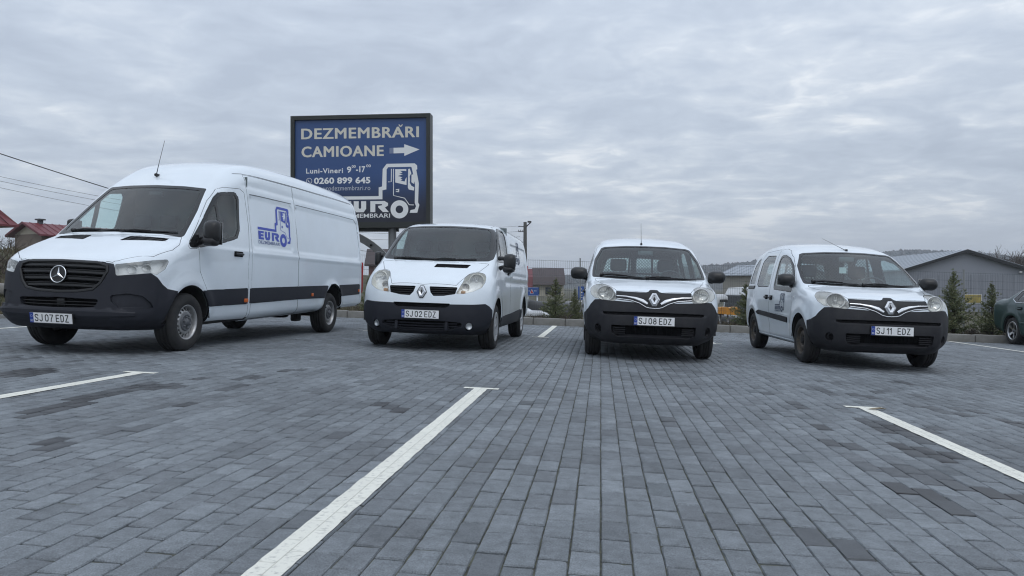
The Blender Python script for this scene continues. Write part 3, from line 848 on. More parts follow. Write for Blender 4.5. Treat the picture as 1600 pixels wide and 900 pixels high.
# ---------------------------------------------------------------- common vehicle pieces
def wheel_well(root, x, z, Rw, yo, yi):
    for sd in (1, -1):
        mb = MB()
        pts = []; n = 20
        for k in range(n+1):
            a = math.pi*(.02+.96*k/n); pts.append((x+Rw*math.cos(a), z+Rw*math.sin(a)))
        V = [(p[0], sd*yo, p[1]) for p in pts]+[(p[0], sd*yi, p[1]) for p in pts]
        mb.add(V, [(k, k+1, n+2+k, n+1+k) for k in range(n)], 0, True)
        mb.add([(p[0], sd*yi, p[1]) for p in pts], [tuple(range(n+1))], 0)
        mb.obj('wheel_arch_liner', [UNDER], root)
STROKES = {'S': [[(.95,1.3),(.8,1.52),(.5,1.6),(.2,1.52),(.06,1.25),(.2,.95),(.5,.82),(.8,.70),(.94,.40),(.8,.1),(.5,0),(.2,.08),(.05,.32)]],
 'J': [[(.8,1.65),(.8,.35),(.65,.06),(.4,0),(.15,.08),(.05,.32)]], '0': [[(.5,1.6),(.17,1.45),(.06,1.1),(.06,.5),(.17,.15),(.5,0),(.83,.15),(.94,.5),(.94,1.1),(.83,1.45),(.5,1.6)]],
 '7': [[(.05,1.6),(.95,1.6),(.45,.6),(.35,-.05)]], '2': [[(.06,1.22),(.2,1.5),(.5,1.6),(.8,1.5),(.93,1.2),(.8,.9),(.08,.03),(.97,.03)]],
 '8': [[(.5,.85),(.2,.98),(.12,1.22),(.25,1.5),(.5,1.6),(.75,1.5),(.88,1.22),(.8,.98),(.5,.85),(.18,.70),(.05,.40),(.2,.10),(.5,0),(.8,.10),(.95,.40),(.82,.70),(.5,.85)]],
 '1': [[(.2,1.2),(.58,1.6),(.58,-.05)]], 'E': [[(.95,1.6),(.12,1.6),(.12,0),(.97,0)], [(.12,.83),(.85,.83)]], 'D': [[(.12,0),(.12,1.6),(.5,1.6),(.82,1.42),(.94,1.05),(.94,.55),(.82,.18),(.5,0),(.12,0)]], 'Z': [[(.05,1.6),(.9,1.6),(.08,0),(.97,0)]]}
def stroke_text(mb, txt, x, y0, z0, cw, gap, cap, sw):
    """plate letters as straight pen strokes, read along y"""
    lift = 0
    for ch in txt:
        for line in STROKES[ch]:
            for p, q in zip(line, line[1:]):
                a = np.array((y0+p[0]*cw, z0+p[1]/1.6*cap)); b = np.array((y0+q[0]*cw, z0+q[1]/1.6*cap)); d = b-a; L = np.linalg.norm(d); d /= L; n = np.array((-d[1], d[0]))*sw/2; a = a-d*sw*.35; b = b+d*sw*.35
                xx = x+(lift % 7)*.00009; lift += 1
                mb.add([(xx, *(a-n)), (xx, *(b-n)), (xx, *(b+n)), (xx, *(a+n))], [(0, 1, 2, 3)], 0)
        y0 += cw+gap
def number_plate(root, shell, z, pre, num, suf, xoff=.02, mirror_gap=0):
    """white plate with a blue band at its left, as one reads it"""
    P, N = shell.on([(0, z)], 0); x = P[0][0]+xoff
    lean = math.atan2(N[0][2], N[0][0])*.3
    M = Matrix.Translation((x, 0, z)) @ Matrix.Rotation(-lean, 4, 'Y')
    fr = MB(); fr.rbox((-.010, 0, -.004), (.010, .268, .064), .006, 0, 3); fr.obj('plate_holder', [BLACK], root, M)
    pl = MB(); pl.box((.003, 0, 0), (.0025, .26, .055)); plo = pl.obj('number_plate', [PLATEW], root, M)
    b = MB(); b.box((.0055, -.2375, 0), (.0012, .0225, .055)); b.obj('country_band', [PLATEB], plo)
    t = MB()
    for txt, y0 in ((pre, -.196), (num, -.070 if num != '11' else -.075), (suf, .062)): stroke_text(t, txt, .0062, y0, -.036, .040, .018 if txt != '11' else -.004, .072, .0105)
    t.obj('lettering', [INK], plo)
    e = MB()
    for k in range(12):
        a = k*math.pi/6; e.box((.0072, -.2375+.012*math.cos(a), .018+.012*math.sin(a)), (.0004, .0016, .0016))
    V, F = text_fit('RO', .026, .022, .01); e.add([(.0072, -.2505+v[0], -.044+v[1]) for v in V], F, 0)
    e.obj('country_code', [PLATEW], plo)
    return plo
def lamp(root, shell, side, region, bowls, depth=.07, old=False, bezel=LAMPRIM, amber=None):
    """headlight: bezel cup cut from the body outline, reflector bowls, clear lens"""
    V, F, fm, ln, sm = shell.patch(region, -depth)
    V0, F0, fm0, ln0, sm0 = shell.patch(region, -.002, rim=depth, gap=.002)
    n = len(V); Vv = list(V)+list(V0); Ff = [f for f in F]; mi = [0]*len(F)
    for f, m_, s_ in zip(F0, fm0, sm0):
        if m_ == 1: Ff.append([i+n for i in f]); mi.append(1)
    o = link_mesh('headlight', Vv, Ff, [LAMPSHELL, bezel], root, False, mi)
    for (c, r, ang, squash) in bowls:
        c = np.array(c); b = MB(); M = Matrix.Translation(c*np.array((1, side, 1))) @ Matrix.Rotation(R(ang)*side, 4, 'Z') @ Matrix.Rotation(R(-90), 4, 'Z') @ Matrix.Diagonal((1, 1, squash, 1))
        b.lathe([(r*1.06, .004), (r, .008), (r*.97, -.004), (r*.8, -.03), (r*.5, -.052), (r*.18, -.062), (0, -.062)], 32, 0, M)
        b.obj('reflector', [REFLECT], o)
        q = MB(); q.lathe([(r*1.02, -.004), (r*1.12, .004), (r*1.12, .012), (r*1.03, .013), (r*1.0, .006)], 36, 0, M); q.obj('reflector_ring', [bezel], o)
        q = MB()
        for k in range(-3, 4):
            y = k*r*.26; w = math.sqrt(max(.01, (r*.92)**2-y*y)); q.tube([M @ Vector((y, -.014-.045*(1-(abs(y)/r)**2)**.5*.55, -w*.92)), M @ Vector((y, -.030-.03*(1-(abs(y)/r)**2)**.5, 0)), M @ Vector((y, -.014-.045*(1-(abs(y)/r)**2)**.5*.55, w*.92))], .0035, 4, 0, False)
        q.obj('reflector_rib', [REFLECT], o)
        q = MB(); q.lathe([(r*.17, -.062), (r*.17, -.02), (r*.12, -.010), (0, -.008)], 14, 0, M); q.obj('bulb', [LAMPRIM], o)
    if amber:
        for (c, r) in amber:
            b = MB(); b.rbox((c[0], c[1]*side, c[2]), (.02, r, r*.7), r*.5, 0, 4); b.obj('indicator', [AMBER], o)
    shell.part('lens', region, LENS_OLD if old else LENS, o, off=.003, gap=.003, rim=.006)
    return o
def recess(root, name, shell, region, mats, depth=.05, gap=.0, inner=None):
    """a sunk opening: back wall and side walls"""
    V, F, fm, ln, sm = shell.patch(region, -depth)
    V0, F0, fm0, ln0, sm0 = shell.patch(region, 0, rim=depth)
    n = len(V); Vv = list(V)+list(V0); Ff = list(F); mi = [0]*len(F)
    for f, m_ in zip(F0, fm0):
        if m_ == 1: Ff.append([i+n for i in f]); mi.append(1)
    return link_mesh(name, Vv, Ff, mats, root, False, mi)
def underpinnings(root, axles, boxes, pipes=()):
    for x, y, z, r in axles:
        b = MB(); b.tube([(x, -y, z), (x, y, z)], r, 10); b.rbox((x, 0, z), (r*2.2, r*2.2, r*1.8), r); b.obj('axle', [UNDER], root)
    for c, h in boxes: b = MB(); b.rbox(c, h, min(h)*.5); b.obj('under_tank', [UNDER], root)
    for p, q, r in pipes: b = MB(); b.tube([p, q], r, 8); b.obj('exhaust_pipe', [UNDER], root)
def seat(root, x, y, z, s=1.0, head=True):
    b = MB(); b.rbox((x-.05, y, z), (.25, .23, .09), .06); b.obj('seat', [SEAT], root)
    M = Matrix.Translation((x-.30, y, z+.36)) @ Matrix.Rotation(R(-14), 4, 'Y')
    b = MB(); b.rbox((0, 0, 0), (.07, .23, .32*s), .06, 0, 5, M); bo = b.obj('seat_back', [SEAT], root)
    if head:
        b = MB(); M2 = Matrix.Translation((x-.39, y, z+.36+.32*s+.12)) @ Matrix.Rotation(R(-10), 4, 'Y'); b.rbox((0, 0, 0), (.05, .13, .095), .045, 0, 5, M2)
        for q in (-.05, .05): b.tube([M2 @ Vector((0, q, -.08)), M2 @ Vector((0, q, -.16))], .006, 6)
        b.obj('headrest', [SEAT], bo)
def steering(root, x, y, z, r=.19, tilt=35):
    M = Matrix.Translation((x, y, z)) @ Matrix.Rotation(R(-tilt), 4, 'Y')
    b = MB(); pts = [M @ Vector((0, r*math.cos(a), r*math.sin(a))) for a in [2*math.pi*k/28 for k in range(29)]]
    b.tube(pts, .015, 8, 0, False); b.rbox((0, 0, 0), (.03, .07, .055), .025, 0, 4, M)
    for a in (0, math.pi, -math.pi/2): b.tube([M @ Vector((0, 0, 0)), M @ Vector((0, r*math.cos(a), r*math.sin(a)))], .014, 6)
    b.obj('steering_wheel', [DASH], root)
def antenna(root, base, tip, r=.006):
    b = MB(); bx = np.array(base); tx = np.array(tip)
    b.rbox(bx+np.array((0, 0, .005)), (.035, .016, .018), .012, 0, 3); b.tube([bx, bx+(tx-bx)*.3, tx], [r, r*.55, r*.35], 6)
    b.obj('antenna', [BLACK], root)
def door_handle(door, shell, x, z, side, w=.085, material=None):
    P, N = shell.on([(x, z)], 90*side); p = P[0]; b = MB()
    b.rbox((p[0], p[1]+side*.004, p[2]), (w*1.05, .006, .036), .006, 1, 4)
    b.rbox((p[0], p[1]+side*.022, p[2]), (w, .014, .017), .013, 0, 4)
    for q in (-w*.8, w*.8): b.rbox((p[0]+q, p[1]+side*.012, p[2]), (.014, .014, .014), .008, 0, 3)
    b.obj('door_handle', [material or BLACK, VOID], door)
def wiper(root, shell, pts, off=.012):
    b = MB(); P, N = shell.on(pts, 0, off); b.strip(P, N, .012, .008); 
    b.tube([P[0], P[0]*.6+P[len(P)//2]*.4+N[0]*.02, P[len(P)//2]+N[0]*.01], .009, 6); b.lathe([(.022, -.03), (.02, .02), (0, .025)], 10, 0, Matrix.Translation(P[0]))
    b.obj('wiper', [BLACK], root)
def mirror_unit(root, side, c, half, attach, kind, folded=None):
    """door mirror: shell, reflecting glass facing back, arm to the door"""
    if folded: c, half = folded
    c = (c[0], c[1]*side, c[2]); b = MB()
    def shape(p):
        k = p[0]/half[0]
        return (p[0], p[1]*(1-.16*max(0, k)), p[2]*(1-.16*max(0, k)))
    if kind == 'double':
        b.rbox((c[0], c[1], c[2]+half[2]*.12), (half[0], half[1], half[2]*.86), min(half)*.92, 0, 8, None, shape)
        b.rbox((c[0], c[1]-side*.02, c[2]-half[2]*.62), (half[0]*.95, half[1]*.9, half[2]*.36), .05, 0, 8, None, shape)
    else:
        b.rbox(c, half, min(half)*.95, 0, 8, None, shape)
    for a in attach:
        a = np.array((a[0], a[1]*side, a[2])); e = np.array((c[0]+half[0]*.1, c[1]-side*half[1]*.5, a[2]*.75+c[2]*.25))
        b.tube([a, a*.5+e*.5+np.array((0, 0, .01)), e], [.034, .030, .034], 8)
    o = b.obj('door_mirror', [BLACK], root)
    g = MB(); g.rbox((c[0]-half[0]-.001, c[1], c[2]), (.004, half[1]*.84, half[2]*.84), .004, 0, 3); g.obj('mirror_glass', [MIRROR], o)
    return o
def diamond(root, shell, z, hw, hh, plate=True, lift=.012):
    """faceted upright rhombus badge with an open heart"""
    P, N = shell.on([(0, z)], 0); x = P[0][0]; nx = N[0]; M = Matrix.Translation((x+lift, 0, z)) @ Matrix.Rotation(-math.atan2(nx[2], nx[0])*.7, 4, 'Y')
    b = MB()
    def rh(w, h): return [(w*.35, h), (w, 0), (w*.35, -h), (-w*.35, -h), (-w, 0), (-w*.35, h)]
    outer = rh(hw, hh); mid = [(a*.66, c*.74) for a, c in outer]
    inner = [(0, hh*.46), (hw*.26, 0), (0, -hh*.46), (-hw*.26, 0)]
    inn6 = [inner[0], inner[1], inner[2], inner[2], inner[3], inner[0]]
    V = [(0, a, c) for a, c in outer]+[(.020, a, c) for a, c in mid]+[(.006, a, c) for a, c in inn6]
    F = [(i, (i+1) % 6, 6+(i+1) % 6, 6+i) for i in range(6)]+[(6+i, 6+(i+1) % 6, 12+(i+1) % 6, 12+i) for i in range(6)]
    b.add(V, F, 0); o = b.obj('diamond_emblem', [BADGE], root, M)
    k = MB(); k.prism([(a*1.1, c*1.1) for a, c in inner], -.004, .003, 0); k.obj('emblem_heart', [BLACK], o)
    if plate:
        k = MB(); k.prism([(a*1.16, c*1.12) for a, c in outer], -.012, -.001, 0); k.obj('emblem_backing', [BLACK], o)
    return o
def logo_on(root, shell, ang, u0, z0, su, sz, main, thin, address=None):
    """emblem printed on a panel; u runs the way one reads it, z0 is the drawing's top"""
    sg = -1 if ang == 90 else 1
    def put(V): return [(u0+sg*(v[0]+25)*su, z0-(v[1]-120)*sz) for v in V]
    mb = MB()
    for V, F in emblem_shapes():
        P, F2 = shell.decal(put(V), F, ang); mb.add(P, F2, 0)
    o = mb.obj('emblem_print', [main], root)
    V, F = emblem_text(); P, F2 = shell.decal(put(V), F, ang, .0035, .2); t = MB(); t.add(P, F2, 0); t.obj('lettering_print', [thin], root)
    if address:
        V, F = text_fit(address, 900, 34, .0); P, F2 = shell.decal(put([(v[0], 845-v[1]) for v in V]), F, ang, .0035, .2); t = MB(); t.add(P, F2, 0); t.obj('address_print', [thin], root)
    return o
# ================================================================ vehicles
def half_x(p): return lambda c: c.x > p
FRONT = lambda c: c.x > -.2
def symm(h):
    """full outline from its right-hand half, listed from the middle of the bottom to the middle of the top"""
    return list(h)+[(-p[0], *p[1:]) for p in reversed(h) if abs(p[0]) > 1e-6]

SEAM_AND_SHADE = mat('channel_and_edge_shade', (.10, .11, .12), .6)  # grey of the roof channel, and of shade drawn along the panel recesses
# ---------------------------------------------------------------- the tall long van
def build_tall_van(root):
    s = Shell(Sprinter()); side = lambda c: c.y > .5
    s.cut([(math.cos(a)*.44, .36+math.sin(a)*.44) for a in [2*math.pi*k/40 for k in range(40)]], 90, 'arch_front', nmin=.02, zone=lambda c: c.y > .45, both=True)
    s.cut(round_poly([(-4.76, .0), (-4.74, .62), (-4.66, .80), (-4.45, .865), (-4.25, .845), (-4.06, .70), (-3.92, .35), (-3.90, 0)], .10), 90, 'arch_rear', nmin=.02, zone=lambda c: c.y > .45, both=True)
    s.cut([(-1.2, -6.2), (1.2, -6.2), (1.2, 1.2), (-1.2, 1.2)], 'down', 'underside', nmin=.72)
    # bumper, with the whole nose under the bonnet edge
    s.cut([(.95,0,1.045), (.90,.45,1.035), (.875,.61,1.015), (.88,.65,.885), (.77,.80,.905), (.67,.92,.925), (.61,.96,.88), (.535,.98,.80), (.45,.99,.75), (.28,1.01,.725), (.30,1.01,.1), (1.1,0,.1)], 45, 'bumper', nmin=.02, zone=lambda c: c.y > 0 and c.x > .1, both=True, keep=['body', 'underside'])
    s.cut(round_poly(symm([(0,.675), (.25,.685), (.42,.71), (.50,.79), (.565,.93), (.545,1.0), (.45,1.03), (0,1.043)]), .03), 0, 'grille', zone=FRONT)
    s.cut(round_poly(symm([(0,.515), (.30,.52), (.45,.53), (.50,.615), (0,.628)]), .03), 0, 'intake', zone=FRONT)
    s.cut([(.91,.60,.665), (.85,.77,.690), (.75,.885,.665), (.67,.94,.585), (.64,.945,.53), (.90,.70,.535), (.92,.62,.60)], 45, 'scoop', r=.03, zone=lambda c: c.y > .3, both=True)
    s.cut([(.87,.615,1.008), (.61,.90,1.072), (.44,.965,1.090), (.42,.97,1.065), (.50,.98,.975), (.62,.955,.905), (.67,.92,.927), (.78,.80,.905), (.885,.64,.882)], 45, 'headlight', r=.025, nmin=.02, zone=lambda c: c.y > .3 and c.x > .2, both=True)
    s.cut(round_poly([(.48,.90), (0,.94), (-.48,.90), (-.60,.85), (-.88,.58), (-.935,.30), (-.92,.14), (-.84,-.02), (-.4,.085), (0,.105), (.4,.085), (.84,-.02), (.92,.14), (.935,.30), (.88,.58), (.60,.85)], .02), 'top', 'bonnet', nmin=.25, zone=lambda c: 1.03 < c.z < 1.46 and c.x > -.1, keep=['body'])
    s.cut(round_poly([(.245,.30), (.26,.135), (.73,.075), (.74,.17)], .015), 'top', 'vent', nmin=.25, zone=lambda c: 1.1 < c.z < 1.46, both=True)
    ws = round_poly(symm([(0,1.42), (.6,1.405), (.86,1.372), (.79,1.74), (.695,2.065), (.4,2.09), (0,2.10)]), .035)
    s.cut(ws, 0, 'windscreen_border', nmin=.2, zone=lambda c: -1.0 < c.x < .3 and c.z > 1.3)
    s.cut(round_poly(symm([(0,1.455), (.6,1.44), (.795,1.415), (.735,1.74), (.645,2.03), (.4,2.05), (0,2.06)]), .05), 0, 'windscreen', nmin=.2, zone=lambda c: -1.0 < c.x < .3 and c.z > 1.3)
    # flanks
    s.cut(round_poly([(-1.47,.30), (-2.965,.30), (-2.965,1.35), (-2.965,1.62), (-2.90,2.11), (-2.86,2.375), (-1.46,2.355), (-1.49,1.66)], .02), 90, 'panel_front', nmin=.3, zone=side, both=True, keep=['body', 'underside'])
    s.cut(round_poly([(-2.975,.30), (-5.74,.42), (-5.74,1.40), (-5.66,2.10), (-5.50,2.385), (-2.87,2.378), (-2.91,2.11), (-2.972,1.62)], .03), 90, 'panel_rear', nmin=.3, zone=side, both=True, keep=['body', 'underside'])
    s.cut(round_poly([(-.175,1.25), (.055,1.235), (-.34,1.625), (-.60,1.89), (-.83,2.07), (-.97,2.115), (-1.31,2.14), (-1.41,2.10), (-1.445,1.66), (-1.39,1.08), (-1.405,.55), (-1.42,.34), (-.40,.34), (-.42,.60), (-.32,.76), (-.19,.97)], .03), 90, 'door', nmin=.2, zone=side, both=True, keep=['body', 'underside'])
    win = round_poly([(.035,1.25), (-.36,1.605), (-.71,1.945), (-.83,2.025), (-1.20,2.072), (-1.268,2.01), (-1.21,1.56), (-1.12,1.44), (-.76,1.36), (-.20,1.27)], .05)
    s.cut(win, 90, 'window_border', nmin=.2, zone=side, both=True)
    s.cut(round_poly([(-.745,1.925), (-.85,1.99), (-1.175,2.035), (-1.222,1.985), (-1.165,1.57), (-1.09,1.475), (-.74,1.395)], .05), 90, 'door_window', nmin=.2, zone=side, both=True)
    s.cut(round_poly([(-.31,1.51), (-.69,1.875), (-.69,1.385), (-.33,1.31)], .04), 90, 'quarter_window', nmin=.2, zone=side, both=True)
    s.cut(round_poly([(-.24,.735), (-.33,.735), (-1.37,.765), (-1.38,.555), (-.395,.535), (-.36,.60)], .01), 90, 'moulding_door', nmin=.2, zone=side, both=True)
    s.cut([(-1.44,.765), (-2.96,.80), (-4.12,.825), (-4.0,.62), (-2.96,.605), (-1.44,.56)], 90, 'moulding_mid', nmin=.2, zone=side, both=True)
    s.cut(round_poly([(-4.66,.84), (-5.72,.865), (-5.72,.68), (-4.72,.645)], .01), 90, 'moulding_rear', nmin=.2, zone=side, both=True)
    s.freeze()
    both = ('_left', '_right')
    s.part('body', ['body'], [WHITE, VOID], root, rim=.02)
    s.part('underbody', 'underside', UNDER, root)
    holes = ['arch_front', 'arch_rear', 'windscreen', 'door_window', 'quarter_window', 'headlight', 'grille', 'intake']
    skip = holes+[h+b for h in holes for b in both]
    s.lining(skip, root)
    s.part('bonnet', 'bonnet', [WHITE, VOID], root, gap=.006, rim=.03)
    s.part('bumper', ['bumper_left', 'bumper_right'], [BUMPER, VOID], root, off=.002, gap=.001, rim=.03)
    g = recess(root, 'grille', s, 'grille', [VOID, BLACK], .055)
    for z, w in ((.985, .53), (.915, .53), (.84, .50), (.765, .455)):
        mb = MB(); s.bar(mb, [(-w, z-.006), (-w*.5, z+.002), (0, z+.004), (w*.5, z+.002), (w, z-.006)], .042, .016, 0, -.030, 5)
        s.bar(mb, [(-w, z+.016), (-w*.5, z+.024), (0, z+.026), (w*.5, z+.024), (w, z+.016)], .010, .014, 0, -.020, 5); mb.obj('slat', [BLACK], g)
    mb = MB(); loop = [(0,.69), (.25,.70), (.41,.725), (.485,.80), (.545,.93), (.53,.99), (.44,1.018), (0,1.03)]; s.bar(mb, loop+[(-a, c) for a, c in reversed(loop)], .03, .012, 0, -.004, 4); mb.obj('grille_frame', [BLACK], g)
    i_ = recess(root, 'lower_intake', s, 'intake', [VOID, BUMPER], .06)
    for z in (.55, .585): mb = MB(); s.bar(mb, [(-.47, z), (0, z), (.47, z)], .012, .012, 0, -.035, 5); mb.obj('slat', [BLACK], i_)
    mb = MB(); mb.rbox((.94, .03, .572), (.02, .05, .045), .012); mb.obj('sensor', [BLACK], i_)
    # three-pointed star
    P, N = s.on([(0, .88)], 0); M = Matrix.Translation((P[0][0]+.006, 0, .88)) @ Matrix.Rotation(-math.atan2(N[0][2], N[0][0]), 4, 'Y') @ Matrix.Rotation(R(90), 4, 'Z') @ Matrix.Rotation(R(180), 4, 'Z')
    mb = MB(); mb.lathe([(.096, -.006), (.101, .004), (.094, .010), (.087, .004), (.088, -.006)], 48)
    for k in range(3):
        a = R(90)+k*2*math.pi/3; t = (math.cos(a)*.089, .004, math.sin(a)*.089)
        q = [(math.cos(a+dd)*.017, .004, math.sin(a+dd)*.017) for dd in (-1.05, 1.05)]
        mb.add([(0, .016, 0), t, q[0], q[1]], [(0, 1, 2), (0, 3, 1)], 0)
    st = mb.obj('star_emblem', [CHROME], root, M)
    mb = MB(); mb.lathe([(.088, -.004), (0, -.002)], 32); mb.obj('emblem_backing', [BLACK], st)
    for sd, b in ((1, '_left'), (-1, '_right')):
        lamp(root, s, sd, 'headlight'+b, [((.755,.745,.958), .050, 12, .8), ((.655,.855,.982), .046, 22, .8)], .075, bezel=LAMPRIM)
        recess(root, 'bumper_scoop', s, 'scoop'+b, [BUMPER, BUMPER], .018)
        v = recess(root, 'bonnet_vent', s, 'vent'+b, [VOID, BLACK], .015)
        for q in (.12, .165, .21, .255):
            mb = MB(); y0, y1 = sd*.27, sd*.73; mb.box(((q), (y0+y1)/2, 0), (.006, .225, .004))
            Pp, Nn = s.on([(y0+(y1-y0)*k/6, 0) for k in range(7)], 0)
            mb = MB(); O = [(q+(.02 if k else 0), y0+(y1-y0)*k/6, 2.2) for k in range(7)]; Pp = cast(s.b, O, np.repeat([[0, 0, -1.0]], 7, 0)); Nn = unitn(grad(s.b, Pp)); mb.strip(Pp-Nn*.006, Nn, .016, .006); mb.obj('louvre', [BLACK], v)
        d = s.part('door', 'door'+b, [WHITE, VOID], root, gap=.006, rim=.03)
        s.part('window_border', 'window_border'+b, [TRIM, TRIM], d, off=.001, gap=.001, rim=.02)
        s.part('door_window', 'door_window'+b, SIDEGLASS, d, off=-.004); s.part('quarter_window', 'quarter_window'+b, SIDEGLASS, d, off=-.004)
        door_handle(d, s, -1.11, 1.228, sd, .105)
        s.part('side_panel', 'panel_front'+b, [WHITE, VOID], root, gap=.0055, rim=.02)
        s.part('side_panel', 'panel_rear'+b, [WHITE, VOID], root, gap=.0055, rim=.02)
        for nm in ('moulding_door', 'moulding_mid', 'moulding_rear'): s.part('side_moulding', nm+b, [BUMPER, BUMPER], root, off=.010, gap=.002, rim=.02)
        mb = MB(); s.bar(mb, [(-1.30, 2.345), (-1.46, 2.365), (-2.9, 2.385), (-4.4, 2.395), (-5.46, 2.395)], .011, .002, 90*sd, .0, 8); mb.obj('roof_channel', [SEAM_AND_SHADE], root)
        mb = MB(); s.bar(mb, [(-1.53, 2.088), (-2.80, 2.098)], .010, .002, 90*sd, .0, 8); mb.obj('recess_edge_shade', [SEAM_AND_SHADE], root)  # thin dark bar painting the shading line at the recess's top edge
        mb = MB(); s.bar(mb, [(-2.95, 2.098), (-5.50, 2.10), (-5.66, 2.03), (-5.71, 1.85)], .010, .002, 90*sd, .0, 8); mb.obj('recess_edge_shade', [SEAM_AND_SHADE], root)  # the same painted shading line round the rear recess
        mb = MB(); s.bar(mb, [(-1.40, .31), (-2.6, .335), (-3.92, .37)], .05, .012, 90*sd, -.004, 6); mb.obj('sill', [WHITE], root)
        for x, z, w in ((-1.325, .60, .05), (-3.49, .672, .036), (-5.66, .745, .03)):
            P, N = s.on([(x, z)], 90*sd); mb = MB(); mb.rbox(P[0]+N[0]*.012, (w, .012, .026), .008); mb.obj('side_marker', [ORANGE], root)
        mirror_unit(root, sd, (-.21, 1.125, 1.448), (.088, .105, .165), [(-.27, .93, 1.36), (-.22, .94, 1.32)], 'double', ((-.42, .965, 1.475), (.10, .045, .135)) if sd < 0 else None)
        mb = MB(); mb.rbox((-5.95, sd*.90, 1.0), (.03, .05, .30), .02, 0, 4); mb.obj('tail_light', [REDP], root)
        make_wheel(root, 0, sd*.965, .352, .235, .205, 'slots', sd, 0)
        make_wheel(root, -4.325, sd*.965, .352, .235, .205, 'slots', sd)
    wheel_well(root, 0, .36, .45, .985, .62); wheel_well(root, -4.34, .38, .45, .975, .62)
    s.part('windscreen_border', 'windscreen_border', [TRIM, TRIM], root, off=.001, gap=.001, rim=.015)
    s.part('windscreen', 'windscreen', GLASS, root, off=-.003)
    wiper(root, s, [(-.62, 1.425), (-.2, 1.43), (.10, 1.44)]); wiper(root, s, [(.10, 1.43), (.45, 1.43), (.76, 1.43)])
    number_plate(root, s, .395, 'SJ', '07', 'EDZ', .034)
    mb = MB(); s.bar(mb, [(-.84, .462), (-.6, .460), (-.3, .458), (0, .458), (.3, .458), (.6, .460), (.84, .462)], [.05, .088, .094, .094, .094, .088, .05], .020, 0, 0, 4); mb.obj('bumper_step', [BUMPER], root)
    # cab
    mb = MB(); mb.rbox((-.36, 0, 1.14), (.28, .80, .14), .08); mb.rbox((-.24, 0, 1.28), (.30, .76, .03), .03); mb.rbox((-.42, .42, 1.34), (.10, .22, .07), .05); mb.obj('dashboard', [DASH], root)
    for y in (.48, -.22, -.62): seat(root, -.95, y, .86, 1.0)
    steering(root, -.60, .44, 1.30, .20, 50)
    mb = MB(); mb.rbox((-1.50, 0, 1.35), (.015, .86, .98), .01); mb.obj('bulkhead', [BULK], root)
    mb = MB(); mb.rbox((-.72, 0, 1.98), (.02, .10, .035), .015, 0, 4, Matrix.Translation((0, 0, 0))); mb.obj('rear_view_mirror', [BLACK], root)
    P, N = s.on([(-.137, 2.248)], 0); mb = MB(); mb.rbox(P[0]+N[0]*.015, (.045, .022, .022), .02, 0, 4); q = P[0]+N[0]*.03; mb.tube([q, q+np.array((-.03, .012, .16)), q+np.array((-.10, .035, .47))], [.007, .004, .003], 6); mb.obj('antenna', [BLACK], root)
    underpinnings(root, [(0, .85, .352, .05), (-4.325, .85, .352, .07)], [((-2.2, -.45, .33), (.5, .22, .12)), ((-3.75, .60, .33), (.10, .06, .12))], [((-3.2, 0, .36), (-4.3, 0, .36), .04)])
    logo_on(root, s, 90, -1.70, 2.005, .00107, .00094, LOGOBLUE, LOGOTHIN)

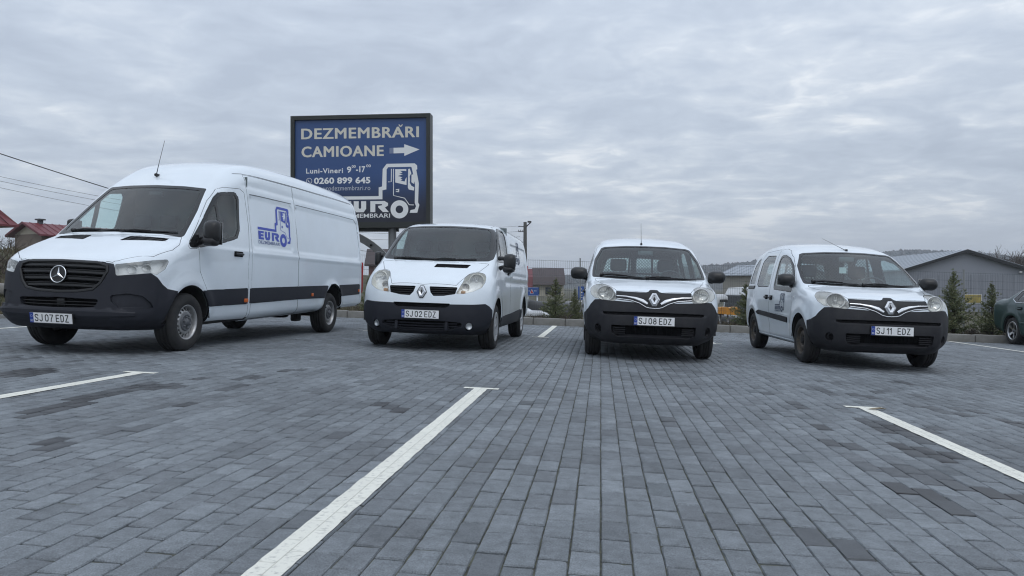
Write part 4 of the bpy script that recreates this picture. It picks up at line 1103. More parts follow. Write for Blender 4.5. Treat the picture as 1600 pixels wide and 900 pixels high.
# ---------------------------------------------------------------- the middle-sized van
def build_mid_van(root):
    s = Shell(Trafic()); side = lambda c: c.y > .5
    for nm, x in (('arch_front', .02), ('arch_rear', -3.08)):
        s.cut([(x+math.cos(a)*.405, .345+math.sin(a)*.405) for a in [2*math.pi*k/36 for k in range(36)]], 90, nm, nmin=.02, zone=lambda c: c.y > .45, both=True)
    s.cut([(-1.2, -4.2), (1.2, -4.2), (1.2, 1.2), (-1.2, 1.2)], 'down', 'underside', nmin=.72)
    s.cut([(.85,0,.645), (.80,.40,.645), (.70,.70,.650), (.57,.855,.662), (.50,.89,.63), (.43,.92,.575), (.42,.93,.1), (.95,0,.1)], 45, 'bumper', nmin=.02, zone=lambda c: c.y > 0 and c.x > .15, both=True, keep=['body', 'underside'])
    s.cut(round_poly([(.095,.882), (.48,.880), (.455,.785), (.30,.757), (.165,.752), (.12,.80)], .015), 0, 'grille', zone=FRONT, both=True)
    s.cut(round_poly(symm([(0,.596), (.34,.598), (.38,.618), (.40,.656), (0,.656)]), .012), 0, 'slot', zone=FRONT)
    s.cut(round_poly(symm([(0,.272), (.36,.280), (.56,.352), (.55,.398), (.36,.412), (0,.414)]), .015), 0, 'intake', zone=FRONT)
    s.cut([(.70, .655+.060*math.cos(a), .348+.056*math.sin(a)) for a in [2*math.pi*k/24 for k in range(24)]], 35, 'fog', zone=lambda c: c.y > .3, both=True)
    s.cut([(.745,.455,.785), (.67,.515,.91), (.52,.55,1.02), (.40,.60,1.078), (.31,.70,1.105), (.29,.775,1.085), (.37,.815,1.035), (.46,.82,.96), (.555,.785,.885), (.65,.68,.825), (.71,.57,.795)], 32, 'headlight', r=.02, nmin=.05, zone=lambda c: c.y > .3 and c.x > .1, both=True)
    s.cut(round_poly([(.46,.69), (0,.74), (-.46,.69), (-.535,.52), (-.59,.36), (-.70,.27), (-.80,.01), (-.4,.095), (0,.125), (.4,.095), (.80,.01), (.70,.27), (.59,.36), (.535,.52)], .02), 'top', 'bonnet', nmin=.25, zone=lambda c: .86 < c.z < 1.32 and c.x > -.1, keep=['body'])
    s.cut(round_poly([(.035,1.160), (.065,1.208), (.545,1.208), (.505,1.158)], .008), 0, 'vent', nmin=.1, zone=lambda c: c.z > 1.1 and c.x > .05)
    s.cut(round_poly(symm([(0,1.253), (.45,1.258), (.775,1.272), (.83,1.305), (.835,1.42), (.745,1.80), (.4,1.833), (0,1.840)]), .04), 0, 'windscreen_border', nmin=.2, zone=lambda c: -1.0 < c.x < .25 and c.z > 1.2)
    s.cut(round_poly(symm([(0,1.300), (.45,1.305), (.70,1.325), (.755,1.38), (.685,1.74), (.63,1.79), (.4,1.805), (0,1.81)]), .06), 0, 'windscreen', nmin=.2, zone=lambda c: -1.0 < c.x < .25 and c.z > 1.2)
    s.cut(round_poly([(-.12,1.20), (-.05,.95), (-.16,.80), (-.36,.64), (-.42,.33), (-1.33,.33), (-1.33,1.0), (-1.37,1.60), (-1.40,1.84), (-1.20,1.885), (-.95,1.85), (-.62,1.65)], .04), 90, 'door', nmin=.25, zone=side, both=True, keep=['body', 'underside'])
    s.cut(round_poly([(-1.345,.34), (-2.55,.36), (-2.62,.75), (-2.62,1.60), (-2.60,1.80), (-1.42,1.82), (-1.385,1.60), (-1.345,1.0)], .03), 90, 'panel', nmin=.3, zone=side, both=True, keep=['body', 'underside'])
    s.cut(round_poly([(-.20,1.275), (-.55,1.575), (-.90,1.785), (-1.10,1.835), (-1.27,1.825), (-1.335,1.74), (-1.30,1.40), (-1.24,1.31), (-.9,1.285)], .04), 90, 'window_border', nmin=.2, zone=side, both=True)
    s.cut(round_poly([(-.72,1.63), (-.95,1.765), (-1.12,1.805), (-1.25,1.79), (-1.30,1.70), (-1.26,1.40), (-1.21,1.34), (-.72,1.32)], .05), 90, 'door_window', nmin=.2, zone=side, both=True)
    s.cut(round_poly([(-.34,1.345), (-.66,1.595), (-.66,1.32), (-.36,1.315)], .02), 90, 'quarter_window', nmin=.2, zone=side, both=True)
    s.cut([(-.40,.445), (-1.40,.475), (-2.66,.52), (-2.66,.30), (-.42,.29)], 90, 'moulding', nmin=.15, zone=side, both=True)
    s.freeze(); both = ('_left', '_right')
    s.part('body', 'body', [WHITE, VOID], root, rim=.02); s.part('underbody', 'underside', UNDER, root)
    holes = ['arch_front', 'arch_rear', 'windscreen', 'door_window', 'quarter_window', 'headlight', 'grille', 'intake', 'slot', 'fog']
    s.lining(holes+[h+b for h in holes for b in both], root)
    s.part('bonnet', 'bonnet', [WHITE, VOID], root, gap=.006, rim=.03)
    s.part('bumper', ['bumper_left', 'bumper_right'], [BUMPER, VOID], root, off=.002, gap=.001, rim=.03)
    recess(root, 'bumper_slot', s, 'slot', [VOID, BUMPER], .03)
    v = recess(root, 'bonnet_vent', s, 'vent', [VOID, BLACK], .012)
    g = recess(root, 'lower_intake', s, 'intake', [VOID, BUMPER], .05)
    for z, w in ((.375, .50), (.335, .50), (.297, .40)): mb = MB(); s.bar(mb, [(-w, z), (-w*.5, z-.004), (0, z-.005), (w*.5, z-.004), (w, z)], .014, .014, 0, -.024, 5); mb.obj('slat', [BUMPER], g)
    for y in (-.35, .35): mb = MB(); mb.rbox((.755, y, .345), (.03, .022, .06), .01); mb.obj('intake_post', [BUMPER], g)
    for sd, b in ((1, '_left'), (-1, '_right')):
        g = recess(root, 'grille', s, 'grille'+b, [VOID, BLACK], .05)
        for z, y0, y1 in ((.862, .105, .47), (.832, .115, .465), (.802, .13, .455), (.775, .16, .445)): mb = MB(); s.bar(mb, [(sd*y0, z), (sd*(y0+y1)/2, z), (sd*y1, z-.002)], .011, .012, 0, -.018, 5); mb.obj('slat', [BLACK], g)
        lamp(root, s, sd, 'headlight'+b, [((.42,.69,.975), .098, 18, .95), ((.595,.565,.885), .055, 10, .9)], .085, bezel=YELLOWED, amber=[((.655,.55,.815), .032)])
        f = recess(root, 'fog_lamp_housing', s, 'fog'+b, [VOID, BLACK], .04); P, N = s.on([(sd*.655, .348)], 0)
        mb = MB(); M = Matrix.Translation(P[0]-N[0]*.012) @ Matrix.Rotation(math.atan2(N[0][1], N[0][0]), 4, 'Z') @ Matrix.Rotation(R(-90), 4, 'Z'); mb.lathe([(.047, -.01), (.047, .004), (.043, .006), (.036, -.006), (.015, -.014), (0, -.014)], 28, 0, M); mb.obj('fog_lamp', [SATIN], f)
        mb = MB(); mb.lathe([(.043, .003), (.02, .008), (0, .009)], 24, 0, M); mb.obj('fog_lens', [LENS], f)
        d = s.part('door', 'door'+b, [WHITE, VOID], root, gap=.006, rim=.03)
        s.part('window_border', 'window_border'+b, [TRIM, TRIM], d, off=.001, gap=.001, rim=.02); s.part('door_window', 'door_window'+b, SIDEGLASS, d, off=-.004); s.part('quarter_window', 'quarter_window'+b, SIDEGLASS, d, off=-.004)
        door_handle(d, s, -1.16, 1.13, sd, .09)
        s.part('side_panel', 'panel'+b, [WHITE, VOID], root, gap=.0055, rim=.02)
        s.part('side_moulding', 'moulding'+b, [BUMPER, BUMPER], root, off=.008, gap=.002, rim=.02)
        mb = MB(); s.bar(mb, [(-1.50, 1.845), (-2.4, 1.83), (-3.68, 1.80)], .012, .003, 90*sd, .0, 8); mb.obj('roof_channel', [BLACK], root)
        mirror_unit(root, sd, (-.22, 1.060, 1.258), (.080, .092, .145), [(-.28, .89, 1.33), (-.24, .91, 1.18)], 'double', ((-.27, .965, 1.258), (.075, .050, .135)) if sd < 0 else None)
        mb = MB(); mb.rbox((-3.93, sd*.86, .98), (.03, .06, .36), .02); mb.obj('tail_light', [REDP], root)
        make_wheel(root, 0, sd*.915, .330, .205, .205, 'cover', sd); make_wheel(root, -3.098, sd*.915, .330, .205, .205, 'cover', sd)
    wheel_well(root, .02, .345, .415, .93, .60); wheel_well(root, -3.08, .345, .415, .94, .60)
    s.part('windscreen_border', 'windscreen_border', [TRIM, TRIM], root, off=.001, gap=.001, rim=.015); s.part('windscreen', 'windscreen', GLASS, root, off=-.003)
    wiper(root, s, [(-.60, 1.275), (-.2, 1.275), (.10, 1.27)]); wiper(root, s, [(.02, 1.27), (.3, 1.275), (.60, 1.285)])
    diamond(root, s, .805, .062, .078)
    number_plate(root, s, .50, 'SJ', '02', 'EDZ', .016)
    mb = MB(); mb.rbox((-.42, 0, 1.04), (.24, .74, .15), .08); mb.rbox((-.34, 0, 1.155), (.28, .70, .03), .03); mb.rbox((-.50, .42, 1.23), (.10, .22, .07), .05); mb.obj('dashboard', [DASH], root)
    for y in (.45, -.18, -.55): seat(root, -1.0, y, .76, .95)
    steering(root, -.66, .43, 1.22, .19, 45)
    mb = MB(); mb.rbox((-1.48, 0, 1.12), (.015, .82, .76), .01); mb.obj('bulkhead', [BULK], root)
    underpinnings(root, [(0, .8, .33, .05), (-3.098, .8, .33, .06)], [((-1.9, -.35, .27), (.45, .2, .08))])
    logo_on(root, s, 90, -1.98, 1.70, .00078, .00062, LOGODARK, LOGODARK)

# ---------------------------------------------------------------- the small vans
def build_small_van(root):
    s = Shell(Kangoo()); side = lambda c: c.y > .42
    for nm, x in (('arch_front', .0), ('arch_rear', -2.71)):
        s.cut([(x+math.cos(a)*.372, .318+math.sin(a)*.372) for a in [2*math.pi*k/36 for k in range(36)]], 90, nm, nmin=.02, zone=lambda c: c.y > .42, both=True)
    s.cut([(-1.2, -3.8), (1.2, -3.8), (1.2, 1.2), (-1.2, 1.2)], 'down', 'underside', nmin=.72)
    s.cut([(.88,0,.75), (.79,.48,.775), (.71,.69,.790), (.645,.765,.785), (.60,.82,.72), (.565,.85,.665), (.48,.88,.625), (.36,.90,.600), (.36,.90,.1), (.95,0,.1)], 45, 'bumper', nmin=.02, zone=lambda c: c.y > 0 and c.x > .1, both=True, keep=['body', 'underside'])
    s.cut(round_poly(symm([(0,.680), (.06,.684), (.10,.695), (.18,.742), (.30,.778), (.495,.798), (.49,.902), (.11,.893), (.07,.905), (.045,.930), (0,.932)]), .01), 0, 'grille_panel', zone=FRONT)
    s.cut(round_poly(symm([(0,.592), (.62,.594), (.655,.606), (.655,.632), (0,.640)]), .008), 0, 'ledge', zone=FRONT)
    s.cut(round_poly(symm([(0,.305), (.46,.308), (.535,.345), (.55,.462), (0,.462)]), .02), 0, 'intake', zone=FRONT)
    s.cut([(.70, .700+.066*math.cos(a), .405+.060*math.sin(a)) for a in [2*math.pi*k/24 for k in range(24)]], 35, 'fog', zone=lambda c: c.y > .3, both=True)
    s.cut([(.30,.755,.992), (.36,.64,.990), (.53,.56,.960), (.66,.515,.915), (.735,.497,.87), (.785,.490,.79), (.775,.53,.772), (.71,.69,.788), (.64,.765,.805), (.545,.812,.855), (.42,.825,.93)], 32, 'headlight', r=.025, nmin=.05, zone=lambda c: c.y > .3 and c.x > .1, both=True)
    s.cut(round_poly([(.49,.695), (.1,.76), (-.1,.76), (-.49,.695), (-.56,.52), (-.66,.30), (-.77,-.10), (-.4,.03), (0,.06), (.4,.03), (.77,-.10), (.66,.30), (.56,.52)], .02), 'top', 'bonnet', nmin=.25, zone=lambda c: .89 < c.z < 1.16 and c.x > -.2, keep=['body'])
    s.cut(round_poly(symm([(0,1.070), (.47,1.078), (.80,1.098), (.795,1.20), (.765,1.37), (.665,1.555), (.61,1.575), (.3,1.597), (0,1.602)]), .03), 0, 'windscreen_border', nmin=.2, zone=lambda c: -1.1 < c.x < .2 and c.z > 1.03)
    s.cut(round_poly(symm([(0,1.105), (.47,1.112), (.765,1.128), (.758,1.20), (.732,1.36), (.637,1.540), (.59,1.556), (.3,1.577), (0,1.582)]), .05), 0, 'windscreen', nmin=.2, zone=lambda c: -1.1 < c.x < .2 and c.z > 1.03)
    s.cut(round_poly([(-.42,.95), (-.40,.75), (-.45,.55), (-.56,.265), (-1.63,.265), (-1.635,1.0), (-1.665,1.655), (-1.45,1.665), (-1.20,1.625), (-.86,1.505), (-.60,1.345), (-.34,1.145)], .05), 90, 'door', nmin=.2, zone=side, both=True, keep=['body', 'underside'])
    s.cut(round_poly([(-1.645,.27), (-2.32,.29), (-2.40,.45), (-2.62,.75), (-2.66,1.2), (-2.65,1.55), (-2.52,1.655), (-1.68,1.668), (-1.65,1.0)], .05), 90, 'sliding_door', nmin=.2, zone=side, both=True, keep=['body', 'underside'])
    s.cut(round_poly([(-.40,1.165), (-.68,1.375), (-.93,1.488), (-1.25,1.552), (-1.47,1.552), (-1.525,1.48), (-1.455,1.06), (-1.42,1.02), (-.45,.975)], .05), 90, 'window_border', nmin=.2, zone=side, both=True)
    s.cut(round_poly([(-.46,1.155), (-.70,1.345), (-.94,1.458), (-1.25,1.525), (-1.43,1.522), (-1.475,1.46), (-1.415,1.075), (-.47,1.055)], .05), 90, 'door_window', nmin=.2, zone=side, both=True)
    s.cut(round_poly([(-1.735,1.065), (-1.80,1.565), (-2.33,1.585), (-2.53,1.49), (-2.54,1.11), (-2.42,1.065)], .05), 90, 'slide_window', nmin=.2, zone=side, both=True)
    s.cut(round_poly([(-2.74,1.115), (-2.74,1.51), (-2.80,1.565), (-2.93,1.54), (-3.08,1.44), (-3.16,1.115)], .05), 90, 'rear_quarter', nmin=.15, zone=side, both=True)
    s.cut(round_poly([(-.585,.600), (-2.30,.668), (-2.37,.640), (-2.30,.605), (-.62,.528)], .008), 90, 'moulding', nmin=.2, zone=side, both=True)
    s.cut(round_poly([(.05,1.08), (.05,1.53), (.48,1.51), (.60,1.10)], .05), 180, 'back_window', nmin=.2, zone=lambda c: c.x < -3, both=True)
    s.freeze(); both = ('_left', '_right')
    s.part('body', 'body', [WHITE, VOID], root, rim=.02); s.part('underbody', 'underside', UNDER, root)
    holes = ['arch_front', 'arch_rear', 'windscreen', 'door_window', 'slide_window', 'rear_quarter', 'back_window', 'headlight', 'intake', 'fog']
    s.lining(holes+[h+b for h in holes for b in both], root)
    s.part('bonnet', 'bonnet', [WHITE, VOID], root, gap=.006, rim=.03)
    s.part('bumper', ['bumper_left', 'bumper_right'], [BUMPER2, VOID], root, off=.002, gap=.001, rim=.03)
    recess(root, 'bumper_slot', s, 'ledge', [VOID, VOID], .02)
    s.part('grille_panel', 'grille_panel', [PANELBLACK, VOID], root, off=.004, rim=.02)
    for sg in (1, -1):
        mb = MB(); s.bar(mb, [(sg*.485, .838), (sg*.36, .834), (sg*.24, .815), (sg*.15, .785), (sg*.085, .748)], [.014, .020, .032, .044, .030], .014, 0, .004, 5); mb.obj('chrome_blade', [BADGE], root)
    mb = MB(); h = [(.485,.806), (.30,.788), (.185,.752), (.105,.706), (.06,.695), (0,.692)]; s.bar(mb, h+[(-a, c) for a, c in reversed(h[:-1])], .011, .008, 0, .005, 5); mb.obj('chrome_strip', [BADGE], root)
    g = recess(root, 'lower_intake', s, 'intake', [VOID, BUMPER2], .07)
    for y in np.arange(-.30, .31, .06): mb = MB(); s.bar(mb, [(y, .325), (y, .45)], .006, .008, 0, -.055, 2); mb.obj('slat', [VOID], g)
    for sg in (1, -1):
        for z in (.345, .372, .399, .426): mb = MB(); s.bar(mb, [(sg*.37, z), (sg*.45, z), (sg*.53, z)], .013, .012, 0, -.03, 3); mb.obj('slat', [BUMPER2], g)
    for sd, b in ((1, '_left'), (-1, '_right')):
        lamp(root, s, sd, 'headlight'+b, [((.645,.625,.872), .108, 16, .85)], .10, old=True)
        f = recess(root, 'fog_lamp_blank', s, 'fog'+b, [BUMPER2, BUMPER2], .035); P, N = s.on([(sd*.70, .405)], 0)
        M = Matrix.Translation(P[0]-N[0]*.02) @ Matrix.Rotation(math.atan2(N[0][1], N[0][0]), 4, 'Z') @ Matrix.Rotation(R(-90), 4, 'Z')
        mb = MB(); mb.lathe([(.040, -.012), (.036, .002), (.024, -.010), (.0, -.012)], 24, 0, M); mb.obj('blank_cap', [VOID], f)
        d = s.part('door', 'door'+b, [WHITE, VOID], root, gap=.006, rim=.03)
        s.part('window_border', 'window_border'+b, [TRIM, TRIM], d, off=.001, gap=.001, rim=.02); s.part('door_window', 'door_window'+b, SIDEGLASS, d, off=-.004)
        door_handle(d, s, -1.52, .885, sd, .075)
        d = s.part('sliding_door', 'sliding_door'+b, [WHITE, VOID], root, gap=.006, rim=.03); s.part('door_window', 'slide_window'+b, [SIDEGLASS, TRIM], d, off=-.004, gap=.006, rim=.03); door_handle(d, s, -1.80, .893, sd, .075)
        s.part('rear_side_window', 'rear_quarter'+b, [SIDEGLASS, TRIM], root, off=-.004, gap=.006, rim=.03)
        s.part('back_window', 'back_window'+b, [SIDEGLASS, TRIM], root, off=-.004, gap=.006, rim=.03)
        s.part('side_moulding', 'moulding'+b, [BUMPER2, BUMPER2], root, off=.010, gap=.002, rim=.02)
        mb = MB(); s.bar(mb, [(-2.69, 1.055), (-2.95, 1.055), (-3.20, 1.055)], .055, .010, 90*sd, .002, 4); mb.obj('slide_rail', [BLACK], root)
        mb = MB(); s.bar(mb, [(-.45, .262), (-1.3, .268), (-2.36, .285)], .05, .012, 90*sd, -.004, 6); mb.obj('sill', [WHITE], root)
        mirror_unit(root, sd, (-.33, .990, 1.150), (.085, .125, .088), [(-.50, .87, 1.07)], 'single')
        P, N = s.on([(-.29, .905)], 90*sd); mb = MB(); mb.rbox(P[0]+N[0]*.004, (.022, .006, .014), .006); mb.obj('side_indicator', [LAMPRIM], root)
        mb = MB(); mb.rbox((-3.395, sd*.70, .98), (.03, .045, .24), .02); mb.obj('tail_light', [REDP], root)
        make_wheel(root, 0, sd*.862, .315, .195, .190, 'dirty', sd); make_wheel(root, -2.697, sd*.862, .315, .195, .190, 'dirty', sd)
    wheel_well(root, 0, .318, .382, .88, .58); wheel_well(root, -2.71, .318, .382, .86, .58)
    s.part('windscreen_border', 'windscreen_border', [TRIM, TRIM], root, off=.001, gap=.001, rim=.015); s.part('windscreen', 'windscreen', GLASS, root, off=-.003)
    wiper(root, s, [(-.66, 1.128), (-.3, 1.110), (-.02, 1.088)]); wiper(root, s, [(-.02, 1.098), (.3, 1.10), (.66, 1.09)])
    diamond(root, s, .808, .073, .086)
    mb = MB(); mb.rbox((-.40, 0, .92), (.22, .72, .13), .08); mb.rbox((-.32, 0, 1.005), (.28, .70, .025), .025); mb.rbox((-.48, .38, 1.06), (.09, .2, .07), .05); mb.obj('dashboard', [DASH], root)
    for y in (.37, -.37): seat(root, -.98, y, .56, .88)
    steering(root, -.66, .37, 1.07, .185, 30)
    mb = MB(); mb.rbox((-.78, 0, 1.49), (.015, .11, .035), .012); mb.obj('rear_view_mirror', [GRID], root)
    # load partition: solid below, woven grid above
    mb = MB(); mb.rbox((-1.62, 0, .62), (.012, .78, .36), .01); mb.obj('partition_panel', [BULK], root)
    mb = MB()
    for y in (-.70, -.20, .20, .70): mb.tube([(-1.62, y, .95), (-1.62, y*.86, 1.58)], .016, 8)
    for z, w in ((.99, .70), (1.20, .67), (1.57, .60)): mb.tube([(-1.62, -w, z), (-1.62, w, z)], .014, 8)
    mb.obj('partition_frame', [GRID], root)
    mb = MB()
    for k in range(-30, 31):
        for sg in (1, -1):
            y0 = k*.048; a = (y0, .98); b2 = (y0+sg*.60, 1.58)
            q0 = max(-.66, min(.66, a[0])); q1 = max(-.66, min(.66, b2[0]))
            if abs(q0-q1) < .02: continue
            z0 = .98+abs(q0-a[0]); z1 = .98+abs(q1-a[0]); mb.tube([(-1.62+sg*.003, q0, z0), (-1.62+sg*.003, q1, z1)], .0046, 4, 0, False)
    mb.obj('partition_mesh', [GRID], root)
    underpinnings(root, [(0, .8, .315, .045), (-2.697, .75, .3, .05)], [((-1.5, -.3, .25), (.4, .18, .06))])
    return s

# ---------------------------------------------------------------- the parked saloon
def build_saloon(root):
    s = Shell(Sedan()); side = lambda c: c.y > .3
    for nm, x in (('arch_front', 0), ('arch_rear', -2.70)):
        s.cut([(x+math.cos(a)*.36, .31+math.sin(a)*.36) for a in [2*math.pi*k/36 for k in range(36)]], 90, nm, nmin=.02, zone=lambda c: c.y > .4, both=True)
    s.cut([(-1.2, -4), (1.2, -4), (1.2, 1.2), (-1.2, 1.2)], 'down', 'underside', nmin=.72)
    s.cut(round_poly([(-.42,.92), (-1.02,1.27), (-1.35,1.37), (-1.75,1.40), (-2.25,1.36), (-2.62,1.22), (-2.80,1.02), (-2.60,.955), (-1.5,.93)], .06), 90, 'window_border', nmin=.15, zone=side, both=True)
    s.cut(round_poly([(-.60,.955), (-1.05,1.235), (-1.35,1.335), (-1.50,1.35), (-1.50,.955)], .04), 90, 'front_window', nmin=.15, zone=side, both=True)
    s.cut(round_poly([(-1.58,1.355), (-1.80,1.365), (-2.22,1.325), (-2.50,1.19), (-2.60,1.00), (-2.3,.975), (-1.58,.957)], .04), 90, 'rear_window', nmin=.15, zone=side, both=True)
    s.cut(round_poly(symm([(0,.955), (.60,.94), (.70,.93), (.52,1.32), (.4,1.345), (0,1.375)]), .04), 0, 'windscreen', nmin=.15, zone=lambda c: -1.3 < c.x < -.1)
    s.cut(round_poly([(.0,1.345), (.48,1.31), (.60,1.09), (0,1.12)], .03), 180, 'back_glass', nmin=.15, zone=lambda c: c.x < -2.2, both=True)
    s.cut(round_poly([(-.62,.25), (-1.53,.22), (-1.53,.925), (-.50,.905), (-.42,.6)], .03), 90, 'door_front', nmin=.2, zone=side, both=True, keep=['body'])
    s.cut(round_poly([(-1.545,.22), (-2.26,.25), (-2.42,.62), (-2.62,.94), (-1.545,.925)], .03), 90, 'door_rear', nmin=.2, zone=side, both=True, keep=['body'])
    s.cut([(-3.72,.45,.86), (-3.60,.74,.86), (-3.35,.80,.86), (-3.35,.80,.70), (-3.62,.76,.66), (-3.75,.45,.66)], 140, 'tail', r=.02, zone=lambda c: c.y > 0 and c.x < -3.66, both=True)
    s.cut([(.83,.40,.68), (.70,.66,.70), (.45,.76,.72), (.50,.78,.58), (.84,.40,.55)], 40, 'head', r=.02, zone=lambda c: c.y > 0, both=True)
    s.cut(round_poly(symm([(0,.42), (.34,.42), (.36,.66), (0,.70)]), .03), 0, 'grille', zone=FRONT)
    s.freeze(); gp = [GREEN_PAINT, VOID]
    s.part('body', 'body', gp, root, rim=.02); s.part('underbody', 'underside', UNDER, root)
    s.lining(['arch_front_left', 'arch_front_right', 'arch_rear_left', 'arch_rear_right', 'windscreen', 'front_window_left', 'front_window_right', 'rear_window_left', 'rear_window_right', 'back_glass_left', 'back_glass_right'], root)
    s.part('windscreen', 'windscreen', [GLASS, TRIM], root, off=-.003, rim=.02); s.part('back_window', ['back_glass_left', 'back_glass_right'], [SIDEGLASS, TRIM], root, off=-.003, rim=.02)
    s.part('grille', 'grille', [BLACK, VOID], root, off=-.01)
    for sd, b in ((1, '_left'), (-1, '_right')):
        s.part('window_border', 'window_border'+b, [TRIM, TRIM], root, rim=.01)
        mb = MB(); s.bar(mb, [(-.45,.925), (-1.02,1.272), (-1.35,1.372), (-1.75,1.402), (-2.25,1.362), (-2.62,1.222), (-2.79,1.03), (-2.6,.957), (-1.5,.932), (-.45,.922)], .014, .008, 90*sd, .001, 6); mb.obj('window_trim', [CHROME], root)
        d = s.part('door', 'door_front'+b, gp, root, gap=.004, rim=.02); door_handle(d, s, -1.38, .80, sd, .085, GREEN_PAINT)
        s.part('door_window', 'front_window'+b, SIDEGLASS, d, off=-.004)
        d = s.part('door', 'door_rear'+b, gp, root, gap=.004, rim=.02); door_handle(d, s, -2.36, .82, sd, .085, GREEN_PAINT)
        s.part('door_window', 'rear_window'+b, SIDEGLASS, d, off=-.004)
        s.part('tail_light', 'tail'+b, [REDP, VOID], root, off=.002); s.part('headlight', 'head'+b, [LAMPSHELL, VOID], root, off=.002)
        mb = MB(); s.bar(mb, [(-.5,.47), (-1.5,.48), (-2.32,.50)], .05, .010, 90*sd, .002, 6); mb.obj('side_moulding', [GREEN_PAINT], root)
        mirror_unit(root, sd, (-.62, .98, .98), (.07, .09, .065), [(-.68, .85, .94)], 'single')
        make_wheel(root, 0, sd*.845, .312, .195, .205, 'spokes', sd); make_wheel(root, -2.70, sd*.845, .312, .195, .205, 'spokes', sd)
    wheel_well(root, 0, .31, .37, .85, .58); wheel_well(root, -2.70, .31, .37, .85, .58)
    for x in (-1.35, -2.2):
        for y in (.36, -.36): seat(root, x, y, .5, .8)
    mb = MB(); mb.rbox((-.62, 0, .80), (.25, .7, .12), .08); mb.obj('dashboard', [DASH], root)
    steering(root, -.95, .36, .86, .18, 25)

def yaw_of(t): return R(t)-math.pi/2
tall = empty('cargo_van', lot_matrix(-4.894, 9.459, yaw_of(-9.46)))
tag(tall, 'white high-roof long van with a blue truck emblem on its side', 'van', 'white vans parked on the paved lot')
build_tall_van(tall)
mid = empty('cargo_van', lot_matrix(-1.156, 11.289, yaw_of(-7.6)))
tag(mid, 'white medium van with a steep bonnet, one dark vent slot and silver wheel covers', 'van', 'white vans parked on the paved lot')
build_mid_van(mid)
small = empty('cargo_van', lot_matrix(1.90, 10.84, yaw_of(-5.0)))
tag(small, 'small white van seen head on, with an upright aerial and plate 08', 'van', 'white vans parked on the paved lot')
ks = build_small_van(small)
small2 = copy_tree(small)
small2.matrix_world = lot_matrix(4.88, 10.67, yaw_of(-4.0))
tag(small2, 'small white van with a scuffed bumper, a slate emblem on its door and plate 11', 'van', 'white vans parked on the paved lot')
P_, N_ = ks.on([(-.055, 1.632)], 0)
antenna(small, P_[0], P_[0]+np.array((-.05, -.01, .33))); number_plate(small, ks, .528, 'SJ', '08', 'EDZ', .016)
P_, N_ = ks.on([(.05, 1.632)], 0)
antenna(small2, P_[0], P_[0]+np.array((-.36, -.24, .20))); number_plate(small2, ks, .512, 'SJ', '11', 'EDZ', .016)
logo_on(small2, ks, -90, -1.26, .955, .00052, .00044, LOGODARK, LOGODARK, 'eurodezmembrari.ro')
mb = MB(); mb.box((-.86, -.02, 1.33), (.004, .05, .045)); mb.obj('hanging_card', [PLATEW], small2)
saloon = empty('saloon_car', lot_matrix(12.0, 14.85, yaw_of(-6.6)))
tag(saloon, 'dark green saloon with five-spoke wheels parked beside the kerb at the lot edge', 'car')
build_saloon(saloon)
# ================================================================ ground
LT = R(6.6); LD = np.array((math.sin(LT), math.cos(LT))); LS = np.array((math.cos(LT), -math.sin(LT)))   # along and across the bay lines
def kerb_y(x): return 19.25-.115*x
def edge_x(y): return -9.55+.115*(y-14.5)
def ground_z(x, y):
    x = np.asarray(x, float); y = np.asarray(y, float)
    z = -SLOPE*np.clip(x, -26, 26)
    d = edge_x(y)-x
    bank = (1.40*sstep(.0, 4.2, d)+.35*sstep(4, 30, d))*sstep(4, 9, y)
    drop = 1.25*sstep(22.6, 27, y)*sstep(-5, 1, x)*sstep(80, 50, y)
    return z+bank*sstep(-30, 5, y)-drop
def build_terrain():
    def axis(a, b, fine, lo, hi, k=1.22):
        v = list(np.arange(lo, hi+fine/2, fine)); s = fine
        while v[-1] < b: s *= k; v.append(min(v[-1]+s, b))
        s = fine
        while v[0] > a: s *= k; v.insert(0, max(v[0]-s, a))
        return np.array(v)
    xs = axis(-1450, 1450, .5, -20, 18); ys = axis(-250, 1400, .5, -2, 34)
    X, Y = np.meshgrid(xs, ys, indexing='ij'); Z = ground_z(X, Y)
    d = edge_x(Y)-X; off = np.clip(np.maximum(d, Y-kerb_y(X)-.2), 0, 1)
    rng = np.random.RandomState(3)
    Z = Z+off*(rng.rand(*X.shape)-.5)*.10+off*.02
    Z = Z-.030
    n = len(ys); V = np.stack([X, Y, Z], -1).reshape(-1, 3)
    F = [(i*n+j, (i+1)*n+j, (i+1)*n+j+1, i*n+j+1) for i in range(len(xs)-1) for j in range(n-1)]
    m = mat('rough_ground', (.085, .075, .048), .95, noise=(.9, .8, (.045, .050, .022)), bump=(9, .8, .06))
    tag(link_mesh('ground', V, F, m, None, True), kind='structure')
build_terrain()
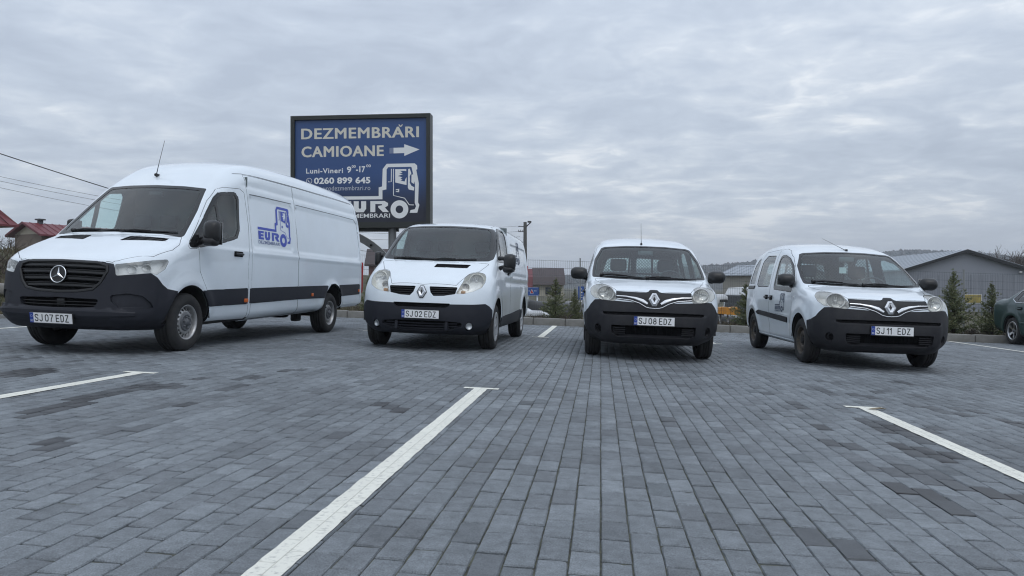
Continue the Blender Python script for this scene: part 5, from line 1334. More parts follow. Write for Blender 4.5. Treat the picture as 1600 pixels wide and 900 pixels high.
# ---------------------------------------------------------------- paving of single blocks
def paver_mat(name, single):
    m = bpy.data.materials.new(name); m.use_nodes = True; nt = m.node_tree; N = nt.nodes; L = nt.links; b = N['Principled BSDF']
    if single:
        oi = N.new('ShaderNodeObjectInfo'); sp = N.new('ShaderNodeSeparateColor'); L.new(oi.outputs['Color'], sp.inputs[0]); tone = sp.outputs[0]; stain = sp.outputs[1]
    else:
        a = N.new('ShaderNodeAttribute'); a.attribute_name = 'tone'; a2 = N.new('ShaderNodeAttribute'); a2.attribute_name = 'stain'; tone = a.outputs['Fac']; stain = a2.outputs['Fac']
    rp = N.new('ShaderNodeValToRGB'); cr = rp.color_ramp; cr.elements[0].position = 0; cr.elements[0].color = (.128, .143, .155, 1); cr.elements[1].position = 1; cr.elements[1].color = (.222, .243, .262, 1)
    e = cr.elements.new(.5); e.color = (.176, .194, .210, 1); e = cr.elements.new(.12); e.color = (.146, .158, .171, 1)
    L.new(tone, rp.inputs[0])
    geo = N.new('ShaderNodeNewGeometry')
    n1 = N.new('ShaderNodeTexNoise'); L.new(geo.outputs['Position'], n1.inputs[0]); n1.inputs['Scale'].default_value = 190; n1.inputs['Detail'].default_value = 5; n1.inputs['Roughness'].default_value = .7
    n2 = N.new('ShaderNodeTexNoise'); L.new(geo.outputs['Position'], n2.inputs[0]); n2.inputs['Scale'].default_value = 16; n2.inputs['Detail'].default_value = 7; n2.inputs['Roughness'].default_value = .65
    n3 = N.new('ShaderNodeTexNoise'); L.new(geo.outputs['Position'], n3.inputs[0]); n3.inputs['Scale'].default_value = .8; n3.inputs['Detail'].default_value = 5
    def mr(src, a, b_, c, d):
        q = N.new('ShaderNodeMapRange'); L.new(src, q.inputs[0]); q.inputs[1].default_value = a; q.inputs[2].default_value = b_; q.inputs[3].default_value = c; q.inputs[4].default_value = d; return q.outputs[0]
    def mul(c, f):
        q = N.new('ShaderNodeMixRGB'); q.blend_type = 'MULTIPLY'; q.inputs[0].default_value = 1; L.new(c, q.inputs[1]); L.new(f, q.inputs[2]); return q.outputs[0]
    c = mul(rp.outputs[0], mr(n1.outputs[0], .3, .7, .50, 1.42)); c = mul(c, mr(n2.outputs[0], .3, .7, .76, 1.20)); c = mul(c, mr(n3.outputs[0], .3, .7, .78, 1.13))
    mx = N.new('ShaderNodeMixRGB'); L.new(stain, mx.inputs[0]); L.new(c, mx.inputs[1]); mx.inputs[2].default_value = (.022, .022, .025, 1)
    L.new(mx.outputs[0], b.inputs['Base Color'])
    L.new(mr(stain, 0, 1, .70, .42), b.inputs['Roughness']); b.inputs['Specular IOR Level'].default_value = .42
    bp = N.new('ShaderNodeBump'); bp.inputs['Strength'].default_value = .35; bp.inputs['Distance'].default_value = .0025; L.new(n1.outputs[0], bp.inputs['Height'])
    bp2 = N.new('ShaderNodeBump'); bp2.inputs['Strength'].default_value = .3; bp2.inputs['Distance'].default_value = .006; L.new(n2.outputs[0], bp2.inputs['Height']); L.new(bp.outputs[0], bp2.inputs['Normal']); L.new(bp2.outputs[0], b.inputs['Normal'])
    MATS[name] = m; return m
# dark, damp or oily blocks, lastly broad darker patches by the vans: (X, Y, reach across, reach along, strength)
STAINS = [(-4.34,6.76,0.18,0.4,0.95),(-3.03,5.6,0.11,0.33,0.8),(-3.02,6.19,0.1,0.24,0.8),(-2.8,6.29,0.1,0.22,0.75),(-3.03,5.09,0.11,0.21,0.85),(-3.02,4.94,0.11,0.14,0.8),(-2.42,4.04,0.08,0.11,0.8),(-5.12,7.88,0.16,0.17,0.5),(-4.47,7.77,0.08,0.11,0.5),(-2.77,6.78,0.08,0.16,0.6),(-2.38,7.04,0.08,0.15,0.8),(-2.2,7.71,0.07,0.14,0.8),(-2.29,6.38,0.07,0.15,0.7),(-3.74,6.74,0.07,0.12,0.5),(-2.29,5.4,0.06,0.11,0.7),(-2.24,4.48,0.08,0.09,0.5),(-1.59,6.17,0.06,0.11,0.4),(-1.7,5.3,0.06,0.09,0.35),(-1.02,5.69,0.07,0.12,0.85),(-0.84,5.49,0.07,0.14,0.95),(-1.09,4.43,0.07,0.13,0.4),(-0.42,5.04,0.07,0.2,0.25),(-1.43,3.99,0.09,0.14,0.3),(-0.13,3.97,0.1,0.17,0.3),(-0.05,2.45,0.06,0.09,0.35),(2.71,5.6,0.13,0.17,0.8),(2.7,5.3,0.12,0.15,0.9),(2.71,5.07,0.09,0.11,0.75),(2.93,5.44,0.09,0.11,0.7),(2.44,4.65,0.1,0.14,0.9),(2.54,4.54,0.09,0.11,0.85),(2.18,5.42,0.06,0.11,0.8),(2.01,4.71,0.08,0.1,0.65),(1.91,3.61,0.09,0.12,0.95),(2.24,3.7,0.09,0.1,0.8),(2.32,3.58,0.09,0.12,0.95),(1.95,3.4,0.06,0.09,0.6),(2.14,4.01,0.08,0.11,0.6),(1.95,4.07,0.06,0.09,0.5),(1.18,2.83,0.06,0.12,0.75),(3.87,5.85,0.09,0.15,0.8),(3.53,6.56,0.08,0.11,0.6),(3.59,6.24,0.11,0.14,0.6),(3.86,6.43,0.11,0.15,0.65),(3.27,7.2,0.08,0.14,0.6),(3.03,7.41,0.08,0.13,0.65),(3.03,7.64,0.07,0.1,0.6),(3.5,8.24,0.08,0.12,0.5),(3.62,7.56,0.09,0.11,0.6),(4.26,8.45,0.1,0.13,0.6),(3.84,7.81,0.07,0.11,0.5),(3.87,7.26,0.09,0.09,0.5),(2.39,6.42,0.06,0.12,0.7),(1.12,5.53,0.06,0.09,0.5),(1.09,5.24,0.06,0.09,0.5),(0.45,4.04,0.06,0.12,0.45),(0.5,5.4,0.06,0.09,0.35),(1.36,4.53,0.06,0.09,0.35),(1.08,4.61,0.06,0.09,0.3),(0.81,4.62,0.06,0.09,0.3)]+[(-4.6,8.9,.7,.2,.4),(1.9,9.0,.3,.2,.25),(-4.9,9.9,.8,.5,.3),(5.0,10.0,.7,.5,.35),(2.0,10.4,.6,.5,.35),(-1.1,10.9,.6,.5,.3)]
BW, BL, JT = .1055, .2225, .0042
def build_paving():
    bed = mat('joint_sand', (.035, .035, .034), .95, noise=(26, 1.0, (.12, .125, .085)))
    # the bed under the blocks, tilted with the lot
    def in_lot(X, Y): return Y < kerb_y(X)-.16 and X > edge_x(Y)+.02
    pv = MB(); c = [(-10.6, 1.0), (20, 1.0), (20, kerb_y(20)-.1), (edge_x(20.3), kerb_y(-9)-.1), (edge_x(1), 1.0)]
    c = [(edge_x(1), 1.0), (18, 1.0), (18, kerb_y(18)-.1), (edge_x(20.3), kerb_y(edge_x(20.3))-.1)]
    pv.add([(x/math.cos(TILT), y, -.0075) for x, y in c], [(0, 1, 2, 3)], 0)
    base = pv.obj('paving', [bed], None, LOTM); tag(base, kind='structure')
    ms = paver_mat('paver_single', True); mj = paver_mat('paver_joined', False)
    rng = np.random.RandomState(11); cells = []
    for i in range(-165, 200):
        s0 = (i+.5)*BW; sh = ((i % 2)*.5+rng.uniform(-.06, .06))*BL
        for j in range(4, 96):
            t0 = j*BL+sh; X, Y = LS*s0+LD*t0
            if Y < 1.55 or abs(X) > .70*Y+1.5 or not in_lot(X, Y): continue
            cells.append((s0, t0, X, Y))
    cells = np.array(cells); print('pavers', len(cells))
    tone = np.clip(.5+rng.randn(len(cells))*.20, 0, 1); tone[rng.rand(len(cells)) < .04] = rng.uniform(0, .2); tone[rng.rand(len(cells)) < .03] += .25
    stain = np.zeros(len(cells))
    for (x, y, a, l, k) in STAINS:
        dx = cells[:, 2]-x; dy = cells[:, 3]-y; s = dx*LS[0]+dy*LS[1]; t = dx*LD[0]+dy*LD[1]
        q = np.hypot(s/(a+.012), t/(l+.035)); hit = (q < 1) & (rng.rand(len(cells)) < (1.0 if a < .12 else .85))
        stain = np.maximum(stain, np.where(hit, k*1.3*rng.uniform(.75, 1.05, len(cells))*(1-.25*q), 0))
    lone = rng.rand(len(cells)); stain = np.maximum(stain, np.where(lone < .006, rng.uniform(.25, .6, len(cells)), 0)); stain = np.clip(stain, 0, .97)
    # one block: top, worn bevel, sides; the nearer ones with uneven edges
    def block(rn, sub):
        hx = BW/2-JT/2+rn.uniform(-.0012, .0010); hy = BL/2-JT*.95+rn.uniform(-.0045, .0012); bv = rn.uniform(.003, .0065); q = []
        for (x0, y0), (x1, y1) in (((-1, -1), (1, -1)), ((1, -1), (1, 1)), ((1, 1), (-1, 1)), ((-1, 1), (-1, -1))):
            for k in range(sub): q.append((x0+(x1-x0)*k/sub, y0+(y1-y0)*k/sub))
        n = len(q); T = np.array(q); tl = rn.uniform(-.0013, .0013, 2); j = lambda s_: rn.uniform(-s_, s_, (n, 2))*(1 if sub > 1 else 0)
        if rn.rand() < .25 and sub > 1: chip = rn.randint(n)
        else: chip = -1
        top = T*np.array((hx-bv*.75, hy-bv))+j(.0011); mid = T*np.array((hx, hy))+j(.0009); zt = T[:, 0]*tl[0]+T[:, 1]*tl[1]; zm = zt-bv*1.05
        if chip >= 0: top[chip] *= .93; zm[chip] -= .004
        V = np.concatenate([np.column_stack([top, zt]), np.column_stack([mid, zm]), np.column_stack([mid, np.full(n, -.03)])])
        F = [tuple(range(n))]+[(n+k, n+(k+1) % n, (k+1) % n, k) for k in range(n)]+[(2*n+k, 2*n+(k+1) % n, n+(k+1) % n, n+k) for k in range(n)]
        return V, F
    order = np.argsort(cells[:, 3]); near = [i for i in order if abs(cells[i, 2]) < .667*cells[i, 3]+.03 and cells[i, 3] > 2.30][:300]; ns = set(near)
    variants = []
    for k in range(24):
        V, F = block(rng, 4); me = bpy.data.meshes.new('paving_block'); me.from_pydata(V.tolist(), [], F); me.materials.append(ms); me.update(); variants.append(me)
    for i in near:
        s0, t0, X, Y = cells[i]; o = bpy.data.objects.new('paving_block', variants[rng.randint(24)]); C.objects.link(o); o.parent = base
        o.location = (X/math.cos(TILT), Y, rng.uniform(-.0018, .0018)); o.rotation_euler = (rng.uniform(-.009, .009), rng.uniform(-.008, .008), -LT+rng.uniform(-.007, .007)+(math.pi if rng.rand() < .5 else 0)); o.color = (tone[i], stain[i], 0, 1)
    sets = {1: [block(rng, 1) for _ in range(60)], 3: [block(rng, 3) for _ in range(60)]}
    VV = []; FV = []; FS = []; T = []; S = []; nv = 0
    for i in range(len(cells)):
        if i in ns: continue
        s0, t0, X, Y = cells[i]; V, F = sets[3 if Y < 6.5 else 1][rng.randint(60)]; a = rng.uniform(-.007, .007)-LT+(math.pi if rng.rand() < .5 else 0); ca, sa = math.cos(a), math.sin(a); h = rng.uniform(-.0018, .0018); tx, ty = rng.uniform(-.008, .008), rng.uniform(-.009, .009)
        VV.append(np.column_stack([X/math.cos(TILT)+V[:, 0]*ca-V[:, 1]*sa, Y+V[:, 0]*sa+V[:, 1]*ca, V[:, 2]+h+V[:, 0]*tx+V[:, 1]*ty]))
        for f in F: FV.extend([q+nv for q in f]); FS.append(len(f))
        nv += len(V); T.append(np.full(len(V), tone[i])); S.append(np.full(len(V), stain[i]))
    VV = np.concatenate(VV).astype(np.float32); me = bpy.data.meshes.new('paving_blocks'); me.vertices.add(len(VV)); me.vertices.foreach_set('co', VV.ravel()); me.loops.add(len(FV)); me.loops.foreach_set('vertex_index', np.array(FV, np.int32)); me.polygons.add(len(FS)); me.polygons.foreach_set('loop_start', np.concatenate([[0], np.cumsum(FS)[:-1]]).astype(np.int32)); me.update(calc_edges=True); me.materials.append(mj)
    for nm, A in (('tone', T), ('stain', S)):
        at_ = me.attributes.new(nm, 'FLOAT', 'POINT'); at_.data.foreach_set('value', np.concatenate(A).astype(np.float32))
    o = bpy.data.objects.new('paving_blocks', me); C.objects.link(o); o.parent = base; o['kind'] = 'stuff'
build_paving()
# ---------------------------------------------------------------- painted bay lines
def line_mat():
    m = bpy.data.materials.new('line_paint'); m.use_nodes = True; nt = m.node_tree; N = nt.nodes; L = nt.links; b = N['Principled BSDF']; b.inputs['Roughness'].default_value = .75
    tc = N.new('ShaderNodeTexCoord'); n = N.new('ShaderNodeTexNoise'); L.new(tc.outputs['Object'], n.inputs[0]); n.inputs['Scale'].default_value = 40; n.inputs['Detail'].default_value = 8; n.inputs['Roughness'].default_value = .7
    cr = N.new('ShaderNodeValToRGB'); cr.color_ramp.elements[0].position = .30; cr.color_ramp.elements[0].color = (.40, .40, .37, 1); cr.color_ramp.elements[1].position = .48; cr.color_ramp.elements[1].color = (.77, .76, .68, 1); L.new(n.outputs[0], cr.inputs[0])
    br = N.new('ShaderNodeTexBrick'); mp = N.new('ShaderNodeMapping'); mp.inputs['Rotation'].default_value = (0, 0, R(90)); L.new(tc.outputs['Object'], mp.inputs[0]); L.new(mp.outputs[0], br.inputs[0])
    br.inputs['Scale'].default_value = 1; br.inputs['Brick Width'].default_value = BL; br.inputs['Row Height'].default_value = BW; br.inputs['Mortar Size'].default_value = .003; br.inputs['Mortar Smooth'].default_value = .6
    br.inputs['Color1'].default_value = (1, 1, 1, 1); br.inputs['Color2'].default_value = (.93, .93, .93, 1); br.inputs['Mortar'].default_value = (.70, .70, .68, 1)
    mx = N.new('ShaderNodeMixRGB'); mx.blend_type = 'MULTIPLY'; mx.inputs[0].default_value = 1; L.new(cr.outputs[0], mx.inputs[1]); L.new(br.outputs[0], mx.inputs[2]); L.new(mx.outputs[0], b.inputs['Base Color'])
    bp = N.new('ShaderNodeBump'); bp.inputs['Strength'].default_value = .5; bp.inputs['Distance'].default_value = .003; L.new(br.outputs['Fac'], bp.inputs['Height']); bp.invert = True; L.new(bp.outputs[0], b.inputs['Normal'])
    return m
LINE = line_mat()
def bay_line(p, q, w=.118, bar=True, bw=.31, at_start=True):
    """painted stripe from p to q on the lot, its cross bar at p"""
    p = np.array(p); q = np.array(q); d = q-p; Ln = np.linalg.norm(d); a = math.atan2(-d[0], d[1]); rng = random.Random(int(p[0]*100))
    mb = MB(); n = int(Ln/.055)+1; V = []
    for k in range(n+1):
        y = Ln*k/n; V += [(-w/2+rng.uniform(-.003, .0025), y, .0035), (w/2+rng.uniform(-.0025, .003), y, .0035)]
    mb.add(V, [(2*k, 2*k+1, 2*k+3, 2*k+2) for k in range(n)], 0)
    if bar:
        mb.add([(-bw/2, -.085, .0035), (bw/2, -.085, .0035), (bw/2, .0, .0035), (-bw/2, .0, .0035)], [(0, 1, 2, 3)], 0)
    M = LOTM @ Matrix.Translation((p[0]/math.cos(TILT), p[1], 0)) @ Matrix.Rotation(a, 4, 'Z')
    return tag(mb.obj('bay_line', [LINE], None, M), kind='structure')
bay_line((-.275, 6.74), (-.82, 1.75)); bay_line((2.93, 6.36), (2.36, 1.4)); bay_line((-3.43, 7.04), (-4.0, 2.4)); bay_line((6.1, 6.05), (5.55, 1.3))
for x0 in (-2.63, .53, 3.70, 6.85): bay_line((x0, 14.30-.04*x0), (x0+.53, 18.85-.115*x0+.15))
bay_line((9.78, 13.9), (10.2, 17.95), w=.10)
bay_line((-8.0, 10.6), (-7.78, 13.8), .10, False)
# leaf lying on a line end
lf = MB(); lf.add([(0, 0, 0), (.05, .02, .006), (.11, .015, .012), (.16, 0, .004), (.10, -.03, .010), (.04, -.025, .004), (.08, -.005, -.002)], [(0, 1, 6), (1, 2, 6), (2, 3, 6), (3, 4, 6), (4, 5, 6), (5, 0, 6)], 0)
tag(lf.obj('dry_leaf', [mat('dry_leaf_brown', (.24, .20, .14), .8)], None, Matrix.Translation(lot(2.90, 6.27, .008))), 'pale dry leaf lying across the end of a painted bay line', 'leaf')
# ---------------------------------------------------------------- kerb of concrete stones
CONC = mat('kerb_concrete', (.27, .262, .245), .9, noise=(6, .6, (.16, .155, .14)), bump=(50, .4, .006))
def build_kerb():
    base = MB(); x0, x1 = -9.0, 17.0; a = math.atan2(-.115, 1)
    base.add([(x0, kerb_y(x0)-.02, -SLOPE*x0-.05), (x1, kerb_y(x1)-.02, -SLOPE*x1-.05), (x1, kerb_y(x1)+.24, -SLOPE*x1-.05), (x0, kerb_y(x0)+.24, -SLOPE*x0-.05)], [(0, 1, 2, 3)], 0)
    k = tag(base.obj('kerb', [CONC]), kind='structure'); L = .80; n = int((x1-x0)/(L*math.cos(a)))
    st = MB(); st.rbox((0, 0, .03), (L/2-.006, .10, .14), .018, 0, 4); proto = st.obj('kerb_stone', [CONC], k)
    rng = random.Random(4)
    for i in range(n):
        o = proto if i == 0 else proto.copy()
        if i: C.objects.link(o); o.parent = k
        x = x0+(i+.5)*L*math.cos(a); o.location = (x, kerb_y(x)+.10+rng.uniform(-.008, .008), -SLOPE*x+rng.uniform(-.006, .006)); o.rotation_euler = (0, TILT, a+rng.uniform(-.008, .008))
build_kerb()
def build_left_edge():
    k = MB(); k.add([(edge_x(2)-.2, 2, -SLOPE*edge_x(2)-.05), (edge_x(2), 2, -SLOPE*edge_x(2)-.05), (edge_x(20), 20, -SLOPE*edge_x(20)-.05), (edge_x(20)-.2, 20, -SLOPE*edge_x(20)-.05)], [(0, 1, 2, 3)], 0)
    ko = tag(k.obj('side_kerb', [CONC]), kind='structure'); st = MB(); st.rbox((0, 0, 0), (.06, .394, .09), .012); p = st.obj('kerb_stone', [CONC], ko)
    for i in range(22):
        o = p if i == 0 else p.copy()
        if i: C.objects.link(o); o.parent = ko
        y = 2.4+i*.8; o.location = (edge_x(y)-.06, y, -SLOPE*edge_x(y)-.02); o.rotation_euler = (0, TILT, -math.atan(.115))
build_left_edge()

# ================================================================ billboard
def build_billboard():
    BZ = 25.0; u = BZ/1200; W, Hh = 223.6*u, 177*u; yaw = R(5.5)
    cx, cz = (562-800)*u, H+(450-267.5)*u
    M = Matrix.Translation((cx, BZ, cz)) @ Matrix.Rotation(-yaw, 4, 'Z')       # face looks down -y
    RM = Matrix.Translation((cx, BZ, float(ground_z(cx, BZ))-.03)); root = empty('billboard', RM); tag(root, 'blue advertising billboard in a black box frame on a grey post behind the tall van', 'billboard')
    ML = RM.inverted() @ M
    DARK = mat('billboard_frame', (.020, .023, .020), .45, noise=(5, .3, (.035, .038, .033)))
    f = MB(); d = .42; t = .13
    f.box((-W/2+t/2, d/2, 0), (t/2, d/2, Hh/2)); f.box((W/2-t/2, d/2, 0), (t/2, d/2, Hh/2)); f.box((0, d/2, Hh/2-t/2), (W/2-t-.001, d/2, t/2)); f.box((0, d/2, -Hh/2+t/2+.03), (W/2-t-.001, d/2, t/2+.03)); f.box((0, d-.03, 0), (W/2-t-.001, .02, Hh/2-t-.05))
    f.obj('frame', [DARK], root, ML)
    # printed sheet: blue running to navy at the foot
    m = bpy.data.materials.new('billboard_print'); m.use_nodes = True; nt = m.node_tree; N = nt.nodes; L = nt.links; b = N['Principled BSDF']; b.inputs['Roughness'].default_value = .35
    tc = N.new('ShaderNodeTexCoord'); sp = N.new('ShaderNodeSeparateXYZ'); L.new(tc.outputs['Object'], sp.inputs[0]); mr = N.new('ShaderNodeMapRange'); L.new(sp.outputs[2], mr.inputs[0]); mr.inputs[1].default_value = -1.45; mr.inputs[2].default_value = .1; mr.interpolation_type = 'SMOOTHSTEP'
    mx = N.new('ShaderNodeMixRGB'); mx.inputs[1].default_value = (.016, .018, .034, 1); mx.inputs[2].default_value = (.032, .080, .225, 1); L.new(mr.outputs[0], mx.inputs[0]); L.new(mx.outputs[0], b.inputs['Base Color'])
    s = MB(); x0, x1 = -W/2+t, W/2-t; z0, z1 = -Hh/2+t+.06, Hh/2-t
    s.box(((x0+x1)/2, .10, (z0+z1)/2), ((x1-x0)/2-.002, .02, (z1-z0)/2-.002)); sheet = s.obj('printed_sheet', [m], root, ML)
    SAND = mat('print_sand', (.72, .69, .60), .45); PALE = mat('print_pale', (.84, .85, .85), .45); THIN = mat('print_thin', (.50, .53, .58), .45)
    def px(x, y): return ((x-562)*u, (267.5-y)*u)     # drawing units of the sheet
    def put(name, parts, material, y=.077):
        q = MB()
        for i, (V, F) in enumerate(parts): q.add([(v[0], y-i*.0004, v[1]) for v in V], F, 0)
        return q.obj(name, [material], sheet)
    def heavy(part, d, e):      # a heavier cut of the letters: the same outline set a few times side by side
        V, F = part; return [([(v[0]+a_*u, v[1]+b_*u) for v in V], F) for a_, b_ in ((0, 0), (-d, 0), (d, 0), (-d*.6, e), (d*.6, e), (-d*.6, -e), (d*.6, -e))]
    def txt(t_, x0_, x1_, base, cap, bold, sp_=1.0):
        V, F = text_fit(t_, (x1_-x0_)*u, cap*u, bold, sp_); o = px(x0_, base); return [(v[0]+o[0], v[1]+o[1]) for v in V], F
    br = [(px(624.3, 194.6)), px(625, 196.2), px(626.3, 196.9), px(627.6, 196.2), px(628.3, 194.6), px(629.6, 194.8), px(628.7, 197.6), px(626.3, 198.8), px(623.9, 197.6), px(623, 194.8)]
    # letters one after another, the breve over the A
    parts = heavy(txt('DEZMEMBRARI', 467, 654.5, 214.9, 16.0, 0, 1.10), .85, .4)
    br = [(p[0], p[1]) for p in br]; parts.append((br, fill_poly(br)))
    put('headline', parts, SAND); put('second_line', heavy(txt('CAMIOANE', 467.5, 598.7, 243.3, 16.0, 0, 1.10), .85, .4), SAND)
    ar = [px(*p) for p in [(615, 231.2), (632, 231), (632, 225.8), (656.3, 234.4), (632, 244.2), (632, 239.6), (615, 239.9)]]; put('arrow', [(ar, fill_poly(ar))], PALE)
    fade = mat('print_fade', (.20, .24, .36), .45); a2 = [px(*p) for p in [(608.5, 231.4), (614.9, 231.2), (614.9, 239.9), (608.5, 240)]]; put('arrow_tail', [(a2, [(0, 1, 2, 3)])], fade)
    put('opening_hours', [txt('Luni-Vineri', 474.3, 534, 269.2, 7.8, .02, 1.12), txt('9', 540.3, 547.5, 268.6, 9.2, .03), txt('00', 548, 554.5, 261.4, 4.2, .02), txt('-17', 555, 569.8, 268.2, 9.2, .03), txt('00', 571.5, 578.8, 260.8, 4.2, .02)], PALE)
    ph = [(px(479.2, 281.2)[0]+a_[0]*u, px(479.2, 281.2)[1]+a_[1]*u) for a_ in []]
    rv, rf = ring_shape(0, 0, 4.1, 4.8, 24); rv = [(px(479.2, 281.2)[0]+a_*u, px(479.2, 281.2)[1]+b_*u) for a_, b_ in rv]
    hv, hf = line_shape([(-1.8, 2.2), (-1.6, .2), (-.2, -1.5), (2.0, -1.9)], 1.1); hv = [(px(479.2, 281.2)[0]+a_*u, px(479.2, 281.2)[1]+b_*u) for a_, b_ in hv]
    put('phone_icon', [(rv, rf), (hv, hf)], PALE); put('phone_number', [txt('0260 899 645', 487, 578, 285.6, 9.4, .035, 1.02)], PALE)
    put('web_address', [txt('www.eurodezmembrari.ro', 474, 578, 296.6, 7.2, .0, 1.05)], THIN)
    def em(V): return [px(530+v[0]/7.5, 240+v[1]/7.5) for v in V]
    put('truck_emblem', [(em(V), F) for V, F in emblem_shapes()], PALE)
    V, F = emblem_text(); put('firm_name', [(em(V), F)], PALE)
    GAL = mat('galvanised_post', (.20, .205, .21), .5, metal=.4, noise=(4, .4, (.14, .14, .14)))
    zb = cz-Hh/2-(float(ground_z(cx, BZ))-.03); p = MB(); ox = (611.5-562)*u
    p.lathe([(.13, -.1), (.13, zb+.02)], 24, 0, Matrix.Translation((ox, .21, 0)), True, 'z'); p.obj('post', [GAL], root)
    p = MB(); p.lathe([(.13, -.1), (.13, zb+.02)], 24, 0, Matrix.Translation((ox-2.1, .21+.2, 0)), True, 'z'); p.obj('post', [GAL], root)
    p = MB(); p.box((ox-1.05, .21+.1, zb-.05), (1.25, .08, .05)); p.obj('cross_beam', [DARK], root)
build_billboard()

# ================================================================ behind the lot
def gable_house(name, label, cat, px_c, ground, Wd, D, eave, ridge, yaw, wallm, roofm, gablem=None, over=.35, wins=(), chim=None, trim=None, group=None, panels=0):
    """house with its gable end towards -y; ridge along y. Position is the middle of the gable end's foot"""
    M = Matrix.Translation((px_c[0], px_c[1], ground)) @ Matrix.Rotation(yaw, 4, 'Z'); root = tag(empty(name, M), label, cat, group)
    w = MB(); h = Wd/2
    w.add([(-h, 0, -.6), (h, 0, -.6), (h, 0, eave), (-h, 0, eave), (-h, D, -.6), (h, D, -.6), (h, D, eave), (-h, D, eave)], [(0, 1, 2, 3), (5, 4, 7, 6), (4, 0, 3, 7), (1, 5, 6, 2)], 0); w.obj('wall', [wallm], root)
    g = MB(); g.add([(-h, 0, eave), (h, 0, eave), (0, 0, ridge)], [(0, 1, 2)], 0); g.obj('gable', [gablem or wallm], root); g = MB(); g.add([(-h, D, eave), (h, D, eave), (0, D, ridge)], [(1, 0, 2)], 0); g.obj('gable', [gablem or wallm], root)
    sl = (ridge-eave)/h
    for sg in (-1, 1):
        r = MB(); e = (sg*(h+over), eave-sl*over); t = .14
        V = [(0, -over, ridge+.02), (e[0], -over, e[1]+.02), (e[0], D+over, e[1]+.02), (0, D+over, ridge+.02)]; V += [(v[0], v[1], v[2]+t) for v in V]
        r.add(V, [(0, 1, 2, 3), (7, 6, 5, 4), (0, 4, 5, 1), (1, 5, 6, 2), (2, 6, 7, 3), (3, 7, 4, 0)], 0)
        ro = r.obj('roof', [roofm], root)
        if panels:
            q = MB()
            for k in range(panels+1):
                y = -over+(D+2*over)*k/panels; q.add([(0, y-.02, ridge+.02+t), (e[0], y-.02, e[1]+.02+t), (e[0], y+.02, e[1]+.02+t), (0, y+.02, ridge+.02+t), (0, y, ridge+.07+t), (e[0], y, e[1]+.07+t)], [(0, 1, 5, 4), (4, 5, 2, 3)], 0)
            q.obj('roof_seam', [roofm], ro)
        if trim:
            q = MB(); q.add([(0, -over-.03, ridge+.18), (e[0], -over-.03, e[1]+.18), (e[0], -over-.03, e[1]-.10), (0, -over-.03, ridge-.10), (0, -over+.05, ridge+.18), (e[0], -over+.05, e[1]+.18), (e[0], -over+.05, e[1]-.10), (0, -over+.05, ridge-.10)], [(0, 1, 2, 3), (4, 5, 1, 0), (3, 2, 6, 7)], 0); q.obj('barge_board', [trim], ro)
    for (x, z, ww, hh, face) in wins:
        q = MB()
        if face == 'front': q.box((x, -.04, z), (ww/2, .03, hh/2))
        else: q.box((face*(h+.04), x, z), (.03, ww/2, hh/2))
        f = q.obj('window', [mat('window_frame_white', (.55, .54, .52), .5)], root); q = MB()
        for k in (-1, 1):
            if face == 'front': q.box((x+k*ww*.23, -.075, z), (ww*.20, .006, hh*.42))
            else: q.box((face*(h+.075), x+k*ww*.23, z), (.006, ww*.20, hh*.42))
        q.obj('pane', [mat('far_window_glass', (.02, .022, .026), .08)], f)
    if chim:
        q = MB(); q.box((chim[0], chim[1], ridge+.1), (chim[2]*.7, chim[2]*.7, .30)); q.box((chim[0], chim[1], ridge+.46), (chim[2]*1.4, chim[2]*1.2, .055)); q.obj('chimney', [mat('chimney_grey', (.06, .065, .07), .7)], root)
    return root
CLADDING = mat('grey_cladding', (.265, .28, .315), .55, noise=(.5, .35, (.215, .228, .26)))
REDROOF = mat('red_sheet_roof', (.155, .022, .028), .45, noise=(2, .4, (.09, .018, .022)))
BROWNROOF = mat('brown_roof', (.060, .042, .042), .6, noise=(2, .4, (.04, .03, .03)))
GREYROOF = mat('pale_metal_roof', (.30, .33, .37), .45, noise=(1.2, .35, (.22, .24, .27)))
CREAM = mat('cream_render', (.50, .46, .37), .85, noise=(2, .3, (.38, .35, .28)))
def build_warehouse():
    Y = 70.0; c = at(1508, 450, Y); yaw = R(-4)
    gz = -SLOPE*26; eave = H+(450-421)*Y/1200-gz; ridge = H+(450-393)*Y/1200-gz
    r = gable_house('warehouse', 'grey clad warehouse with a low gable roof behind the conifers and saloon', 'warehouse', (c.x, Y), gz, 10.3, 26, eave, ridge, yaw, CLADDING, GREYROOF, None, .45, (), None, BLACK, None, 22)
    # cladding sheets of the gable wall, ribbed
    h = 10.3/2
    for k in range(11):
        x0 = -h+k*10.3/11; x1 = x0+10.3/11-.02; zt = 3.0; q = MB(); q.box(((x0+x1)/2, -.025, zt/2), ((x1-x0)/2, .02, zt/2))
        for j in range(4): q.box((x0+.12+j*.23, -.055, zt/2), (.035, .012, zt/2-.01))
        q.obj('cladding_sheet', [CLADDING], r)
    q = MB(); q.box((0, -.07, eave-.45), (.25, .05, .02)); 
    lamp_ = MB(); lamp_.rbox((4.75, -.15, eave-.25), (.12, .12, .10), .05); lamp_.obj('wall_lamp', [mat('lamp_white', (.7, .7, .7), .4)], r)
build_warehouse()
def small_shed():
    Y = 90.0; c = at(1228, 450, Y); gz = -.7
    gable_house('metal_shed', 'small beige shed with a pale metal roof beyond the white truck', 'shed', (c.x+2.4, Y), gz, 7.5, 9, H+(450-429)*Y/1200-gz, H+(450-414)*Y/1200-gz, R(38), mat('beige_panel', (.33, .31, .27), .7), GREYROOF, None, .5, (), None, None, None, 10)
small_shed()
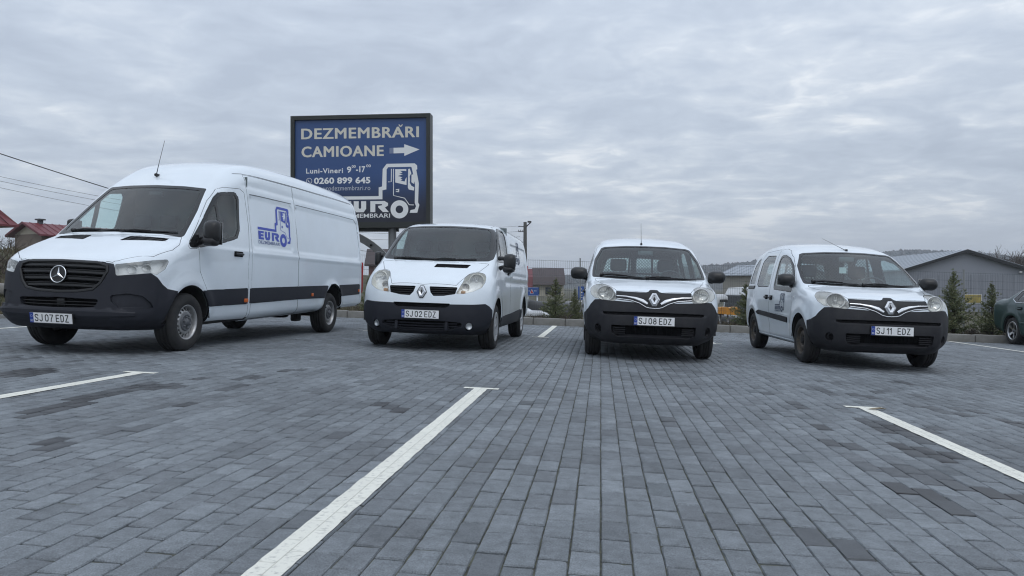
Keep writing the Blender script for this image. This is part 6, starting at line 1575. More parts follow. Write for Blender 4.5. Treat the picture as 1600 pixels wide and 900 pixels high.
def houses():
    c = at(30, 352, 46.0); gz = float(ground_z(c.x-4, 44))-.2; root = tag(empty('red_roof_house', Matrix.Translation((c.x, c.y, gz))), 'house at the frame edge of which only the red hipped roof corner shows', 'house', 'red-roofed houses above the bank'); e = c.z-gz
    P0 = [(0, 0), (-3, -7), (-11.5, -4.5), (-8, 3)]; r1, r2 = (-5, -1, e+4.5), (-6.6, -1.6, e+4.5); q = MB()
    q.add([(x, y, e) for x, y in P0]+[r1, r2]+[(x, y, e-.12) for x, y in P0], [(0, 4, 5, 1), (1, 5, 2), (2, 5, 4, 3), (3, 4, 0), (0, 1, 7, 6), (1, 2, 8, 7), (2, 3, 9, 8), (3, 0, 6, 9), (6, 7, 8, 9)], 0); ro = q.obj('roof', [REDROOF], root)
    q = MB()
    for k in range(1, 12):
        t = k/12; a_ = np.array((-3*t, -7*t, e+.01)); b_ = np.array(r1) if t < .5 else np.array(r2); b_ = a_+(b_-a_)*(1-abs(t-.45)*.6); q.tube([a_, b_], .03, 4)
    q.obj('roof_seam', [REDROOF], ro)
    W0 = [(-1.6, -.9), (-3.7, -5.9), (-10.2, -4.0), (-7.6, 1.9)]; q = MB(); q.add([(x, y, -.5) for x, y in W0]+[(x, y, e-.13) for x, y in W0], [(k, (k+1) % 4, 4+(k+1) % 4, 4+k) for k in range(4)], 0); q.obj('wall', [CREAM], root)
    q = MB(); M_ = Matrix.Translation((-2.65, -3.4, e*.55)) @ Matrix.Rotation(math.atan2(-5, -2.1), 4, 'Z'); q.box((0, 0, 0), (.6, .06, .6), 0, M_); q.obj('window', [mat('far_window_glass', (.02, .022, .026), .08)], root)
    Y = 62.0; c = at(44, 450, Y); gz = float(ground_z(c.x, Y))-.1
    gable_house('red_roof_house', 'red-roofed house with a pale gable and a dark ridge vent above the bank', 'house', (c.x, Y), gz, 3.4, 9, H+(450-366)*Y/1200-gz, H+(450-350.5)*Y/1200-gz, R(-25), mat('brown_render', (.20, .16, .13), .9), REDROOF, CREAM, .5, ((0, .9, .9, .9, 'front'),), (.0, 1.0, .22), None, 'red-roofed houses above the bank', 16)
    Y = 60.0; c = at(573.5, 450, Y); gz = float(ground_z(c.x, Y)); e = H+(450-412)*Y/1200-gz; k = H+(450-390.5)*Y/1200-gz
    gable_house('brown_house', 'narrow brick house with a steep brown roof seen between two vans', 'house', (c.x, Y+1.6), gz, 3.0, 4.6, e, k, R(-86), mat('brick_wall', (.20, .10, .085), .9, noise=(6, .5, (.12, .07, .06))), BROWNROOF, None, .3, ((.7, e-.55, .55, .5, 1), (1.6, e-.55, .55, .5, 1), (.9, e-1.7, .8, .8, 1), (2.9, e-1.7, .8, .8, 1), (2.9, e-.55, .8, .5, 1)))
    Y = 100.0; gz = -.4; a = at(823, 450, Y).x; b = at(883, 450, Y).x
    root = tag(empty('farm_house', Matrix.Translation(((a+b)/2, Y, gz))), 'cream house with a dark brown mansard roof and a red end above the blue sign', 'house')
    hw = (b-a)/2; e = H+(450-445)*Y/1200-gz; k = H+(450-433)*Y/1200-gz; t = H+(450-418)*Y/1200-gz
    w = MB(); w.box((0, 3.5, e/2-.3), (hw-.15, 3.0, e/2+.3)); w.obj('wall', [CREAM], root)
    r = MB(); r.prism([(-.2, e), (.35, k), (2.4, t), (4.6, t), (6.65, k), (7.2, e)], -hw+.8, hw, 0); r.obj('roof', [BROWNROOF], root)
    r = MB(); r.prism([(-.25, e-.9), (.3, k), (2.35, t-.1), (4.55, t-.1), (6.6, k), (7.1, e-.9)], -hw-.05, -hw+.79, 0); r.obj('gable_cladding', [REDROOF], root)
    r = MB()
    for x in (-1.2, .3, 1.6): r.box((x, .42, e*.55), (.35, .04, .45))
    r.obj('window', [mat('far_window_glass', (.02, .022, .026), .08)], root)
houses()
# ---------------------------------------------------------------- pole, wires, arch, signs
WOOD = mat('weathered_pole', (.055, .055, .050), .85, noise=(8, .5, (.09, .088, .08)))
WIRE = mat('black_cable', (.012, .012, .013), .6)
def build_pole():
    Y = 60.0; p = at(820.5, 347, Y); gz = -.2; root = tag(empty('utility_pole', Matrix.Translation((p.x, Y, gz))), 'tall dark utility pole with a small lamp arm behind the medium van', 'pole')
    h = p.z-gz; b = MB(); b.tube([(0, 0, -.5), (0, 0, h)], [.17, .13], 12); b.obj('pole', [WOOD], root)
    b = MB(); b.tube([(0, 0, h-.45), (.25, 0, h-.2), (.42, 0, h-.05)], .04, 8); b.rbox((.34, 0, h+.02), (.16, .08, .07), .05, 0, 4, Matrix.Translation((.0, 0, 0))); b.obj('street_lamp', [BLACK], root)
    b = MB()
    for z in (h-.35, h-.75): b.box((-.25, 0, z), (.28, .03, .025))
    for k in range(4): b.tube([(-.5+.16*k, 0, h-.75), (-.5+.16*k, 0, h-.60)], .03, 6)
    b.tube([(-.2, 0, h-1.6), (-.75, 0, h-1.25)], .05, 6); b.rbox((-.6, 0, h-1.7), (.14, .1, .1), .05); b.obj('insulator_bracket', [BLACK], root)
    return p
PT = build_pole()
def cable(pts, r, label, group):
    m = MB(); m.tube(pts, r, 5, 0, False); tag(m.obj('overhead_cable', [WIRE]), label, 'cable', group)
def hang(a, mid, b, n=40):
    """hanging line through three points"""
    a, mid, b = Vector(a), Vector(mid), Vector(b); d = b-a; t0 = (mid-a).dot(d)/d.length_squared; c = (mid-a.lerp(b, t0))/(t0*(1-t0)); out = []
    for k in range(n+1): t = k/n; out.append(a.lerp(b, t)+c*t*(1-t))
    return out
G_ = 'overhead cables crossing the left sky'
cable(hang(at(-420, 96, 18), at(78, 265.5, 26.5), at(603, 394, 60)), .017, 'thick dark cable sloping down to the tall van above its windscreen', G_)
for i, (y, lab) in enumerate(((290, 'uppermost of the three thin cables sloping towards the utility pole'), (297, 'middle one of the three thin cables sloping towards the utility pole'), (307.5, 'lowest of the three thin cables sloping towards the utility pole'))):
    cable(hang(at(-560, 128+i*8, 34), at(68, y, 42), (PT.x-.4, PT.y, PT.z-.3-.42*i)), .009, lab, G_)
def build_arch():
    Y = 28.0; u = Y/1200; c = at(501, 493, Y); Rr = 136*u; m = mat('arch_steel', (.30, .305, .31), .5, metal=.3, noise=(3, .4, (.11, .11, .11)))
    root = tag(empty('steel_arch', Matrix.Translation((c.x, Y, c.z))), 'curved grey steel arch whose shoulder shows below the billboard', 'arch'); t = .13
    b = MB(); V = []; n = 40; g = ground_z(c.x, Y)-c.z-.1
    path = [(-Rr, g)]+[(-Rr*math.cos(math.pi*k/n), Rr*math.sin(math.pi*k/n)) for k in range(n+1)]+[(Rr, g)]
    for i, p in enumerate(path):
        a = np.array(path[max(i-1, 0)]); e = np.array(path[min(i+1, len(path)-1)]); d = (e-a)/np.linalg.norm(e-a); nn = np.array((-d[1], d[0]))
        for s1, s2 in ((-1, -1), (1, -1), (1, 1), (-1, 1)): V.append((p[0]+nn[0]*t*s1, s2*.10, p[1]+nn[1]*t*s1))
    F = [(i*4+k, i*4+(k+1) % 4, (i+1)*4+(k+1) % 4, (i+1)*4+k) for i in range(len(path)-1) for k in range(4)]
    b.add(V, F, 0); b.obj('arch_beam', [m], root)
    for k in (4, 8, 12, 16, 20, 24, 28, 31, 34, 37):
        a = math.pi*k/n; q = MB(); q.lathe([(.05, 0), (.05, .03), (0, .035)], 8, 0, Matrix.Translation((-Rr*math.cos(a), -.10, Rr*math.sin(a))) @ Matrix.Rotation(R(180), 4, 'Z')); q.obj('bolt', [BLACK], root)
build_arch()
FPOST = mat('fence_post', (.26, .27, .27), .5, metal=.3)
FENCE = mat('fence_wire', (.13, .145, .15), .5, metal=.4)
SIGNB = mat('sign_blue', (.02, .085, .33), .4); SIGNW = mat('sign_white', (.72, .72, .72), .45); SIGNR = mat('sign_red', (.45, .03, .03), .45)
def build_signs():
    Y = 34.0; u = Y/1200; c = at(832, 455.5, Y); gz = ground_z(c.x, Y)
    root = tag(empty('road_sign', Matrix.Translation((c.x, Y, gz))), 'wide blue road sign with a red and white emblem behind the medium van', 'sign', 'blue road signs beyond the kerb')
    z = c.z-gz; b = MB(); b.box((0, 0, z), (9.6*u, .015, 6.7*u)); pan = b.obj('sign_panel', [SIGNB], root)
    b = MB(); b.add([(-8.6*u, -.02, z-6*u), (8.6*u, -.02, z-6*u), (8.6*u, -.02, z-5.6*u), (-8.6*u, -.02, z-5.6*u)], [(0, 1, 2, 3)]); b.add([(-8.6*u, -.02, z+5.6*u), (8.6*u, -.02, z+5.6*u), (8.6*u, -.02, z+6*u), (-8.6*u, -.02, z+6*u)], [(0, 1, 2, 3)])
    b.add([(2.2*u, -.02, z+.5*u), (6.5*u, -.02, z+.5*u), (6.5*u, -.02, z+1.3*u), (2.2*u, -.02, z+1.3*u)], [(0, 1, 2, 3)]); b.add([(-6.5*u, -.02, z+.5*u), (-4.2*u, -.02, z+.5*u), (-4.2*u, -.02, z+1.3*u), (-6.5*u, -.02, z+1.3*u)], [(0, 1, 2, 3)]); b.add([(-4.2*u, -.019, z-3*u), (2*u, -.019, z-3*u), (-1.1*u, -.019, z+4.4*u)], [(0, 1, 2)]); b.obj('sign_marking', [SIGNW], pan)
    b = MB(); b.add([(-3.2*u, -.023, z-2.4*u), (1*u, -.023, z-2.4*u), (-1.1*u, -.023, z+3.2*u)], [(0, 1, 2)]); b.obj('sign_emblem', [SIGNR], pan)
    for x in (-7.4*u, 7.4*u):
        b = MB(); b.tube([(x, .05, -.3), (x, .05, z+6*u)], .028, 8); b.obj('post', [SATIN], root)
    Y = 34.0; c = at(908, 458, Y); gz = ground_z(c.x, Y)
    root = tag(empty('road_sign', Matrix.Translation((c.x, Y, gz))), 'tall narrow blue road sign with white symbols beside the head-on small van', 'sign', 'blue road signs beyond the kerb')
    z = c.z-gz; b = MB(); b.box((0, 0, z), (4.5*u, .015, 10.5*u)); pan = b.obj('sign_panel', [SIGNB], root); b = MB()
    for k, (zz, hh) in enumerate(((6, 1.4), (0, 2.2), (-3.6, 1.0), (-7, .7))): b.add([(-2.2*u, -.02, z+zz*u), (2.2*u, -.02, z+zz*u), (2.2*u if k else 0, -.02, z+(zz+hh)*u), (-2.2*u if k else 0, -.02, z+(zz+hh)*u)], [(0, 1, 2, 3)])
    b.obj('sign_marking', [SIGNW], pan); b = MB(); b.tube([(0, .05, -.3), (0, .05, z+10*u)], .03, 8); b.obj('post', [SATIN], root)
    Y = 22.0; u = Y/1200; c = at(1519.5, 467, Y); gz = ground_z(c.x, Y)
    root = tag(empty('notice_board', Matrix.Translation((c.x, Y, gz))), 'small yellow notice with a white edge on a post between two conifers', 'sign'); z = c.z-gz
    b = MB(); b.box((0, 0, z), (14*u, .012, 7.1*u)); b.obj('board_edge', [SIGNW], root)
    b = MB(); b.box((0, -.016, z+.3*u), (13*u, .006, 6.3*u)); b.obj('board_face', [mat('notice_yellow', (.42, .34, .10), .6, noise=(9, .7, (.16, .13, .07)))], root)
    b = MB(); b.tube([(16*u, .05, -.2), (16*u, .05, z+7*u)], .018, 8); b.obj('post', [FENCE], root)
build_signs()
# ---------------------------------------------------------------- mesh fence
def build_fence():
    root = tag(empty('mesh_fence', Matrix.Translation((0, 20.6, 0))), 'thin welded wire fence on slim posts along the lot beyond the kerb', 'fence'); x0 = -5.6; L = 2.5; Hf = 1.72
    def fy(x): return kerb_y(x)+2.35-20.6
    for i in range(10):
        xa = x0+i*L; xb = xa+L; za = float(ground_z(xa, 21)); zb = float(ground_z(xb, 21))
        p = MB(); p.box((xa, fy(xa), za+Hf/2), (.018, .018, Hf/2+.05)); p.box((xa, fy(xa), za+Hf+.06), (.022, .022, .01)); p.obj('post', [FPOST], root)
        m = MB()
        def bar_(A, B, r):
            A = np.array(A); B = np.array(B); d = B-A; a = np.array((0, r, 0)); c = np.array((r, 0, 0)) if abs(d[2]) > abs(d[0]) else np.array((0, 0, r))
            m.add([A-c, A+a, A+c, B-c, B+a, B+c], [(0, 1, 4, 3), (1, 2, 5, 4), (2, 0, 3, 5)], 0)
        for k in range(1, 42):
            x = xa+L*k/42; z = za+(zb-za)*k/42; bar_((x, fy(x), z+.05), (x, fy(x), z+Hf), .0022)
        for k in range(9):
            z = .06+k*(Hf-.08)/8; bar_((xa, fy(xa)-.004, za+z), (xb, fy(xb)-.004, zb+z), .0032)
        m.obj('mesh_panel', [FENCE], root)
build_fence()
# ================================================================ plants
NEEDLE = mat('conifer_needles', (.135, .175, .085), .75, noise=(5, .6, (.17, .18, .095)))
NEEDLE2 = mat('conifer_tips', (.23, .235, .12), .75, noise=(5, .5, (.16, .17, .085)))
BARK = mat('bark', (.055, .043, .033), .9)
def conifer_meshes(seed, h, rad):
    rg = np.random.RandomState(seed); tr = MB(); tr.tube([(0, 0, -.05), (rg.uniform(-.02, .02), 0, h*.5), (0, 0, h*.99)], [.035*h/1.5, .02*h/1.5, .004], 7)
    V = []; F = []; fm = []; bl = MB()
    def needles(p, d, n, ln, tip):
        for _ in range(n):
            q = d+rg.randn(3)*.75; q /= np.linalg.norm(q); s = np.cross(q, rg.randn(3)); s /= np.linalg.norm(s)+1e-9; l = ln*rg.uniform(.6, 1.3); w = l*.16; b = len(V)
            V.extend([p-s*w, p+s*w, p+q*l]); F.append((b, b+1, b+2)); fm.append(1 if rg.rand() < tip else 0)
    z = .10*h
    while z < h*.97:
        t = z/h; nl = .4+.6*(1-t); n = rg.randint(4, 8) if t < .7 else rg.randint(3, 5); L0 = rad*(1-t)**1.2*(1.12 if t > .12 else .85)+.025
        for k in range(n):
            a = rg.uniform(0, 2*math.pi); L = L0*rg.uniform(.55, 1.18); up = .25+.5*t+rg.uniform(-.15, .25); P0 = np.array((0, 0, z+rg.uniform(-.03, .03))); m = 6; pts = []
            for j in range(m+1):
                q = j/m; pts.append(P0+np.array((math.cos(a)*L*q, math.sin(a)*L*q, L*(up*q*q*.9+.05*q)))+rg.randn(3)*.008)
            bl.tube(pts, [.006*(1-j/m*.8) for j in range(m+1)], 3, 0, False)
            for j in range(1, m+1):
                dirn = pts[j]-pts[j-1]; dirn /= np.linalg.norm(dirn)+1e-9; needles(pts[j], dirn, (11 if t < .75 else 6)+(5 if j == m else 0), .055*nl, .18+.4*(j/m)**2)
                for sgn in (-1, 1):
                    if rg.rand() < .7:
                        sd = np.cross(dirn, (0, 0, 1))*sgn+dirn*.7+np.array((0, 0, .25)); sd /= np.linalg.norm(sd); l2 = L*.30*(1-j/m*.5)
                        for r_ in (.4, .75, 1.0): needles(pts[j]+sd*l2*r_, sd, 4, .05*nl, .25+.3*r_)
        z += rg.uniform(.034, .058)*h**.5
    needles(np.array((0, 0, h)), np.array((0, 0, 1.0)), 6, .05, .6)
    return tr, bl, V, F, fm
CONI = [conifer_meshes(s, 1.5, .46) for s in (1, 2, 3)]
CONM = []
def conifer(px, top, Y, sc, v, label, rz):
    c = at(px, 450, Y); gz = float(ground_z(c.x, Y))-.03; tz = H+(450-top)*Y/1200; k = (tz-gz)/1.5
    root = tag(empty('conifer', Matrix.Translation((c.x, Y, gz)) @ Matrix.Rotation(rz, 4, 'Z') @ Matrix.Diagonal((k*sc, k*sc, k, 1))), label, 'conifer', 'young conifers planted along the kerb')
    if v not in [q[0] for q in CONM]:
        tr, bl, V, F, fm = CONI[v]; a = tr.obj('trunk', [BARK], root); b = bl.obj('branches', [BARK], root); d = link_mesh('crown', V, F, [NEEDLE, NEEDLE2], root, False, fm); CONM.append((v, [a, b, d]))
    else:
        for s_ in [q[1] for q in CONM if q[0] == v][0]:
            o = s_.copy(); C.objects.link(o); o.parent = root
for a in ((868, 434, 20.6, 1.2, 0, 'conifer between the medium van and the head-on small van', .3), (1166, 440, 20.2, 1.15, 1, 'conifer just behind the rear wheel of the scuffed small van', 1.2), (1489, 422, 19.7, 1.15, 2, 'tallest conifer, left of the yellow notice', .0), (1550, 441, 19.6, 1.1, 0, 'conifer beside the tail of the green saloon', 2.0), (577, 430, 21.6, 1.15, 1, 'conifer in the gap between the tall van and the medium van', 2.6), (898, 450, 21.0, 1.0, 2, 'low conifer below the narrow blue sign', 1.4), (1330, 440, 20.2, 1.0, 1, 'conifer hidden mostly behind the scuffed small van', .8)): conifer(*a)
TWIG = mat('bare_twigs', (.075, .058, .047), .9, noise=(3, .5, (.12, .10, .085)))
def bare_tree_mesh(seed, h, spread, depth=5, stems=1, lean=.3, thick=1.5, decay=.62):
    rg = np.random.RandomState(seed); mb = MB()
    def grow(p, d, L, r, k):
        n = 3; pts = [p]; rr = [r]
        for j in range(n):
            d = d+rg.randn(3)*.16+np.array((0, 0, .06)); d /= np.linalg.norm(d); p = p+d*L/n; pts.append(p); rr.append(r*(1-.35*(j+1)/n))
        mb.tube(pts, rr, 5 if k > 2 else 3, 0, False)
        if k <= 0: return
        for _ in range(rg.randint(2, 5)):
            q = rg.randint(1, n+1); nd = d+rg.randn(3)*spread; nd[2] = abs(nd[2])*.7+.15; nd /= np.linalg.norm(nd); grow(pts[q], nd, L*rg.uniform(.55, .8), rr[q]*decay, k-1)
    for s in range(stems):
        d = np.array((rg.uniform(-lean, lean), rg.uniform(-lean, lean), 1.0)); grow(np.array((rg.uniform(-.1, .1)*stems, rg.uniform(-.1, .1)*stems, -.05)), d/np.linalg.norm(d), h*.36, (h*.018+.006)*thick, depth)
    return mb
def bare(name, mb_or_obj, x, y, z, sc, rz, label, cat, group):
    root = tag(empty(name, Matrix.Translation((x, y, z)) @ Matrix.Rotation(rz, 4, 'Z') @ Matrix.Scale(sc, 4)), label, cat, group)
    if isinstance(mb_or_obj, MB): return mb_or_obj.obj('branches', [TWIG], root)
    o = mb_or_obj.copy(); C.objects.link(o); o.parent = root; return o
T1 = bare_tree_mesh(5, 3.0, .55, 5, 1); T2 = bare_tree_mesh(9, 3.0, .45, 5, 1); B1 = bare_tree_mesh(21, 1.3, .8, 3, 9, .8)
T3 = bare_tree_mesh(33, 3.0, .28, 5, 6, .30, .8, .92)
o1 = o2 = b1 = o3 = None
Y = 32.0
for i, (px, top, yy) in enumerate(((6, 353, 34), (26, 349, 40), (50, 360, 36), (-40, 350, 36), (82, 352, 72), (98, 356, 75))):
    c = at(px, top, yy); z = float(ground_z(c.x, yy)); k = (c.z-z)/3.0
    lab = ('leafless tree below the red roof corner at the frame edge', 'leafless tree left of the pale gable', 'leafless tree in front of the red-roofed house', 'leafless tree past the frame edge on the bank', 'leafless tree behind the red ridge', 'leafless tree behind the red roof beside the tall van')[i]
    if i % 2 == 0: o1 = bare('bare_tree', o1 or T1, c.x, yy, z, k, i*1.3, lab, 'tree', 'leafless trees on the bank')
    else: o2 = bare('bare_tree', o2 or T2, c.x, yy, z, k, i*1.7, lab, 'tree', 'leafless trees on the bank')
rg = np.random.RandomState(2)
for i in range(26):
    y = rg.uniform(14.5, 24); x = edge_x(y)-rg.uniform(1.6, 4.6); z = float(ground_z(x, y)); k = rg.uniform(.35, .7)
    b1 = bare('bare_shrub', b1 or B1, x, y, z, k, rg.uniform(0, 6), 'leafless brown shrub on the grassy bank left of the tall van', 'shrub', 'leafless shrubs on the bank')
for i, (px, yy, k) in enumerate(((1520, 19.9, .42), (1532, 20.1, .5), (1508, 20.3, .38), (1100, 20.2, .5), (1140, 20.4, .35), (850, 20.6, .4), (892, 20.4, .5))):
    c = at(px, 450, yy); b1 = bare('dry_weed', b1, c.x, yy, float(ground_z(c.x, yy))-.03, k, i*1.1, ('dry stalks under the yellow notice', 'taller dry stalks between the notice and the conifer by the saloon', 'dry stalks at the foot of the tallest conifer', 'dry stalks beside the tyre of the head-on small van', 'dry stalks below the orange frame', 'dry stalks left of the conifer beside the medium van', 'dry stalks under the low conifer by the narrow blue sign')[i], 'weed', 'dry weeds behind the kerb')
Y = 95.0
for i, (px, top) in enumerate(((1566, 386), (1590, 384), (1578, 392))):
    c = at(px, top, Y+4*i); z = -.8; k = (c.z-z)/2.75
    o3 = bare('bare_tree', o3 or T3, c.x, Y+4*i, z, k, i*2.1, ('tall leafless tree above the right slope of the warehouse roof', 'tallest leafless tree at the right frame edge behind the warehouse', 'lower leafless tree between the two tall ones behind the warehouse')[i], 'tree', 'tall leafless trees behind the warehouse')
# dry grass: blades on the bank and behind the kerb
def build_grass():
    rg = np.random.RandomState(8); V = []; F = []; fm = []
    def blade(x, y, z, h):
        a = rg.uniform(0, 2*math.pi); w = .008+.006*rg.rand(); b = len(V); lx, ly = rg.randn(2)*h*.4
        V.extend([(x-math.cos(a)*w, y-math.sin(a)*w, z-.03), (x+math.cos(a)*w, y+math.sin(a)*w, z-.03), (x+lx, y+ly, z+h)]); F.append((b, b+1, b+2)); fm.append(rg.randint(3))
    N1 = 26000; ys = rg.uniform(9, 27, N1); xs = edge_x(ys)-.12-rg.rand(N1)**1.4*8; zs = ground_z(xs, ys)
    for x, y, z in zip(xs, ys, zs): blade(x, y, z, rg.uniform(.05, .20))
    N2 = 26000; xs = rg.uniform(-8, 16, N2); ys = kerb_y(xs)+.25+rg.rand(N2)**1.3*7; zs = ground_z(xs, ys)
    for x, y, z in zip(xs, ys, zs): blade(x, y, z, rg.uniform(.05, .20))
    o = link_mesh('dry_grass', V, F, [mat('straw_grass', (.15, .125, .075), .9), mat('olive_grass', (.075, .075, .036), .9), mat('brown_grass', (.070, .052, .036), .9)], None, False, fm); tag(o, 'dry straw and olive grass on the bank and along the kerb', 'grass', kind='stuff')
build_grass()
# stones on the bank
def build_stones():
    rg = np.random.RandomState(5); m = mat('bank_stone', (.26, .25, .23), .9, noise=(5, .5, (.15, .14, .12)))
    proto = None
    for i in range(9):
        y = 15.2+i*.55+rg.uniform(-.2, .2); x = edge_x(y)-1.55-rg.uniform(0, .5); z = float(ground_z(x, y)); 
        if proto is None:
            mb = MB(); mb.rbox((0, 0, 0), (.24, .18, .12), .08, 0, 5, None, lambda p: p*(1+.15*math.sin(p[0]*19+p[1]*11+p[2]*17))); o = proto = mb.obj('bank_stone', [m])
        else: o = proto.copy(); C.objects.link(o)
        o.matrix_world = Matrix.Translation((x, y, z+.02)) @ Matrix.Rotation(rg.uniform(0, 6), 4, 'Z') @ Matrix.Scale(rg.uniform(.6, 1.3), 4); tag(o, 'pale rough stone lying on the grassy bank left of the tall van', 'stone', 'pale stones on the bank')
build_stones()
# ---------------------------------------------------------------- hills
def build_hills():
    rg = np.random.RandomState(6); Y0 = 900.0
    # crest heights as they rise towards the right: (x at 900 m, height)
    prof = [(-1600, 10), (-700, 6), (-200, 5), (0, 6), (45, 9), (80, 13), (150, 19), (230, 23), (280, 27.5), (340, 33), (420, 37), (465, 41), (500, 40), (545, 38), (600, 33), (700, 34), (1000, 40), (1800, 30)]
    xs = np.concatenate([np.arange(-1600, -60, 40), np.arange(-60, 900, 3.0), np.arange(900, 1800, 40)]); ts = np.linspace(0, 1, 26)
    V = []; 
    bump = rg.rand(len(xs)*len(ts)).reshape(len(xs), -1)
    for i, x in enumerate(xs):
        top = float(interp(np.array([x]), prof)[0])+H
        for j, t in enumerate(ts):
            z = -2+(top+2)*(t**.8)+bump[i, j]*(1.2+2.2*t)*(1 if j else 0); V.append((x*(Y0-330*(1-t))/Y0, Y0-330*(1-t), z))
    n = len(ts); V += [(x, Y0+300, -5) for x in xs]; b = len(xs)*n
    F = [(i*n+j, (i+1)*n+j, (i+1)*n+j+1, i*n+j+1) for i in range(len(xs)-1) for j in range(n-1)]+[(i*n+n-1, (i+1)*n+n-1, b+i+1, b+i) for i in range(len(xs)-1)]
    m = mat('wooded_hill', (.050, .052, .050), .95, noise=(.035, .8, (.085, .080, .070)), bump=(.15, 1.0, 4.0))
    tag(link_mesh('hills', V, F, m, None, False), kind='structure')
    # woodland standing on the slope and along the crest
    V = []; F = []; fm = []
    for k in range(9000):
        x = rg.uniform(-120, 900); t = 1-rg.rand()**1.6*.75 if rg.rand() < .75 else 1.0
        top = float(interp(np.array([x]), prof)[0])+H; y = Y0-330*(1-t); z = -2+(top+2)*(t**.8); s = rg.uniform(1.6, 4.2)*(1.25 if rg.rand() < .06 else 1); xx = x*y/Y0; b = len(V); q = 6
        for a in range(q):
            an = 2*math.pi*a/q+rg.rand(); V.append((xx+math.cos(an)*s*.75*rg.uniform(.6, 1.2), y+math.sin(an)*s*.75*rg.uniform(.6, 1.2), z+s*rg.uniform(.15, .75)))
        V.append((xx+rg.uniform(-.3, .3)*s, y, z+s*rg.uniform(.9, 1.3)))
        F += [(b+a, b+(a+1) % q, b+q) for a in range(q)]; fm += [rg.randint(2)]*q
    o = link_mesh('hill_wood', V, F, [mat('far_wood', (.045, .050, .046), .95), mat('far_wood_brown', (.065, .056, .050), .95)], None, False, fm); tag(o, 'far leafless wood covering the hill crest', 'wood', kind='stuff')
build_hills()
# ================================================================ breaker's yard behind the fence
TRUCKW = mat('truck_white', (.62, .64, .66), .35, coat=.4, noise=(3, .3, (.42, .41, .39)))
def build_truck():
    Y = 47.0; c = at(1160, 450, Y); gz = float(ground_z(c.x, Y)); root = tag(empty('lorry', Matrix.Translation((c.x+.5, Y, H+(450-448)*Y/1200-3.02)) @ Matrix.Rotation(R(24), 4, 'Z')), 'white lorry cab with a dark side window half hidden behind a conifer', 'lorry')
    # local: front faces -x; side facing -y
    b = MB(); b.prism([(-1.15, .55), (-1.22, 1.25), (-1.02, 2.55), (-.75, 2.95), (.85, 3.02), (.95, 2.7), (.95, .55)], -1.15, 1.15, 1); cab = b.obj('cab', [TRUCKW], root)
    b = MB(); b.prism([(-.98, 1.50), (-.86, 2.40), (.05, 2.48), (.05, 1.40)], -1.175, -1.153, 1); b.obj('side_window', [TRIM], cab)
    b = MB(); b.add([(-1.235, -1.0, 1.45), (-1.235, 1.0, 1.45), (-1.06, 1.0, 2.5), (-1.06, -1.0, 2.5)], [(0, 1, 2, 3)]); b.obj('windscreen', [TRIM], cab)
    b = MB(); b.rbox((-1.25, 0, .75), (.12, 1.15, .28), .05); b.obj('bumper', [BUMPER], root)
    b = MB(); b.prism([(-.15, .6), (-.15, 2.6), (.95, 2.6), (.95, .6)], -1.165, -1.152, 1); b.obj('cab_panel', [BUMPER], cab)
    for z, h in ((2.15, .30), (1.70, .16)):
        b = MB(); b.rbox((-1.45, -1.38, z), (.10, .14, h), .06); b.tube([(-1.1, -1.1, z+h), (-1.4, -1.3, z+h)], .03, 6); b.obj('mirror', [BLACK], root)
    b = MB(); b.box((2.4, 0, .85), (3.2, .42, .14)); b.obj('chassis', [UNDER], root); b = MB(); b.rbox((3.4, 0, 1.6), (2.3, 1.15, .62), .04); b.obj('tank_body', [TRUCKW], root)
    for x in (-.35, 3.6, 4.6):
        for sd in (1, -1):
            w = MB(); M = Matrix.Translation((x, sd*1.12, .49)) @ Matrix.Diagonal((1, sd, 1, 1)); w.lathe([(.26, -.02), (.30, 0), (.46, -.01), (.49, -.05), (.49, -.25), (.3, -.28)], 32, 0, M); w.lathe([(.27, -.02), (.24, -.06), (.12, -.03), (0, -.02)], 24, 1, M); w.obj('wheel', [RUBBER, STEEL], root)
build_truck()
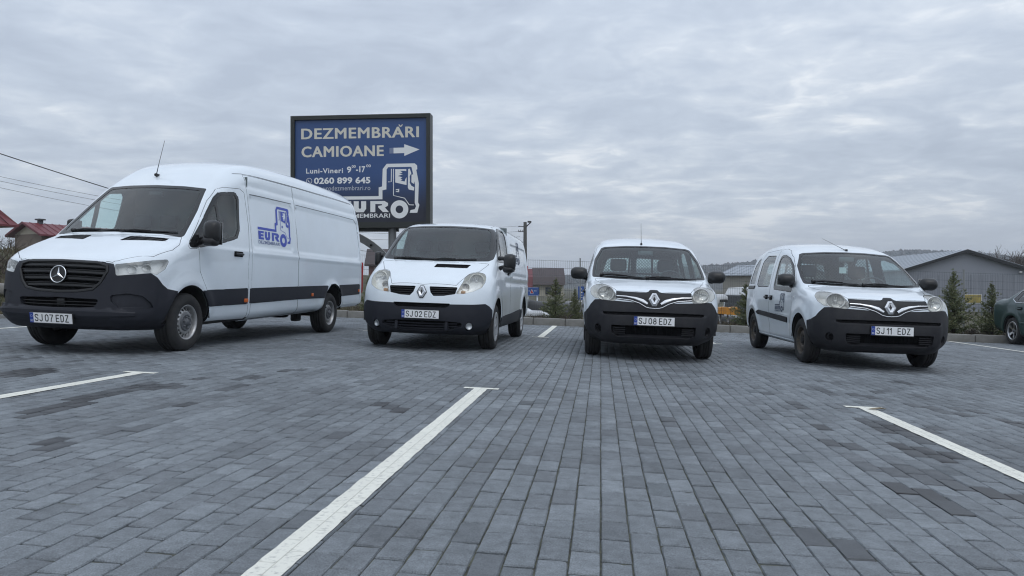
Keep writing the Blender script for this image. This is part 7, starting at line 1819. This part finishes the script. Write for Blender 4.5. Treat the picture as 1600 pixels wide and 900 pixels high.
def yard():
    def place(px, y, Y): c = at(px, y, Y); return c.x, Y, float(ground_z(c.x, Y))
    # orange steel piece on a stand
    x, Y, gz = place(1137, 485, 25.0); z = H+(450-485)*Y/1200-gz
    root = tag(empty('plough_frame', Matrix.Translation((x, Y, gz))), 'orange steel machine frame raised on a thin leg behind the fence', 'machine')
    OR = mat('machine_orange', (.62, .27, .03), .5, noise=(6, .5, (.30, .12, .03))); b = MB(); b.prism([(-.36, -.10), (-.34, .10), (-.08, .115), (-.02, .08), (.25, .115), (.35, .02), (.33, -.16), (.05, -.14)], -.25, .25, 1); b.obj('frame_plate', [OR], root, Matrix.Translation((0, 0, z)))
    b = MB(); b.box((.05, -.27, z), (.02, .02, .13)); b.box((-.25, -.27, z), (.02, .02, .11)); b.obj('rib', [OR], root)
    b = MB(); b.tube([(0, 0, 0), (0, 0, z-.1)], .03, 8); b.tube([(-.3, .1, 0), (-.2, .1, z-.1)], .03, 8); b.obj('leg', [STEEL], root)
    # loose wheels and tyres
    G = 'loose wheels lying in the yard behind the fence'
    for i, (px, yb, Y, r, lean, lab) in enumerate(((1130, 507, 24.9, .29, .15, 'dark tyre on a pale rim standing below the orange frame'), (1147, 507, 25.0, .29, -.5, 'pale-rimmed wheel leaning next to the tyre below the orange frame'), (838, 497, 24.2, .25, 1.1, 'wheel lying beside the rear of the medium van behind the fence'), (900, 497, 24.3, .25, -1.0, 'wheel behind the mirror of the head-on small van'), (1119, 500, 24.6, .30, 1.0, 'flat-lying tyre nearest the head-on small van behind the fence'))):
        c = at(px, yb, Y); gz = float(ground_z(c.x, Y)); root = tag(empty('loose_wheel', Matrix.Translation((c.x, Y, gz+r*abs(math.cos(lean))+.09*abs(math.sin(lean))-.01)) @ Matrix.Rotation(R(160+30*i), 4, 'Z') @ Matrix.Rotation(lean, 4, 'X')), lab, 'wheel', G)
        w = MB(); w.lathe([(r*.62, .08), (r*.7, .1), (r*.93, .09), (r, .06), (r, -.06), (r*.93, -.09), (r*.7, -.1), (r*.62, -.08), (r*.62, .08)], 32); w.obj('tyre', [RUBBER], root); w = MB(); w.lathe([(r*.62, .08), (r*.55, .05), (r*.3, .06), (0, .05)], 28); w.lathe([(r*.62, -.08), (r*.5, -.02), (0, -.02)], 28); w.obj('rim', [STEEL], root)
    # body shells and panels of broken vehicles
    G = 'wrecked body pieces in the yard behind the fence'
    pieces = ((1119, 467, 36.0, (.42, .4, .20), TRUCKW, .4, 'white wreck front with a dark opening beside the mirror of the head-on small van'), (838, 491, 26.0, (.45, .4, .12), TRUCKW, -.2, 'pale bonnet panel lying left of the conifer beside the medium van'), (897, 484, 28.0, (.36, .3, .32), mat('wreck_grey', (.22, .22, .23), .5, noise=(4, .5, (.12, .12, .12))), .5, 'grey tilted wreck right of the conifer between two vans'), (858, 484, 30.0, (.9, .5, .30), mat('wreck_dark', (.045, .047, .05), .5), .1, 'dark car wreck behind the conifer between two vans'), (1130, 500, 27.5, (.5, .4, .16), mat('wreck_dark', (.045, .047, .05), .5), 0, 'dark engine block pile below the orange frame'))
    for i, (px, py, Y, h, m, rz, lab) in enumerate(pieces):
        c = at(px, py, Y); gz = float(ground_z(c.x, Y)); root = tag(empty('wreck', Matrix.Translation((c.x, Y, gz)) @ Matrix.Rotation(rz, 4, 'Z')), lab, 'wreck', G); zc = c.z-gz
        b = MB(); b.rbox((0, 0, 0), h, min(h)*.6, 0, 6, None, lambda p, h=h: (p[0], p[1], p[2]*(1-.45*(p[0]/h[0]))+.06*math.sin(p[0]*7))); b.obj('shell', [m], root, Matrix.Translation((0, 0, zc)) @ Matrix.Rotation(.2*math.sin(i*2), 4, 'Y'))
        b = MB(); b.rbox((.1, -h[1]*.9, zc-.08), (h[0]*.5, .1, h[2]*.3), .04); b.rbox((-h[0]*.5, 0, zc*.4), (.12, .2, zc*.4), .03); b.rbox((h[0]*.5, 0, zc*.35), (.12, .2, zc*.35), .03); b.obj('underpart', [UNDER], root)
yard()

# ================================================================ air
def build_haze():
    m = bpy.data.materials.new('haze_air'); m.use_nodes = True; nt = m.node_tree; nt.nodes.clear(); o = nt.nodes.new('ShaderNodeOutputMaterial'); v = nt.nodes.new('ShaderNodeVolumePrincipled')
    v.inputs['Color'].default_value = (.86, .92, 1, 1); v.inputs['Density'].default_value = .00055; v.inputs['Anisotropy'].default_value = .2; nt.links.new(v.outputs[0], o.inputs['Volume'])
    b = MB(); b.box((0, 580, 24), (1900, 900, 36)); o = b.obj('haze', [m]); tag(o, 'thin pale air over the whole place', 'haze', kind='stuff')
build_haze()
